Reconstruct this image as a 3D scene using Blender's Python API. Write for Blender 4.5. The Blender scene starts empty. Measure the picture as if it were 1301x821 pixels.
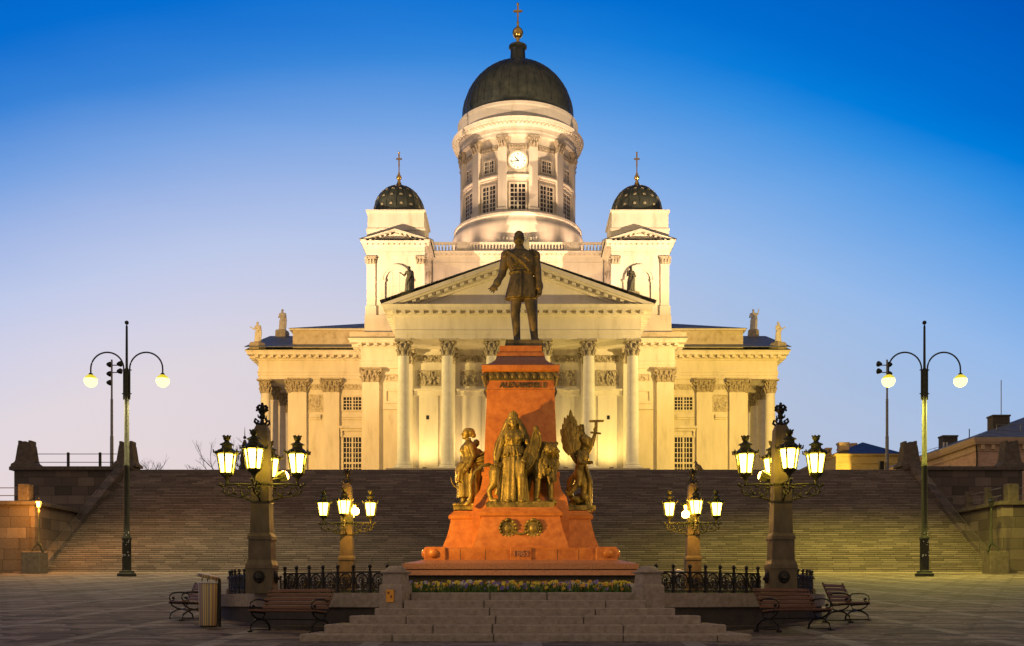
import bpy, bmesh, math, random
from math import sin, cos, pi, radians, sqrt, atan2
from mathutils import Vector, Matrix, Euler

random.seed(7)
SC = bpy.context.scene
COL = SC.collection

# ------------------------------------------------------------------ camera
EYE = 1.7
cam_d = bpy.data.cameras.new("camera")
cam = bpy.data.objects.new("camera", cam_d)
COL.objects.link(cam)
cam.location = (-0.1, 0, EYE)
cam.rotation_euler = (radians(90), 0, 0)
cam_d.sensor_width = 36.0
cam_d.lens = 1316 / 1301 * 36.0
cam_d.shift_x = -0.005
cam_d.shift_y = (763 - 410.5) / 1301
cam_d.clip_start = 0.1
cam_d.clip_end = 3000
SC.camera = cam

# ------------------------------------------------------------------ dusk sky
def srgb(r, g, b):
    f = lambda c: (c / 255 / 12.92) if c / 255 <= 0.04045 else ((c / 255 + 0.055) / 1.055) ** 2.4
    return (f(r), f(g), f(b), 1)

W = bpy.data.worlds.new("World")
SC.world = W
W.use_nodes = True
nt = W.node_tree
bg = nt.nodes["Background"]
tc = nt.nodes.new("ShaderNodeTexCoord")
sx = nt.nodes.new("ShaderNodeSeparateXYZ")
nt.links.new(tc.outputs["Generated"], sx.inputs[0])
# brightness falls with height and towards both sides of the glow
ax_ = nt.nodes.new("ShaderNodeMath"); ax_.operation = 'ADD'; ax_.inputs[1].default_value = 0.058
nt.links.new(sx.outputs["X"], ax_.inputs[0])
a2_ = nt.nodes.new("ShaderNodeMath"); a2_.operation = 'POWER'; a2_.inputs[1].default_value = 2.0
ab_ = nt.nodes.new("ShaderNodeMath"); ab_.operation = 'ABSOLUTE'
nt.links.new(ax_.outputs[0], ab_.inputs[0]); nt.links.new(ab_.outputs[0], a2_.inputs[0])
el_ = nt.nodes.new("ShaderNodeMath"); el_.operation = 'MULTIPLY_ADD'; el_.inputs[1].default_value = 0.6
nt.links.new(a2_.outputs[0], el_.inputs[0]); nt.links.new(sx.outputs["Z"], el_.inputs[2])
# faint, stretched unevenness of the haze
mpw = nt.nodes.new("ShaderNodeMapping"); mpw.inputs["Scale"].default_value = (1.2, 1.2, 7.0)
nt.links.new(tc.outputs["Generated"], mpw.inputs[0])
nzw = nt.nodes.new("ShaderNodeTexNoise"); nzw.inputs["Scale"].default_value = 2.2; nzw.inputs["Detail"].default_value = 5
nt.links.new(mpw.outputs[0], nzw.inputs["Vector"])
e2_ = nt.nodes.new("ShaderNodeMath"); e2_.operation = 'MULTIPLY_ADD'; e2_.inputs[1].default_value = 0.022
nt.links.new(nzw.outputs["Fac"], e2_.inputs[0]); nt.links.new(el_.outputs[0], e2_.inputs[2])
def sky_ramp(stops):
    r = nt.nodes.new("ShaderNodeValToRGB")
    e = r.color_ramp.elements
    while len(e) < len(stops):
        e.new(0.5)
    for el, (p, c) in zip(e, stops):
        el.position = min(1.0, p + 0.022)
        el.color = srgb(*c)
    nt.links.new(e2_.outputs[0], r.inputs[0])
    return r
west = sky_ramp([(0.0, (230, 206, 198)), (0.12, (232, 214, 213)), (0.23, (226, 216, 222)), (0.27, (214, 211, 229)), (0.32, (193, 203, 234)), (0.37, (162, 184, 230)),
                 (0.41, (122, 164, 226)), (0.456, (58, 132, 216)), (0.50, (4, 110, 208)), (0.59, (0, 86, 186)), (0.72, (8, 48, 104)), (0.985, (8, 24, 46))])
east = sky_ramp([(0.0, (196, 190, 200)), (0.12, (186, 192, 212)), (0.24, (174, 192, 222)), (0.30, (162, 189, 228)), (0.336, (150, 186, 234)), (0.40, (106, 165, 231)),
                 (0.446, (54, 144, 226)), (0.474, (0, 124, 218)), (0.50, (0, 109, 207)), (0.59, (0, 80, 181)), (0.72, (8, 46, 102)), (0.985, (8, 24, 46))])
mr = nt.nodes.new("ShaderNodeMapRange")
mr.inputs["From Min"].default_value = -0.42
mr.inputs["From Max"].default_value = 0.36
mr.interpolation_type = 'SMOOTHSTEP'
nt.links.new(sx.outputs["X"], mr.inputs["Value"])
mx = nt.nodes.new("ShaderNodeMix")
mx.data_type = 'RGBA'
nt.links.new(mr.outputs[0], mx.inputs[0])
nt.links.new(west.outputs[0], mx.inputs[6])
nt.links.new(east.outputs[0], mx.inputs[7])
# unseen sky behind the camera, raised bright and warm to light steps and ground
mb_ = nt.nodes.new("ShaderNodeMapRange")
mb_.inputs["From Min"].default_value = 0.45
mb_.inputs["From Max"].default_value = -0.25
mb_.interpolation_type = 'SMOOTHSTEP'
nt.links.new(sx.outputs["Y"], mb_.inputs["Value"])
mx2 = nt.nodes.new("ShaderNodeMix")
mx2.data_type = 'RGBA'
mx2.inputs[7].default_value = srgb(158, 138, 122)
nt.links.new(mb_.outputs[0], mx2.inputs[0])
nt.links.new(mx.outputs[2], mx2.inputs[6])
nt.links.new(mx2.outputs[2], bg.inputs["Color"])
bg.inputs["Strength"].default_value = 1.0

# last glow of the set sun: one broad, weak lamp low in the west
sun_d = bpy.data.lights.new("sun", 'SUN')
sun_d.energy = 0.12
sun_d.angle = radians(40)
sun_d.color = (1.0, 0.82, 0.78)
sun = bpy.data.objects.new("sun", sun_d)
COL.objects.link(sun)
sun.rotation_euler = (radians(68), 0, radians(-60))

SC.view_settings.view_transform = 'Standard'
SC.view_settings.look = 'None'
SC.view_settings.gamma = 1
SC.view_settings.exposure = 0.0
SC.render.engine = 'CYCLES'
SC.cycles.max_bounces = 5
SC.cycles.diffuse_bounces = 3
SC.cycles.glossy_bounces = 3
SC.cycles.sample_clamp_indirect = 4
SC.cycles.use_light_tree = True

# light levels in one place
L_WEST, L_EAST = 27500, 25500      # floodlight masts (W)
L_DRUM = 2300                      # roof floods round the drum
L_MONU = 1900                      # sodium floods on the lamp pillars
L_LANT = 16                        # each lantern
L_GLOBE = 7000                      # each globe of the double street lamps

# ------------------------------------------------------------------ materials
def new_mat(name):
    m = bpy.data.materials.new(name)
    m.use_nodes = True
    return m, m.node_tree, m.node_tree.nodes["Principled BSDF"]

def N(t, kind, **kw):
    n = t.nodes.new(kind)
    for k, v in kw.items():
        setattr(n, k, v)
    return n

def ramp(t, fac, stops):
    r = N(t, "ShaderNodeValToRGB")
    e = r.color_ramp.elements
    while len(e) < len(stops):
        e.new(0.5)
    for el, (p, c) in zip(e, stops):
        el.position = p
        el.color = (*c, 1)
    t.links.new(fac, r.inputs[0])
    return r

def surface(name, stops, scale=4, detail=6, rough=0.7, bump=0.15, bscale=30, metal=0.0, bdist=0.02, stretch=(1, 1, 1), spec=0.5):
    """mottled surface: noise through a colour ramp + fine bump, in object space"""
    m, t, b = new_mat(name)
    tc = N(t, "ShaderNodeTexCoord")
    mp = N(t, "ShaderNodeMapping")
    mp.inputs["Scale"].default_value = stretch
    t.links.new(tc.outputs["Object"], mp.inputs[0])
    n = N(t, "ShaderNodeTexNoise")
    n.inputs["Scale"].default_value = scale
    n.inputs["Detail"].default_value = detail
    n.inputs["Roughness"].default_value = 0.65
    t.links.new(mp.outputs[0], n.inputs["Vector"])
    r = ramp(t, n.outputs["Fac"], stops)
    t.links.new(r.outputs[0], b.inputs["Base Color"])
    b.inputs["Roughness"].default_value = rough
    b.inputs["Metallic"].default_value = metal
    b.inputs["Specular IOR Level"].default_value = spec
    if bump:
        n2 = N(t, "ShaderNodeTexNoise")
        n2.inputs["Scale"].default_value = bscale
        n2.inputs["Detail"].default_value = 4
        t.links.new(tc.outputs["Object"], n2.inputs["Vector"])
        bp = N(t, "ShaderNodeBump")
        bp.inputs["Strength"].default_value = bump
        bp.inputs["Distance"].default_value = bdist
        t.links.new(n2.outputs["Fac"], bp.inputs["Height"])
        t.links.new(bp.outputs[0], b.inputs["Normal"])
    return m

def emitter(name, col, strength):
    m, t, b = new_mat(name)
    b.inputs["Base Color"].default_value = (*col, 1)
    b.inputs["Emission Color"].default_value = (*col, 1)
    b.inputs["Emission Strength"].default_value = strength
    return m

def blocks(name, stops, bw, bh, mortar=0.012, axes='XZ', rough=0.8, bump=0.5, mcol=(0.02, 0.018, 0.016), off=0.5, squash=1.0, speck=6):
    """coursed stone: brick texture on two object axes, colour varied block by block and by noise"""
    m, t, b = new_mat(name)
    tc = N(t, "ShaderNodeTexCoord")
    sp = N(t, "ShaderNodeSeparateXYZ")
    t.links.new(tc.outputs["Object"], sp.inputs[0])
    cb = N(t, "ShaderNodeCombineXYZ")
    if axes == 'SUM':      # walls that run either way
        ad = N(t, "ShaderNodeMath", operation='ADD')
        t.links.new(sp.outputs["X"], ad.inputs[0])
        t.links.new(sp.outputs["Y"], ad.inputs[1])
        t.links.new(ad.outputs[0], cb.inputs[0])
    else:
        t.links.new(sp.outputs[axes[0]], cb.inputs[0])
    t.links.new(sp.outputs["Z"], cb.inputs[1])
    br = N(t, "ShaderNodeTexBrick")
    br.offset = off
    br.squash = squash
    br.inputs["Color1"].default_value = (0, 0, 0, 1)
    br.inputs["Color2"].default_value = (1, 1, 1, 1)
    br.inputs["Mortar"].default_value = (0.5, 0.5, 0.5, 1)
    br.inputs["Scale"].default_value = 1
    br.inputs["Mortar Size"].default_value = mortar
    br.inputs["Mortar Smooth"].default_value = 0.2
    br.inputs["Brick Width"].default_value = bw
    br.inputs["Row Height"].default_value = bh
    t.links.new(cb.outputs[0], br.inputs["Vector"])
    n = N(t, "ShaderNodeTexNoise")
    n.inputs["Scale"].default_value = 0.35
    n.inputs["Detail"].default_value = 8
    n.inputs["Roughness"].default_value = 0.7
    t.links.new(tc.outputs["Object"], n.inputs["Vector"])
    mixv = N(t, "ShaderNodeMix", data_type='FLOAT')
    mixv.inputs[0].default_value = 0.5
    t.links.new(br.outputs["Color"], mixv.inputs[2])
    t.links.new(n.outputs["Fac"], mixv.inputs[3])
    r = ramp(t, mixv.outputs[0], stops)
    mc = N(t, "ShaderNodeMix", data_type='RGBA')
    mc.inputs[7].default_value = (*mcol, 1)
    t.links.new(br.outputs["Fac"], mc.inputs[0])
    t.links.new(r.outputs[0], mc.inputs[6])
    t.links.new(mc.outputs[2], b.inputs["Base Color"])
    b.inputs["Roughness"].default_value = rough
    n2 = N(t, "ShaderNodeTexNoise")
    n2.inputs["Scale"].default_value = speck
    n2.inputs["Detail"].default_value = 6
    t.links.new(tc.outputs["Object"], n2.inputs["Vector"])
    sub = N(t, "ShaderNodeMath", operation='SUBTRACT')
    t.links.new(n2.outputs["Fac"], sub.inputs[0])
    t.links.new(br.outputs["Fac"], sub.inputs[1])
    bp = N(t, "ShaderNodeBump")
    bp.inputs["Strength"].default_value = bump
    bp.inputs["Distance"].default_value = 0.04
    t.links.new(sub.outputs[0], bp.inputs["Height"])
    t.links.new(bp.outputs[0], b.inputs["Normal"])
    return m

def courses(name, stops, w, h, rough=0.8, joint=0.012, axes='X', z0=0.0, jdark=0.35, bump=0.4, grime=0.5, zshade=None):
    """random ashlar: each course shifts its stones at random, each stone has a tone of its own"""
    m, t, b = new_mat(name)
    tc = N(t, "ShaderNodeTexCoord")
    sp = N(t, "ShaderNodeSeparateXYZ"); t.links.new(tc.outputs["Object"], sp.inputs[0])
    def mth(op, a, bb=None, c=None):
        n = N(t, "ShaderNodeMath", operation=op)
        for i, v in enumerate((a, bb, c)):
            if v is None: continue
            if isinstance(v, (int, float)): n.inputs[i].default_value = v
            else: t.links.new(v, n.inputs[i])
        return n.outputs[0]
    X = sp.outputs["X"] if axes == 'X' else mth('ADD', sp.outputs["X"], sp.outputs["Y"])
    zr = mth('DIVIDE', mth('SUBTRACT', sp.outputs["Z"], z0), h)
    row = mth('FLOOR', zr); zf = mth('FRACT', zr)
    w1 = N(t, "ShaderNodeTexWhiteNoise", noise_dimensions='1D'); t.links.new(row, w1.inputs["W"])
    xs = mth('MULTIPLY_ADD', w1.outputs["Value"], 37.0, mth('DIVIDE', X, w))
    cell = mth('FLOOR', xs); xf = mth('FRACT', xs)
    cv = N(t, "ShaderNodeCombineXYZ"); t.links.new(cell, cv.inputs[0]); t.links.new(row, cv.inputs[1])
    w2 = N(t, "ShaderNodeTexWhiteNoise", noise_dimensions='2D'); t.links.new(cv.outputs[0], w2.inputs["Vector"])
    n = N(t, "ShaderNodeTexNoise"); n.inputs["Scale"].default_value = 0.22; n.inputs["Detail"].default_value = 9; n.inputs["Roughness"].default_value = 0.72
    t.links.new(tc.outputs["Object"], n.inputs["Vector"])
    mixv = N(t, "ShaderNodeMix", data_type='FLOAT'); mixv.inputs[0].default_value = grime
    t.links.new(w2.outputs["Value"], mixv.inputs[2]); t.links.new(n.outputs["Fac"], mixv.inputs[3])
    r = ramp(t, mixv.outputs[0], stops)
    j = mth('MAXIMUM', mth('LESS_THAN', xf, joint / w), mth('LESS_THAN', zf, (zshade or joint) / h))
    mc = N(t, "ShaderNodeMix", data_type='RGBA', blend_type='MULTIPLY'); mc.inputs[7].default_value = (jdark, jdark, jdark, 1)
    t.links.new(j, mc.inputs[0]); t.links.new(r.outputs[0], mc.inputs[6])
    t.links.new(mc.outputs[2], b.inputs["Base Color"]); b.inputs["Roughness"].default_value = rough
    n2 = N(t, "ShaderNodeTexNoise"); n2.inputs["Scale"].default_value = 5; n2.inputs["Detail"].default_value = 6
    t.links.new(tc.outputs["Object"], n2.inputs["Vector"])
    bp = N(t, "ShaderNodeBump"); bp.inputs["Strength"].default_value = bump; bp.inputs["Distance"].default_value = 0.05
    t.links.new(mth('SUBTRACT', n2.outputs["Fac"], j), bp.inputs["Height"]); t.links.new(bp.outputs[0], b.inputs["Normal"])
    return m

M = {}
M['plaster'] = surface('cream plaster', [(0.28, (0.50, 0.45, 0.36)), (0.42, (0.68, 0.63, 0.53)), (0.55, (0.73, 0.68, 0.58)), (0.72, (0.79, 0.74, 0.64))], scale=1.0, detail=12, rough=0.85, bump=0.14, bscale=9, stretch=(1, 1, 0.22))
M['white_stone'] = surface('pale column stone', [(0.3, (0.64, 0.61, 0.56)), (0.7, (0.80, 0.77, 0.72))], scale=1.4, detail=8, rough=0.75, bump=0.1, bscale=12)
M['ornament'] = surface('weathered ornament', [(0.32, (0.20, 0.165, 0.11)), (0.55, (0.46, 0.40, 0.30)), (0.75, (0.66, 0.60, 0.48))], scale=5, detail=6, rough=0.85, bump=0.5, bscale=14, bdist=0.06)
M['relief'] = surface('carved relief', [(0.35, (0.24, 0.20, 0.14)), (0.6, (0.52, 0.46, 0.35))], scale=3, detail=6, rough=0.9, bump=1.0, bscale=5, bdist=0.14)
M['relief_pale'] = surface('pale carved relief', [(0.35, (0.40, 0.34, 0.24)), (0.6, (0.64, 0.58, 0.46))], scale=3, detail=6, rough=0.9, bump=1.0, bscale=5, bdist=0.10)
M['attic'] = surface('weathered attic render', [(0.30, (0.36, 0.29, 0.17)), (0.45, (0.56, 0.48, 0.34)), (0.65, (0.66, 0.58, 0.44))], scale=1.3, detail=10, rough=0.9, bump=0.2)
def seams(name, c0, c1, period, axis, rough=0.4, metal=0.5):
    m, t, b = new_mat(name)
    tc = N(t, "ShaderNodeTexCoord")
    w = N(t, "ShaderNodeTexWave", wave_type='BANDS', bands_direction=axis, wave_profile='SIN')
    w.inputs["Scale"].default_value = 0.314 / period
    w.inputs["Distortion"].default_value = 0
    t.links.new(tc.outputs["Object"], w.inputs["Vector"])
    n = N(t, "ShaderNodeTexNoise")
    n.inputs["Scale"].default_value = 1.2
    n.inputs["Detail"].default_value = 6
    t.links.new(tc.outputs["Object"], n.inputs["Vector"])
    r = ramp(t, n.outputs["Fac"], [(0.3, c0), (0.7, c1)])
    t.links.new(r.outputs[0], b.inputs["Base Color"])
    b.inputs["Roughness"].default_value = rough
    b.inputs["Metallic"].default_value = metal
    pw = N(t, "ShaderNodeMath", operation='POWER')
    pw.inputs[1].default_value = 12
    t.links.new(w.outputs["Fac"], pw.inputs[0])
    bp = N(t, "ShaderNodeBump")
    bp.inputs["Strength"].default_value = 0.8
    bp.inputs["Distance"].default_value = 0.06
    t.links.new(pw.outputs[0], bp.inputs["Height"])
    t.links.new(bp.outputs[0], b.inputs["Normal"])
    return m
M['roof'] = seams('blue grey sheet roof', (0.10, 0.12, 0.16), (0.18, 0.21, 0.26), 0.6, 'X', 0.55, 0.15)
M['roof_dark'] = seams('dark sheet roof', (0.05, 0.055, 0.065), (0.09, 0.10, 0.115), 0.6, 'X')
M['flash'] = surface('green copper flashing', [(0.3, (0.03, 0.038, 0.022)), (0.7, (0.075, 0.085, 0.05))], scale=1.5, rough=0.7, bump=0.1)
M['copper'] = surface('dark patinated copper', [(0.3, (0.030, 0.040, 0.035)), (0.55, (0.070, 0.082, 0.066)), (0.72, (0.12, 0.125, 0.09))], scale=0.9, detail=8, rough=0.34, bump=0.12, bscale=6, metal=0.3)
M['gold'] = surface('gilding', [(0.3, (0.55, 0.34, 0.08)), (0.7, (0.85, 0.58, 0.18))], scale=6, rough=0.28, bump=0.1, metal=1.0)
M['star'] = surface('worn gilt star', [(0.3, (0.34, 0.30, 0.20)), (0.7, (0.54, 0.48, 0.34))], scale=6, rough=0.5, bump=0, metal=0.1)
M['glass'] = surface('dark window glass', [(0.3, (0.012, 0.013, 0.018)), (0.7, (0.03, 0.03, 0.035))], scale=1.1, rough=0.12, bump=0.04, bscale=2)
M['frame'] = surface('painted window frame', [(0.3, (0.60, 0.54, 0.42)), (0.7, (0.74, 0.68, 0.56))], scale=3, rough=0.6, bump=0.05)
M['clock'] = emitter('lit clock face', (1.0, 0.90, 0.60), 1.0)
M['black'] = surface('black cast iron', [(0.3, (0.010, 0.010, 0.009)), (0.7, (0.030, 0.027, 0.022))], scale=9, rough=0.42, bump=0.25, bscale=40, metal=0.4)
M['iron_green'] = surface('dark green lantern iron', [(0.3, (0.025, 0.028, 0.012)), (0.7, (0.085, 0.085, 0.035))], scale=12, rough=0.45, bump=0.25, bscale=60, metal=0.4)
M['pole'] = surface('grey green pole paint', [(0.3, (0.032, 0.035, 0.028)), (0.7, (0.056, 0.059, 0.048))], scale=4, rough=0.75, spec=0.2, bump=0.1)
M['rail'] = surface('dark worn rail', [(0.3, (0.05, 0.048, 0.045)), (0.7, (0.09, 0.085, 0.08))], scale=5, rough=0.6, bump=0.1)
M['steel'] = surface('dull steel', [(0.3, (0.16, 0.16, 0.16)), (0.7, (0.26, 0.26, 0.25))], scale=5, rough=0.45, bump=0.1, metal=0.6)
M['bronze'] = surface('dark bronze', [(0.28, (0.022, 0.024, 0.012)), (0.42, (0.13, 0.11, 0.034)), (0.58, (0.31, 0.25, 0.07)), (0.78, (0.12, 0.13, 0.055))], scale=3.2, detail=9, rough=0.46, bump=0.45, bscale=22, metal=0.45, bdist=0.03, stretch=(1, 1, 0.5))
M['bronze_dark'] = surface('green black bronze', [(0.30, (0.022, 0.030, 0.024)), (0.45, (0.085, 0.078, 0.045)), (0.58, (0.21, 0.17, 0.08)), (0.72, (0.085, 0.12, 0.09))], scale=2.6, detail=10, rough=0.5, bump=0.4, bscale=18, metal=0.4, bdist=0.03, stretch=(1, 1, 0.5))
M['zinc_dark'] = surface('dark weathered zinc', [(0.3, (0.10, 0.10, 0.085)), (0.7, (0.24, 0.225, 0.18))], scale=3, rough=0.7, bump=0.3, bscale=10)
M['zinc'] = surface('floodlit pale zinc', [(0.3, (0.62, 0.58, 0.49)), (0.7, (0.82, 0.78, 0.68))], scale=3, rough=0.7, bump=0.3, bscale=10)  # paler copy of the zinc; floodlight on the wing statues put into colour
M['red_granite'] = surface('polished red granite', [(0.28, (0.31, 0.100, 0.026)), (0.5, (0.45, 0.168, 0.040)), (0.72, (0.56, 0.235, 0.065))], scale=5, detail=12, rough=0.34, bump=0.02, bscale=50)
M['red_slab'] = surface('dull red granite slab', [(0.30, (0.22, 0.10, 0.07)), (0.5, (0.34, 0.17, 0.12)), (0.7, (0.42, 0.23, 0.17))], scale=22, detail=8, rough=0.45, bump=0.05, bscale=50)
M['granite'] = surface('worn brown grey granite', [(0.25, (0.20, 0.165, 0.135)), (0.5, (0.33, 0.275, 0.225)), (0.75, (0.44, 0.375, 0.31))], scale=9, detail=12, rough=0.75, bump=0.25, bscale=40, bdist=0.01)
M['granite_dark'] = surface('dark mottled granite', [(0.25, (0.035, 0.030, 0.026)), (0.75, (0.09, 0.075, 0.062))], scale=4, detail=10, rough=0.8, bump=0.35, bscale=16)  # granite in a much darker tone, mottled at random
M['granite_pillar'] = surface('brown pillar granite', [(0.25, (0.060, 0.048, 0.026)), (0.5, (0.115, 0.090, 0.048)), (0.75, (0.175, 0.135, 0.075))], scale=5, detail=12, rough=0.6, bump=0.15, bscale=40, stretch=(1, 1, 0.4))
M['ashlar'] = courses('granite ashlar', [(0.2, (0.060, 0.048, 0.042)), (0.45, (0.105, 0.084, 0.072)), (0.6, (0.135, 0.107, 0.09)), (0.85, (0.24, 0.19, 0.16))], 1.55, 0.84, joint=0.035, axes='SUM', z0=0.18, bump=0.6)
M['granite_wall'] = surface('dark wall granite', [(0.25, (0.055, 0.045, 0.038)), (0.5, (0.10, 0.082, 0.068)), (0.75, (0.15, 0.12, 0.10))], scale=3, detail=12, rough=0.8, bump=0.3, bscale=20)  # darker granite tone for copings, pillars and blocks
M['stair'] = courses('granite stair blocks', [(0.10, (0.130, 0.108, 0.099)), (0.42, (0.195, 0.162, 0.148)), (0.62, (0.245, 0.203, 0.185)), (0.95, (0.38, 0.315, 0.285))], 1.25, (13.94 - (-0.03 + 0.0479 * 80) - 0.1) / 58, joint=0.03, z0=0.1, jdark=0.18, zshade=0.07)  # wide dark line on each riser: shade of the nosing put into colour
M['pink_wall'] = blocks('pale pink brick wall', [(0.3, (0.46, 0.29, 0.21)), (0.7, (0.58, 0.38, 0.28))], 0.5, 0.16, mortar=0.012, axes='SUM', bump=0.2, mcol=(0.34, 0.25, 0.2))
M['pink_trim'] = surface('pale sandstone trim', [(0.3, (0.42, 0.30, 0.20)), (0.7, (0.54, 0.40, 0.28))], scale=2, rough=0.8)
M['yellow_wall'] = surface('yellow render', [(0.3, (0.52, 0.38, 0.13)), (0.7, (0.64, 0.48, 0.18))], scale=1, rough=0.85)
M['wood'] = surface('reddish varnished bench slat', [(0.3, (0.10, 0.050, 0.033)), (0.7, (0.23, 0.125, 0.085))], scale=4, detail=8, rough=0.65, bump=0.2, bscale=30, stretch=(0.3, 8, 8), spec=0.15)
M['bark'] = surface('dark bark', [(0.3, (0.035, 0.028, 0.024)), (0.7, (0.075, 0.06, 0.05))], scale=8, rough=0.9, bump=0.5)
M['soil'] = surface('dark soil', [(0.3, (0.015, 0.012, 0.008)), (0.7, (0.045, 0.035, 0.022))], scale=9, rough=0.95, bump=0.8)
M['leaf'] = surface('pansy leaf', [(0.3, (0.045, 0.10, 0.018)), (0.7, (0.11, 0.20, 0.04))], scale=12, rough=0.55, bump=0)
M['lawn'] = surface('grass blade', [(0.3, (0.05, 0.085, 0.018)), (0.7, (0.10, 0.16, 0.035))], scale=5, rough=0.7, bump=0)
for nm, c in (('yellow', (0.85, 0.66, 0.05)), ('orange', (0.80, 0.40, 0.07)), ('violet', (0.25, 0.18, 0.52)), ('pale', (0.65, 0.62, 0.58))):
    M['petal_' + nm] = surface(nm + ' petal', [(0.3, tuple(x * 0.75 for x in c)), (0.7, c)], scale=30, rough=0.6, bump=0)
M['lit'] = emitter('lantern glass', (1.0, 0.67, 0.06), 34.0)
M['globe'] = emitter('lamp globe', (1.0, 0.80, 0.16), 4.2)
M['globe_top'] = emitter('shaded globe cap', (0.85, 0.72, 0.05), 0.75)
M['sodium'] = emitter('sodium flood lens', (1.0, 0.46, 0.08), 60.0)
M['small_lit'] = emitter('small orange lamp', (1.0, 0.50, 0.08), 3.0)
M['plate'] = surface('orange notice plate', [(0.3, (0.80, 0.36, 0.03)), (0.7, (0.90, 0.42, 0.04))], scale=3, rough=0.5, bump=0)
M['plate_ink'] = surface('notice print', [(0.3, (0.20, 0.07, 0.02)), (0.7, (0.28, 0.10, 0.03))], scale=3, rough=0.6, bump=0)
M['feather'] = surface('grey feathers', [(0.35, (0.03, 0.034, 0.045)), (0.65, (0.10, 0.105, 0.13))], scale=14, rough=0.8, bump=0.3)
M['white_paint'] = surface('off white paint', [(0.3, (0.55, 0.54, 0.5)), (0.7, (0.70, 0.69, 0.66))], scale=4, rough=0.5)

# striped litter bin
def stripes():
    m, t, b = new_mat('striped bin wrap')
    tc = N(t, "ShaderNodeTexCoord")
    sp = N(t, "ShaderNodeSeparateXYZ")
    t.links.new(tc.outputs["Object"], sp.inputs[0])
    at = N(t, "ShaderNodeMath", operation='ARCTAN2')
    t.links.new(sp.outputs["Y"], at.inputs[0])
    t.links.new(sp.outputs["X"], at.inputs[1])
    mu = N(t, "ShaderNodeMath", operation='MULTIPLY')
    mu.inputs[1].default_value = 9.55
    t.links.new(at.outputs[0], mu.inputs[0])
    wn = N(t, "ShaderNodeTexWhiteNoise", noise_dimensions='1D')
    fl = N(t, "ShaderNodeMath", operation='FLOOR')
    t.links.new(mu.outputs[0], fl.inputs[0])
    t.links.new(fl.outputs[0], wn.inputs["W"])
    r = ramp(t, wn.outputs["Value"], [(0.0, (0.24, 0.21, 0.17)), (0.25, (0.60, 0.44, 0.12)), (0.45, (0.42, 0.21, 0.12)), (0.6, (0.68, 0.50, 0.18)), (0.8, (0.32, 0.29, 0.24)), (0.92, (0.54, 0.50, 0.16))])
    r.color_ramp.interpolation = 'CONSTANT'
    t.links.new(r.outputs[0], b.inputs["Base Color"])
    b.inputs["Roughness"].default_value = 0.45
    return m
M['stripes'] = stripes()

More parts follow.
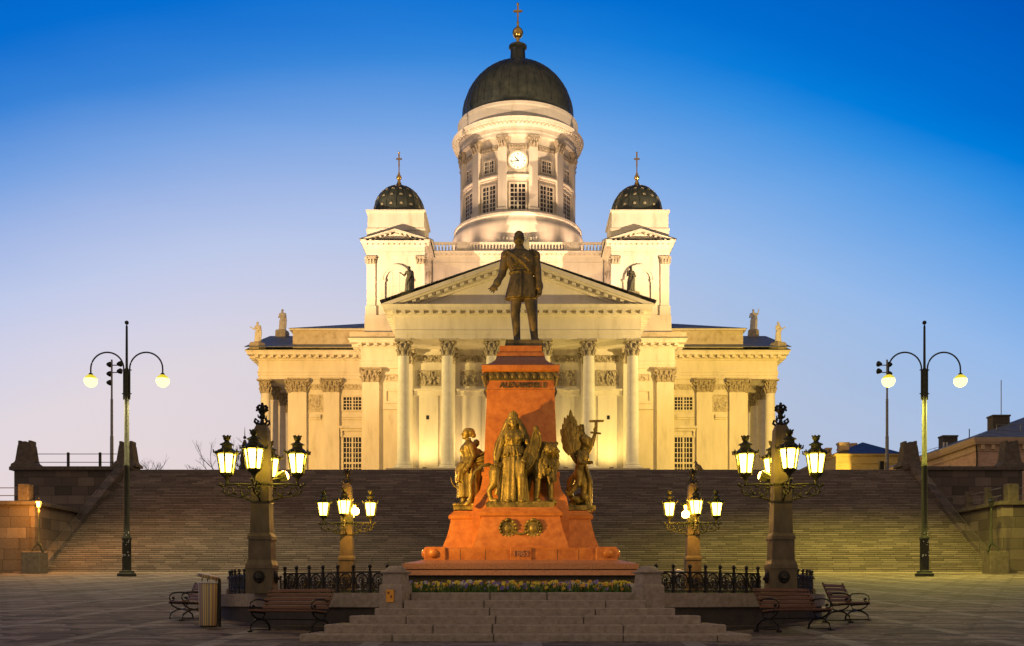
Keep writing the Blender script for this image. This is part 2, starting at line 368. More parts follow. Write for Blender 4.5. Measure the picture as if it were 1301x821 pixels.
# cobbled square with pale guide courses
def cobbles():
    m, t, b = new_mat('cobbled square')
    tc = N(t, "ShaderNodeTexCoord")
    sp = N(t, "ShaderNodeSeparateXYZ")
    t.links.new(tc.outputs["Object"], sp.inputs[0])
    def mth(op, a, bb=None, c=None):
        n = N(t, "ShaderNodeMath", operation=op)
        for i, v in enumerate((a, bb, c)):
            if v is None: continue
            if isinstance(v, (int, float)): n.inputs[i].default_value = v
            else: t.links.new(v, n.inputs[i])
        return n.outputs[0]
    # setts laid in fans: concentric arcs, each arc cut into setts of its own tone
    R = 1.5
    yr = mth('DIVIDE', sp.outputs["Y"], R)
    odd = mth('MULTIPLY', mth('MODULO', mth('FLOOR', yr), 2.0), 0.5)
    xr = mth('ADD', mth('DIVIDE', sp.outputs["X"], R), odd)
    fx = mth('SUBTRACT', mth('FRACT', xr), 0.5); fy = mth('FRACT', yr)
    dist = mth('SQRT', mth('ADD', mth('POWER', fx, 2.0), mth('POWER', fy, 2.0)))
    rg = mth('MULTIPLY', dist, R / 0.13); ring = mth('FLOOR', rg); rf = mth('FRACT', rg)
    ang = mth('ARCTAN2', fy, fx)
    ag = mth('MULTIPLY', mth('MULTIPLY', ang, dist), R / 0.13); seg = mth('FLOOR', ag); af = mth('FRACT', ag)
    cv = N(t, "ShaderNodeCombineXYZ")
    t.links.new(mth('ADD', ring, mth('MULTIPLY', mth('FLOOR', xr), 13.0)), cv.inputs[0]); t.links.new(seg, cv.inputs[1]); t.links.new(mth('FLOOR', yr), cv.inputs[2])
    wn = N(t, "ShaderNodeTexWhiteNoise", noise_dimensions='3D'); t.links.new(cv.outputs[0], wn.inputs["Vector"])
    cv2 = N(t, "ShaderNodeCombineXYZ"); t.links.new(ring, cv2.inputs[0]); t.links.new(mth('FLOOR', xr), cv2.inputs[1]); t.links.new(mth('FLOOR', yr), cv2.inputs[2])
    wr = N(t, "ShaderNodeTexWhiteNoise", noise_dimensions='3D'); t.links.new(cv2.outputs[0], wr.inputs["Vector"])
    no = N(t, "ShaderNodeTexNoise"); no.inputs["Scale"].default_value = 0.5; no.inputs["Detail"].default_value = 9; no.inputs["Roughness"].default_value = 0.7
    t.links.new(tc.outputs["Object"], no.inputs["Vector"])
    cv3 = N(t, "ShaderNodeCombineXYZ"); t.links.new(mth('FLOOR', xr), cv3.inputs[0]); t.links.new(mth('FLOOR', yr), cv3.inputs[1])
    wf = N(t, "ShaderNodeTexWhiteNoise", noise_dimensions='2D'); t.links.new(cv3.outputs[0], wf.inputs["Vector"])
    tone = mth('ADD', mth('ADD', mth('MULTIPLY', wn.outputs["Value"], 0.25), mth('MULTIPLY', wf.outputs["Value"], 0.30)), mth('ADD', mth('MULTIPLY', wr.outputs["Value"], 0.25), mth('MULTIPLY', no.outputs["Fac"], 0.35)))
    col = ramp(t, tone, [(0.28, (0.060, 0.049, 0.048)), (0.52, (0.150, 0.122, 0.118)), (0.80, (0.29, 0.24, 0.228))])
    arc = mth('LESS_THAN', mth('ABSOLUTE', mth('SUBTRACT', dist, 0.52)), 0.085)
    jm = mth('MAXIMUM', mth('MULTIPLY', mth('MAXIMUM', mth('LESS_THAN', rf, 0.16), mth('LESS_THAN', af, 0.14)), 0.8), arc)
    joint = N(t, "ShaderNodeMapRange"); t.links.new(jm, joint.inputs["Value"]); joint.inputs["To Min"].default_value = 1.0; joint.inputs["To Max"].default_value = 0.40
    # guide courses: lengthwise every 3 m, crosswise every 6 m
    def line(sock, per, w):
        d = N(t, "ShaderNodeMath", operation='DIVIDE'); d.inputs[1].default_value = per
        t.links.new(sock, d.inputs[0])
        f = N(t, "ShaderNodeMath", operation='FRACT'); t.links.new(d.outputs[0], f.inputs[0])
        l = N(t, "ShaderNodeMath", operation='LESS_THAN'); l.inputs[1].default_value = w / per
        t.links.new(f.outputs[0], l.inputs[0])
        return l.outputs[0]
    a1 = line(sp.outputs["X"], 3.0, 0.36)
    a2 = line(sp.outputs["Y"], 6.0, 0.36)
    mxl = N(t, "ShaderNodeMath", operation='MAXIMUM'); t.links.new(a1, mxl.inputs[0]); t.links.new(a2, mxl.inputs[1])
    mu3 = N(t, "ShaderNodeMath", operation='MULTIPLY'); mu3.inputs[1].default_value = 0.5
    t.links.new(mxl.outputs[0], mu3.inputs[0])
    mc = N(t, "ShaderNodeMix", data_type='RGBA'); mc.inputs[7].default_value = (0.40, 0.385, 0.365, 1)
    t.links.new(mu3.outputs[0], mc.inputs[0]); t.links.new(col.outputs[0], mc.inputs[6])
    mj = N(t, "ShaderNodeMix", data_type='RGBA', blend_type='MULTIPLY'); mj.inputs[0].default_value = 0.9
    t.links.new(mc.outputs[2], mj.inputs[6]); t.links.new(joint.outputs[0], mj.inputs[7])
    t.links.new(mj.outputs[2], b.inputs["Base Color"])
    b.inputs["Roughness"].default_value = 0.88; b.inputs["Specular IOR Level"].default_value = 0.18
    bp = N(t, "ShaderNodeBump"); bp.inputs["Strength"].default_value = 0.6; bp.inputs["Distance"].default_value = 0.03
    t.links.new(joint.outputs[0], bp.inputs["Height"]); t.links.new(bp.outputs[0], b.inputs["Normal"])
    return m
M['cobbles'] = cobbles()
M['paving'] = surface('terrace paving', [(0.3, (0.14, 0.12, 0.10)), (0.7, (0.24, 0.21, 0.18))], scale=2, rough=0.8)

# ------------------------------------------------------------------ mesh builder
class MB:
    def __init__(s):
        s.v = []; s.f = []; s.mi = []; s.m = 0; s.X = None
    def add(s, vs, fs):
        o = len(s.v)
        if s.X is not None:
            vs = [tuple(s.X @ Vector(p)) for p in vs]
        s.v += [tuple(p) for p in vs]
        for f in fs:
            s.f.append(tuple(i + o for i in f)); s.mi.append(s.m)
        return s
    def box(s, x0, x1, y0, y1, z0, z1):
        return s.add([(x0, y0, z0), (x1, y0, z0), (x1, y1, z0), (x0, y1, z0), (x0, y0, z1), (x1, y0, z1), (x1, y1, z1), (x0, y1, z1)],
                     [(0, 3, 2, 1), (4, 5, 6, 7), (0, 1, 5, 4), (1, 2, 6, 5), (2, 3, 7, 6), (3, 0, 4, 7)])
    def cbox(s, x0, x1, y0, y1, z0, z1, c=0.02):
        """box with chamfered vertical and top edges"""
        r = [(x0 + c, y0), (x1 - c, y0), (x1, y0 + c), (x1, y1 - c), (x1 - c, y1), (x0 + c, y1), (x0, y1 - c), (x0, y0 + c)]
        cx, cy = (x0 + x1) / 2, (y0 + y1) / 2
        kx, ky = 1 - 2 * c / max(x1 - x0, 1e-6), 1 - 2 * c / max(y1 - y0, 1e-6)
        r2 = [(cx + (p[0] - cx) * kx, cy + (p[1] - cy) * ky) for p in r]
        vs = [(x, y, z0) for x, y in r] + [(x, y, z1 - c) for x, y in r] + [(x, y, z1) for x, y in r2]
        fs = [tuple(range(7, -1, -1)), tuple(range(16, 24))]
        for k in (0, 8):
            for i in range(8):
                j = (i + 1) % 8
                fs.append((k + i, k + j, k + 8 + j, k + 8 + i))
        return s.add(vs, fs)
    def frustum(s, cx, cy, levels):
        """stack of rectangles: levels = [(z, hx, hy)]"""
        vs, fs = [], []
        for z, hx, hy in levels:
            vs += [(cx - hx, cy - hy, z), (cx + hx, cy - hy, z), (cx + hx, cy + hy, z), (cx - hx, cy + hy, z)]
        for k in range(len(levels) - 1):
            for i in range(4):
                j = (i + 1) % 4
                fs.append((4 * k + i, 4 * k + j, 4 * k + 4 + j, 4 * k + 4 + i))
        n = len(vs)
        fs += [(3, 2, 1, 0), (n - 4, n - 3, n - 2, n - 1)]
        return s.add(vs, fs)
    def prism(s, poly, a, b, axis='Y'):
        """polygon in the two other axes, extruded from a to b. Y: (x,z); X: (y,z); Z: (x,y)"""
        n = len(poly)
        mk = {'Y': lambda p, t: (p[0], t, p[1]), 'X': lambda p, t: (t, p[0], p[1]), 'Z': lambda p, t: (p[0], p[1], t)}[axis]
        vs = [mk(p, a) for p in poly] + [mk(p, b) for p in poly]
        fs = [tuple(range(n)), tuple(range(2 * n - 1, n - 1, -1))]
        for i in range(n):
            j = (i + 1) % n
            fs.append((i, i + n, j + n, j))
        return s.add(vs, fs)
    def lathe(s, prof, n=24, c=(0, 0, 0), a0=0, a1=2 * pi, caps=True):
        full = abs(a1 - a0 - 2 * pi) < 1e-6
        k = n if full else n + 1
        vs, fs = [], []
        for r, z in prof:
            for i in range(k):
                a = a0 + (a1 - a0) * i / n
                vs.append((c[0] + r * cos(a), c[1] + r * sin(a), c[2] + z))
        for j in range(len(prof) - 1):
            for i in range(n):
                i2 = (i + 1) % k
                fs.append((j * k + i, j * k + i2, (j + 1) * k + i2, (j + 1) * k + i))
        if full and caps:
            if prof[0][0] > 1e-5: fs.append(tuple(range(k - 1, -1, -1)))
            if prof[-1][0] > 1e-5: fs.append(tuple(range(len(vs) - k, len(vs))))
        return s.add(vs, fs)
    def arcring(s, r0, r1, z0, z1, a0, a1, n=16, c=(0, 0)):
        """solid arc between two radii (angles in radians)"""
        vs, fs = [], []
        for i in range(n + 1):
            a = a0 + (a1 - a0) * i / n
            for r, z in ((r0, z0), (r1, z0), (r1, z1), (r0, z1)):
                vs.append((c[0] + r * cos(a), c[1] + r * sin(a), z))
        for i in range(n):
            for q in range(4):
                w = (q + 1) % 4
                fs.append((4 * i + q, 4 * i + w, 4 * i + 4 + w, 4 * i + 4 + q))
        fs += [(3, 2, 1, 0), (4 * n, 4 * n + 1, 4 * n + 2, 4 * n + 3)]
        return s.add(vs, fs)
    def tube(s, pts, r, n=8, closed=False):
        pts = [Vector(p) for p in pts]
        rs = r if isinstance(r, (list, tuple)) else [r] * len(pts)
        vs, fs = [], []
        m = len(pts)
        up = Vector((0, 0, 1))
        for i, p in enumerate(pts):
            if closed:
                d = pts[(i + 1) % m] - pts[i - 1]
            else:
                d = pts[min(i + 1, m - 1)] - pts[max(i - 1, 0)]
            d.normalize()
            ref = up if abs(d.z) < 0.95 else Vector((0, 1, 0))
            u = d.cross(ref).normalized(); w = u.cross(d).normalized()
            for k in range(n):
                a = 2 * pi * k / n
                vs.append(p + (u * cos(a) + w * sin(a)) * rs[i])
        for i in range(m if closed else m - 1):
            i2 = (i + 1) % m
            for k in range(n):
                k2 = (k + 1) % n
                fs.append((i * n + k, i2 * n + k, i2 * n + k2, i * n + k2))
        if not closed:
            fs += [tuple(range(n)), tuple(range(m * n - 1, (m - 1) * n - 1, -1))]
        return s.add(vs, fs)
    def ball(s, c, r, n=12, m=8, rot=None):
        rx, ry, rz = r if isinstance(r, (tuple, list)) else (r, r, r)
        R = Euler(rot).to_matrix() if rot else None
        vs = [(0, 0, -rz)]
        for j in range(1, m):
            t = -pi / 2 + pi * j / m
            for i in range(n):
                a = 2 * pi * i / n
                vs.append((rx * cos(t) * cos(a), ry * cos(t) * sin(a), rz * sin(t)))
        vs.append((0, 0, rz))
        if R: vs = [tuple(R @ Vector(p)) for p in vs]
        vs = [(p[0] + c[0], p[1] + c[1], p[2] + c[2]) for p in vs]
        fs = [(0, 1 + (i + 1) % n, 1 + i) for i in range(n)]
        for j in range(m - 2):
            for i in range(n):
                i2 = (i + 1) % n
                fs.append((1 + j * n + i, 1 + j * n + i2, 1 + (j + 1) * n + i2, 1 + (j + 1) * n + i))
        L = len(vs) - 1
        fs += [(1 + (m - 2) * n + i, 1 + (m - 2) * n + (i + 1) % n, L) for i in range(n)]
        return s.add(vs, fs)
    def cap(s, p0, p1, r0, r1=None, n=10):
        """tapered capsule (closed)"""
        if r1 is None: r1 = r0
        p0, p1 = Vector(p0), Vector(p1)
        d = (p1 - p0).normalized()
        pts, rs = [], []
        for t in (-1, -0.8, -0.45):
            pts.append(p0 + d * r0 * t); rs.append(r0 * sqrt(max(1 - t * t, 0.0004)))
        pts += [p0, p1]; rs += [r0, r1]
        for t in (0.45, 0.8, 1):
            pts.append(p1 + d * r1 * t); rs.append(r1 * sqrt(max(1 - t * t, 0.0004)))
        return s.tube(pts, rs, n)
    def limb(s, pts, rs, n=10):
        for i in range(len(pts) - 1):
            s.cap(pts[i], pts[i + 1], rs[i], rs[i + 1], n)
        return s
    def loft(s, secs, n=40, folds=0, amp=0.0, ph=0.0, a2=0):
        """stacked ellipses [(z,cx,cy,rx,ry[,fold])] with drapery folds"""
        vs, fs = [], []
        for q in secs:
            z, cx, cy, rx, ry = q[:5]
            fa = (q[5] if len(q) > 5 else 1) * amp
            for i in range(n):
                a = 2 * pi * i / n
                k = 1 + fa * (sin(folds * a + ph + z * 0.6) + 0.55 * sin((folds * 1.7) // 1 * a + 2.1 * ph + z * 1.3))
                vs.append((cx + rx * k * cos(a), cy + ry * k * sin(a), z))
        for j in range(len(secs) - 1):
            for i in range(n):
                i2 = (i + 1) % n
                fs.append((j * n + i, j * n + i2, (j + 1) * n + i2, (j + 1) * n + i))
        L = len(vs)
        fs += [tuple(range(n - 1, -1, -1)), tuple(range(L - n, L))]
        return s.add(vs, fs)
    def mesh(s, name, mats, smooth=None, off=(0, 0, 0)):
        me = bpy.data.meshes.new(name)
        me.from_pydata([(p[0] - off[0], p[1] - off[1], p[2] - off[2]) for p in s.v], [], s.f)
        for m in (mats if isinstance(mats, (list, tuple)) else [mats]):
            me.materials.append(m)
        if any(s.mi):
            me.polygons.foreach_set("material_index", s.mi)
        bm = bmesh.new(); bm.from_mesh(me)
        bmesh.ops.recalc_face_normals(bm, faces=bm.faces)
        if smooth is not None:
            for f in bm.faces: f.smooth = True
            for e in bm.edges:
                if len(e.link_faces) == 2 and e.calc_face_angle(0) > radians(smooth): e.smooth = False
        bm.to_mesh(me); bm.free()
        return me
    def build(s, name, mats, parent=None, smooth=None, loc=(0, 0, 0)):
        """world-coordinate vertices become local to the parent thing"""
        off = OFF.get(parent.name, (0, 0, 0)) if parent else loc
        o = bpy.data.objects.new(name, s.mesh(name, mats, smooth, off))
        COL.objects.link(o)
        if parent:
            o.parent = parent
            OFF[o.name] = off
        else:
            o.location = loc
            OFF[o.name] = tuple(loc)
        return o
OFF = {}

def tag(o, label, cat, group=None):
    o['label'] = label; o['category'] = cat
    if group: o['group'] = group
    return o
def structure(o):
    o['kind'] = 'structure'
    return o
def thing(name, loc, label, cat, group=None, rz=0, world=False):
    """Empty at the thing's base. world=True: its parts are written in world coordinates"""
    o = bpy.data.objects.new(name, None)
    o.empty_display_size = 0.3
    COL.objects.link(o)
    o.location = loc; o.rotation_euler = (0, 0, rz)
    OFF[o.name] = tuple(loc) if world else (0, 0, 0)
    return tag(o, label, cat, group)
def inst(src, parent, loc=(0, 0, 0), rz=0, scale=1):
    """copy of a part (with its sub-parts) under a thing; loc in the thing's space"""
    c = src.copy(); COL.objects.link(c); c.parent = parent
    c.location = loc; c.rotation_euler = (0, 0, rz); c.scale = (scale,) * 3
    for ch in list(src.children):
        d = ch.copy(); COL.objects.link(d); d.parent = c
    return c
def dup(root, loc, rz=0, label=None, group=None, scale=None):
    r = root.copy(); COL.objects.link(r)
    r.location = loc; r.rotation_euler = (0, 0, rz)
    if scale: r.scale = scale
    if label: r['label'] = label
    if group: r['group'] = group
    for ch in list(root.children):
        c = ch.copy(); COL.objects.link(c); c.parent = r
        for g in list(ch.children):
            d = g.copy(); COL.objects.link(d); d.parent = c
    return r
def sculpt(name, mb, mat, parent=None, voxel=0.02, iters=3, loc=(0, 0, 0)):
    """fuse overlapping closed forms into one continuous cast surface"""
    t = bpy.data.objects.new("tmp", mb.mesh("tmp", mat))
    COL.objects.link(t)
    r = t.modifiers.new("r", 'REMESH'); r.mode = 'VOXEL'; r.voxel_size = voxel; r.use_smooth_shade = True
    k = t.modifiers.new("s", 'SMOOTH'); k.iterations = iters; k.factor = 0.5
    dg = bpy.context.evaluated_depsgraph_get()
    me = bpy.data.meshes.new_from_object(t.evaluated_get(dg))
    me.name = name
    bpy.data.objects.remove(t)
    if not me.materials: me.materials.append(mat)
    o = bpy.data.objects.new(name, me); COL.objects.link(o)
    if parent: o.parent = parent
    else: o.location = loc
    OFF[o.name] = (0, 0, 0)
    return o
def text_mesh(name, s, size, mat, parent, loc, depth=0.02, rot=(pi / 2, 0, 0)):
    cu = bpy.data.curves.new(name, 'FONT')
    cu.body = s; cu.size = size; cu.extrude = depth; cu.align_x = 'CENTER'; cu.align_y = 'CENTER'
    cu.bevel_depth = 0.004
    t = bpy.data.objects.new("tmp", cu); COL.objects.link(t)
    dg = bpy.context.evaluated_depsgraph_get()
    me = bpy.data.meshes.new_from_object(t.evaluated_get(dg)); me.name = name
    bpy.data.objects.remove(t)
    me.materials.clear(); me.materials.append(mat)
    o = bpy.data.objects.new(name, me); COL.objects.link(o)
    o.parent = parent; o.location = loc; o.rotation_euler = rot
    return o
def lamp(name, kind, loc, energy, color, target=None, spot=None, size=0.2, parent=None, blend=0.5):
    d = bpy.data.lights.new(name, kind); d.energy = energy; d.color = color
    if kind == 'AREA': d.size = size
    else: d.shadow_soft_size = size
    if kind == 'SPOT': d.spot_size = radians(spot); d.spot_blend = blend
    o = bpy.data.objects.new(name, d); COL.objects.link(o); o.location = loc
    if target is not None:
        o.rotation_euler = (Vector(target) - Vector(loc)).to_track_quat('-Z', 'Y').to_euler()
    return o

def zz(py, Y): return EYE + (763 - py) * Y / 1316        # height of a photo row at a depth
def xx(px, Y): return (px - 657) * Y / 1316 - 0.1        # offset of a photo column at a depth
def ground(y): return -0.03 + 0.0479 * y                 # the square climbs to the stairs
# ================================================================== SETTING
g = MB()
ys = [-60, -20, 0, 10, 20, 40, 60, 81]
g.add([(x, y, ground(y)) for y in ys for x in (-400, 400)],
      [(2 * i, 2 * i + 1, 2 * i + 3, 2 * i + 2) for i in range(len(ys) - 1)])
structure(g.build('square', M['cobbles']))
g = MB(); g.box(-46.9, 46.9, 97.35, 420, 0, 13.93)
structure(g.build('terrace', M['paving']))
for s in (-1, 1):
    g = MB(); x0, x1 = sorted((s * 47.6, s * 400)); g.box(x0, x1, 81.5, 420, 0, 9.2)
    structure(g.build('side_street', M['paving']))

# grand staircase: 58 granite steps
ST_Y0, ST_Y1, ST_Z0, ST_Z1 = 80.0, 97.2, 3.80, 13.94
NST = 58
st = thing('grand_staircase', (0, ST_Y0, ground(ST_Y0)), 'very wide brown granite staircase climbing to the white cathedral', 'staircase', world=True)
pts = [(ST_Y0, 1.0)]
dz = (ST_Z1 - ground(ST_Y0) - 0.1) / NST
dy = (ST_Y1 - ST_Y0) / NST
z = ground(ST_Y0) + 0.1
for i in range(NST):
    y = ST_Y0 + i * dy
    pts += [(y, z + (i + 0) * dz), (y - 0.025, z + i * dz + dz * 0.72), (y - 0.025, z + (i + 1) * dz)]
pts += [(98.5, ST_Z1), (98.5, 1.0)]
m = MB(); m.prism(pts, -37.4, 37.4, 'X')
m.build('steps', M['stair'], st)
m = MB(); m.cbox(-37.3, 37.3, 79.35, 80.0, ground(79.3) - 0.3, ground(80) + 0.1, 0.03)
m.build('kerb', M['granite'], st)

# ------------------------------------------------------------------ flanking terrace walls, mirrored
def side_walls(s, label):
    t = thing('retaining_wall', (s * 42, 80, ground(80)), label, 'wall', 'granite terrace walls beside the staircase', world=True)
    X = lambda a, b: sorted((s * a, s * b))
    m = MB(); x0, x1 = X(37.45, 200); m.box(x0, x1, 80.2, 96.9, 1.5, 9.1)
    m.build('lower_wall', M['ashlar'], t)
    m = MB(); x0, x1 = X(37.1, 200); m.cbox(x0, x1, 79.85, 81.2, 9.1, 9.4, 0.05)
    x0, x1 = X(37.1, 38.3); m.cbox(x0, x1, 81.22, 96.9, 9.105, 9.4, 0.05)
    m.build('lower_coping', M['granite_wall'], t)
    m = MB(); x0, x1 = X(36.2, 47.2); m.box(x0, x1, 97.0, 98.6, 8.0, 13.9)
    m.build('upper_wall', M['ashlar'], t)
    m = MB(); x0, x1 = X(36.0, 47.6); m.cbox(x0, x1, 96.75, 98.8, 13.9, 14.25, 0.06)
    m.build('upper_coping', M['granite_wall'], t)
    # sloping cheek between wall and steps
    m = MB(); x0, x1 = X(36.55, 37.4)
    m.prism([(79.6, 2.0), (79.6, 4.6), (80.4, 4.7), (88.6, 9.5), (90.0, 10.4), (96.9, 14.5), (96.9, 2.0)], x0, x1, 'X')
    m.build('stair_cheek', M['ashlar'], t)
    # weathered pillars with broken tops
    for k, (px, h) in enumerate(((36.9, 2.25), (46.4, 2.3))):
        m = MB()
        m.frustum(s * px, 97.9, [(14.25, 1.12, 1.0), (14.5, 1.08, 0.95), (14.66, 0.88, 0.8), (14.85, 0.80, 0.72), (14.25 + h - 0.25, 0.62, 0.6), (14.25 + h - 0.2, 0.6, 0.58)])
        for i, hh in enumerate((0.30, 0.12, 0.24, 0.10, 0.32)):
            m.box(s * px - 0.6 + i * 0.24, s * px - 0.37 + i * 0.24, 97.35, 98.45, 14.25 + h - 0.22, 14.25 + h + hh - 0.12)
        m.build('pillar', M['granite_wall'], t)
    for q in (37.9, 41.2):
        m = MB(); x0, x1 = X(q, q + 0.85)
        m.cbox(x0, x1, 80.1, 81.0, 9.4, 10.75, 0.06)
        m.build('post', M['granite_wall'], t)
    # railing of the lower terrace
    m = MB()
    for zz_ in (9.85, 10.45):
        m.tube([(s * 38.7, 80.5, zz_), (s * 60, 80.5, zz_)], 0.035, 6)
    m.build('rail', M['steel'], t)
    return t
side_walls(-1, 'granite terrace wall left of the staircase, glowing orange by a small lamp')
side_walls(1, 'granite terrace wall right of the staircase, unlit and stained')

def terrace_railing(s, label):
    t = thing('railing', (s * 41.6, 97.6, 14.25), label, 'railing', 'thin railings on the terrace walls', world=True)
    m = MB()
    for z_ in (14.72, 15.5):
        m.tube([(s * 37.8, 97.6, z_), (s * 45.6, 97.6, z_)], 0.035, 6)
    m.build('bar', M['black'], t)
    for q in (39.4, 42.4):
        m = MB(); m.cbox(s * q - 0.11, s * q + 0.11, 97.5, 97.72, 14.25, 15.65, 0.03)
        m.build('post', M['black'], t)
terrace_railing(-1, 'thin iron railing along the terrace wall left of the stairs')
for s, lb in ((-1, 'steel handrail down the left edge of the grand staircase'), (1, 'steel handrail down the right edge of the grand staircase')):
    t = thing('handrail', (s * 37, 80, ground(80)), lb, 'handrail', 'handrails of the grand staircase', world=True)
    m = MB(); m.tube([(s * 36.5, 80.0, 4.4), (s * 36.5, 80.4, 5.6), (s * 36.5, 88.6, 10.45), (s * 36.5, 96.6, 15.2)], 0.035, 6)
    m.build('rail', M['rail'], t)
    for y_ in (82, 84.6, 87.2, 89.8, 92.4, 95):
        m = MB(); zz_ = 5.6 + (y_ - 80.4) * 0.592
        m.tube([(s * 36.5, y_, zz_ - 1.1), (s * 36.5, y_, zz_)], 0.025, 6)
        m.build('baluster', M['rail'], t)

# ================================================================== CATHEDRAL
CY = 143.4
cat = thing('cathedral', (0, CY, 13.94), 'large white floodlit cathedral with green black central dome and corner towers', 'cathedral', world=True)
Z0, ZC, ZT = 15.8, 29.8, 33.15      # column foot, capital top, cornice top

def entab(mb, cx, cy, hx, hy, z0, k=1.0, lift=0.0, mod=True, msp=0.95, sides='SNWE'):
    """architrave, frieze and bracketed cornice as one stack round a block"""
    L = [(0, 0), (0.40, 0), (0.42, 0.06), (0.82, 0.06), (0.84, 0.14), (0.94, 0.14), (0.96, 0.0), (2.30, 0.0), (2.32, 0.12), (2.48, 0.22),
         (2.5, 0.45), (2.83, 0.45), (2.85, 1.15), (3.1, 1.2), (3.33, 1.4), (3.35, 1.38)]
    mb.frustum(cx, cy, [(z0 + z * k + lift, hx + d * k, hy + d * k) for z, d in L])
    if not mod: return
    za, zb = z0 + 2.54 * k + lift, z0 + 2.845 * k + lift
    d0, d1, w = 0.43 * k, 1.06 * k, 0.2 * k
    n = int(2 * hx / msp)
    for i in range(n + 1):
        x = cx - hx + 2 * hx * i / n
        if 'S' in sides: mb.box(x - w, x + w, cy - hy - d1, cy - hy - d0, za, zb)
        if 'N' in sides: mb.box(x - w, x + w, cy + hy + d0, cy + hy + d1, za, zb)
    n = int(2 * hy / msp)
    for i in range(n + 1):
        y = cy - hy + 2 * hy * i / n
        if 'W' in sides: mb.box(cx - hx - d1, cx - hx - d0, y - w, y + w, za, zb)
        if 'E' in sides: mb.box(cx + hx + d0, cx + hx + d1, y - w, y + w, za, zb)

# walls
m = MB()
m.box(-13.0, 13.0, 115.9, 130, 13.9, ZC + 0.01)
m.build('nave_wall', M['plaster'], cat)
m = MB(); m.box(-18.9, 18.9, 125.5, 161.3, 13.9, ZC + 0.02)
m.build('corner_wall', M['plaster'], cat)
m = MB(); m.box(-28.7, 28.7, 131.5, 155.3, 13.9, ZC + 0.03)
m.build('transept_wall', M['plaster'], cat)
m = MB(); m.box(-13.0, 13.0, 156, 171, 13.9, ZC + 0.01)
m.build('choir_wall', M['plaster'], cat)
# steps under the porticos
m = MB()
for i in range(6):
    d = 2.6 - i * 0.42
    m.box(-13.6 - d, 13.6 + d, 110.9 - d, 116 + i * 0.1, 13.94 + i * 0.31, 13.94 + (i + 1) * 0.31)
m.build('portico_steps', M['granite'], cat)
m = MB()
for i in range(6):
    d = 1.2 - i * 0.2
    m.box(-33.4 - d, 33.4 + d, 131.0 - 0.1 + i * 0.02, 155.9, 13.93 + i * 0.31, 13.93 + (i + 1) * 0.31)
m.build('transept_steps', M['granite'], cat)

# entablatures
m = MB(); entab(m, 0, 121.4, 13.2, 10.2, ZC, sides='SWE')
m.build('portico_entablature', M['plaster'], cat)
m = MB(); entab(m, 0, CY, 19.0, 18.1, ZC, lift=-0.012, sides='SWE')
m.build('corner_entablature', M['plaster'], cat)
m = MB(); entab(m, 0, CY, 32.9, 12.1, ZC, lift=-0.024, sides='SWE')
m.build('transept_entablature', M['plaster'], cat)

m = MB(); m.box(-34.2, 34.2, CY - 13.45, CY + 13.45, ZT - 0.02, ZT + 0.07); m.box(-20.35, 20.35, CY - 19.45, CY + 19.45, ZT + 0.0, ZT + 0.085)
m.build('flashing', M['flash'], cat)
# pediments and roofs
def pediment(axis, c, half, front, back, za, zb, sgn=1):
    """gable: tympanum wall, raking cornice with brackets; returns nothing"""
    slope = (zb - za) / (half)
    fr, bk = (front, back)
    ty = MB(); ra = MB(); rf = MB()
    P = lambda mb, poly, a, b: mb.prism([(c + p[0], p[1]) for p in poly], min(a, b), max(a, b), axis)
    inn = half - 1.5
    P(ty, [(-inn, za), (inn, za), (0, za + inn * slope)], fr + sgn * 1.45, bk)
    for s_ in (-1, 1):
        for dt, db, o in ((0.0, -0.42, 0.0), (-0.42, -0.62, 0.25), (-0.62, -0.95, 0.85), (-0.95, -1.2, 1.15)):
            x1 = s_ * (zb + dt - za) / slope; x0 = s_ * (zb + db - za) / slope
            poly = [(0, zb + dt), (x1, za), (x0, za), (0, zb + db)]
            P(ra, poly, fr + sgn * o, fr + sgn * 2.2)
        n = int(half * 1.06 / 0.95)
        for i in range(1, n):
            x = s_ * (half - 0.9) * i / n
            z1 = zb - abs(x) * slope - 0.66
            w = 0.2
            sl = -s_ * slope
            P(ra, [(x - w, z1 - w * sl - 0.29), (x + w, z1 + w * sl - 0.29), (x + w, z1 + w * sl), (x - w, z1 - w * sl)], fr + sgn * 0.4, fr + sgn * 1.0)
        P(rf, [(0, zb + 0.01), (s_ * (half + 0.12), za + 0.30), (s_ * (half + 0.12), za + 0.38), (0, zb + 0.12)], fr - sgn * 0.06, bk)
    return ty, ra, rf
ty, ra, rf = pediment('Y', 0, 14.55, 109.85, 133, ZT + 0.02, 38.35)
ty.build('tympanum', M['plaster'], cat)
ra.build('raking_cornice', M['plaster'], cat)
rf.build('nave_roof', M['roof_dark'], cat)
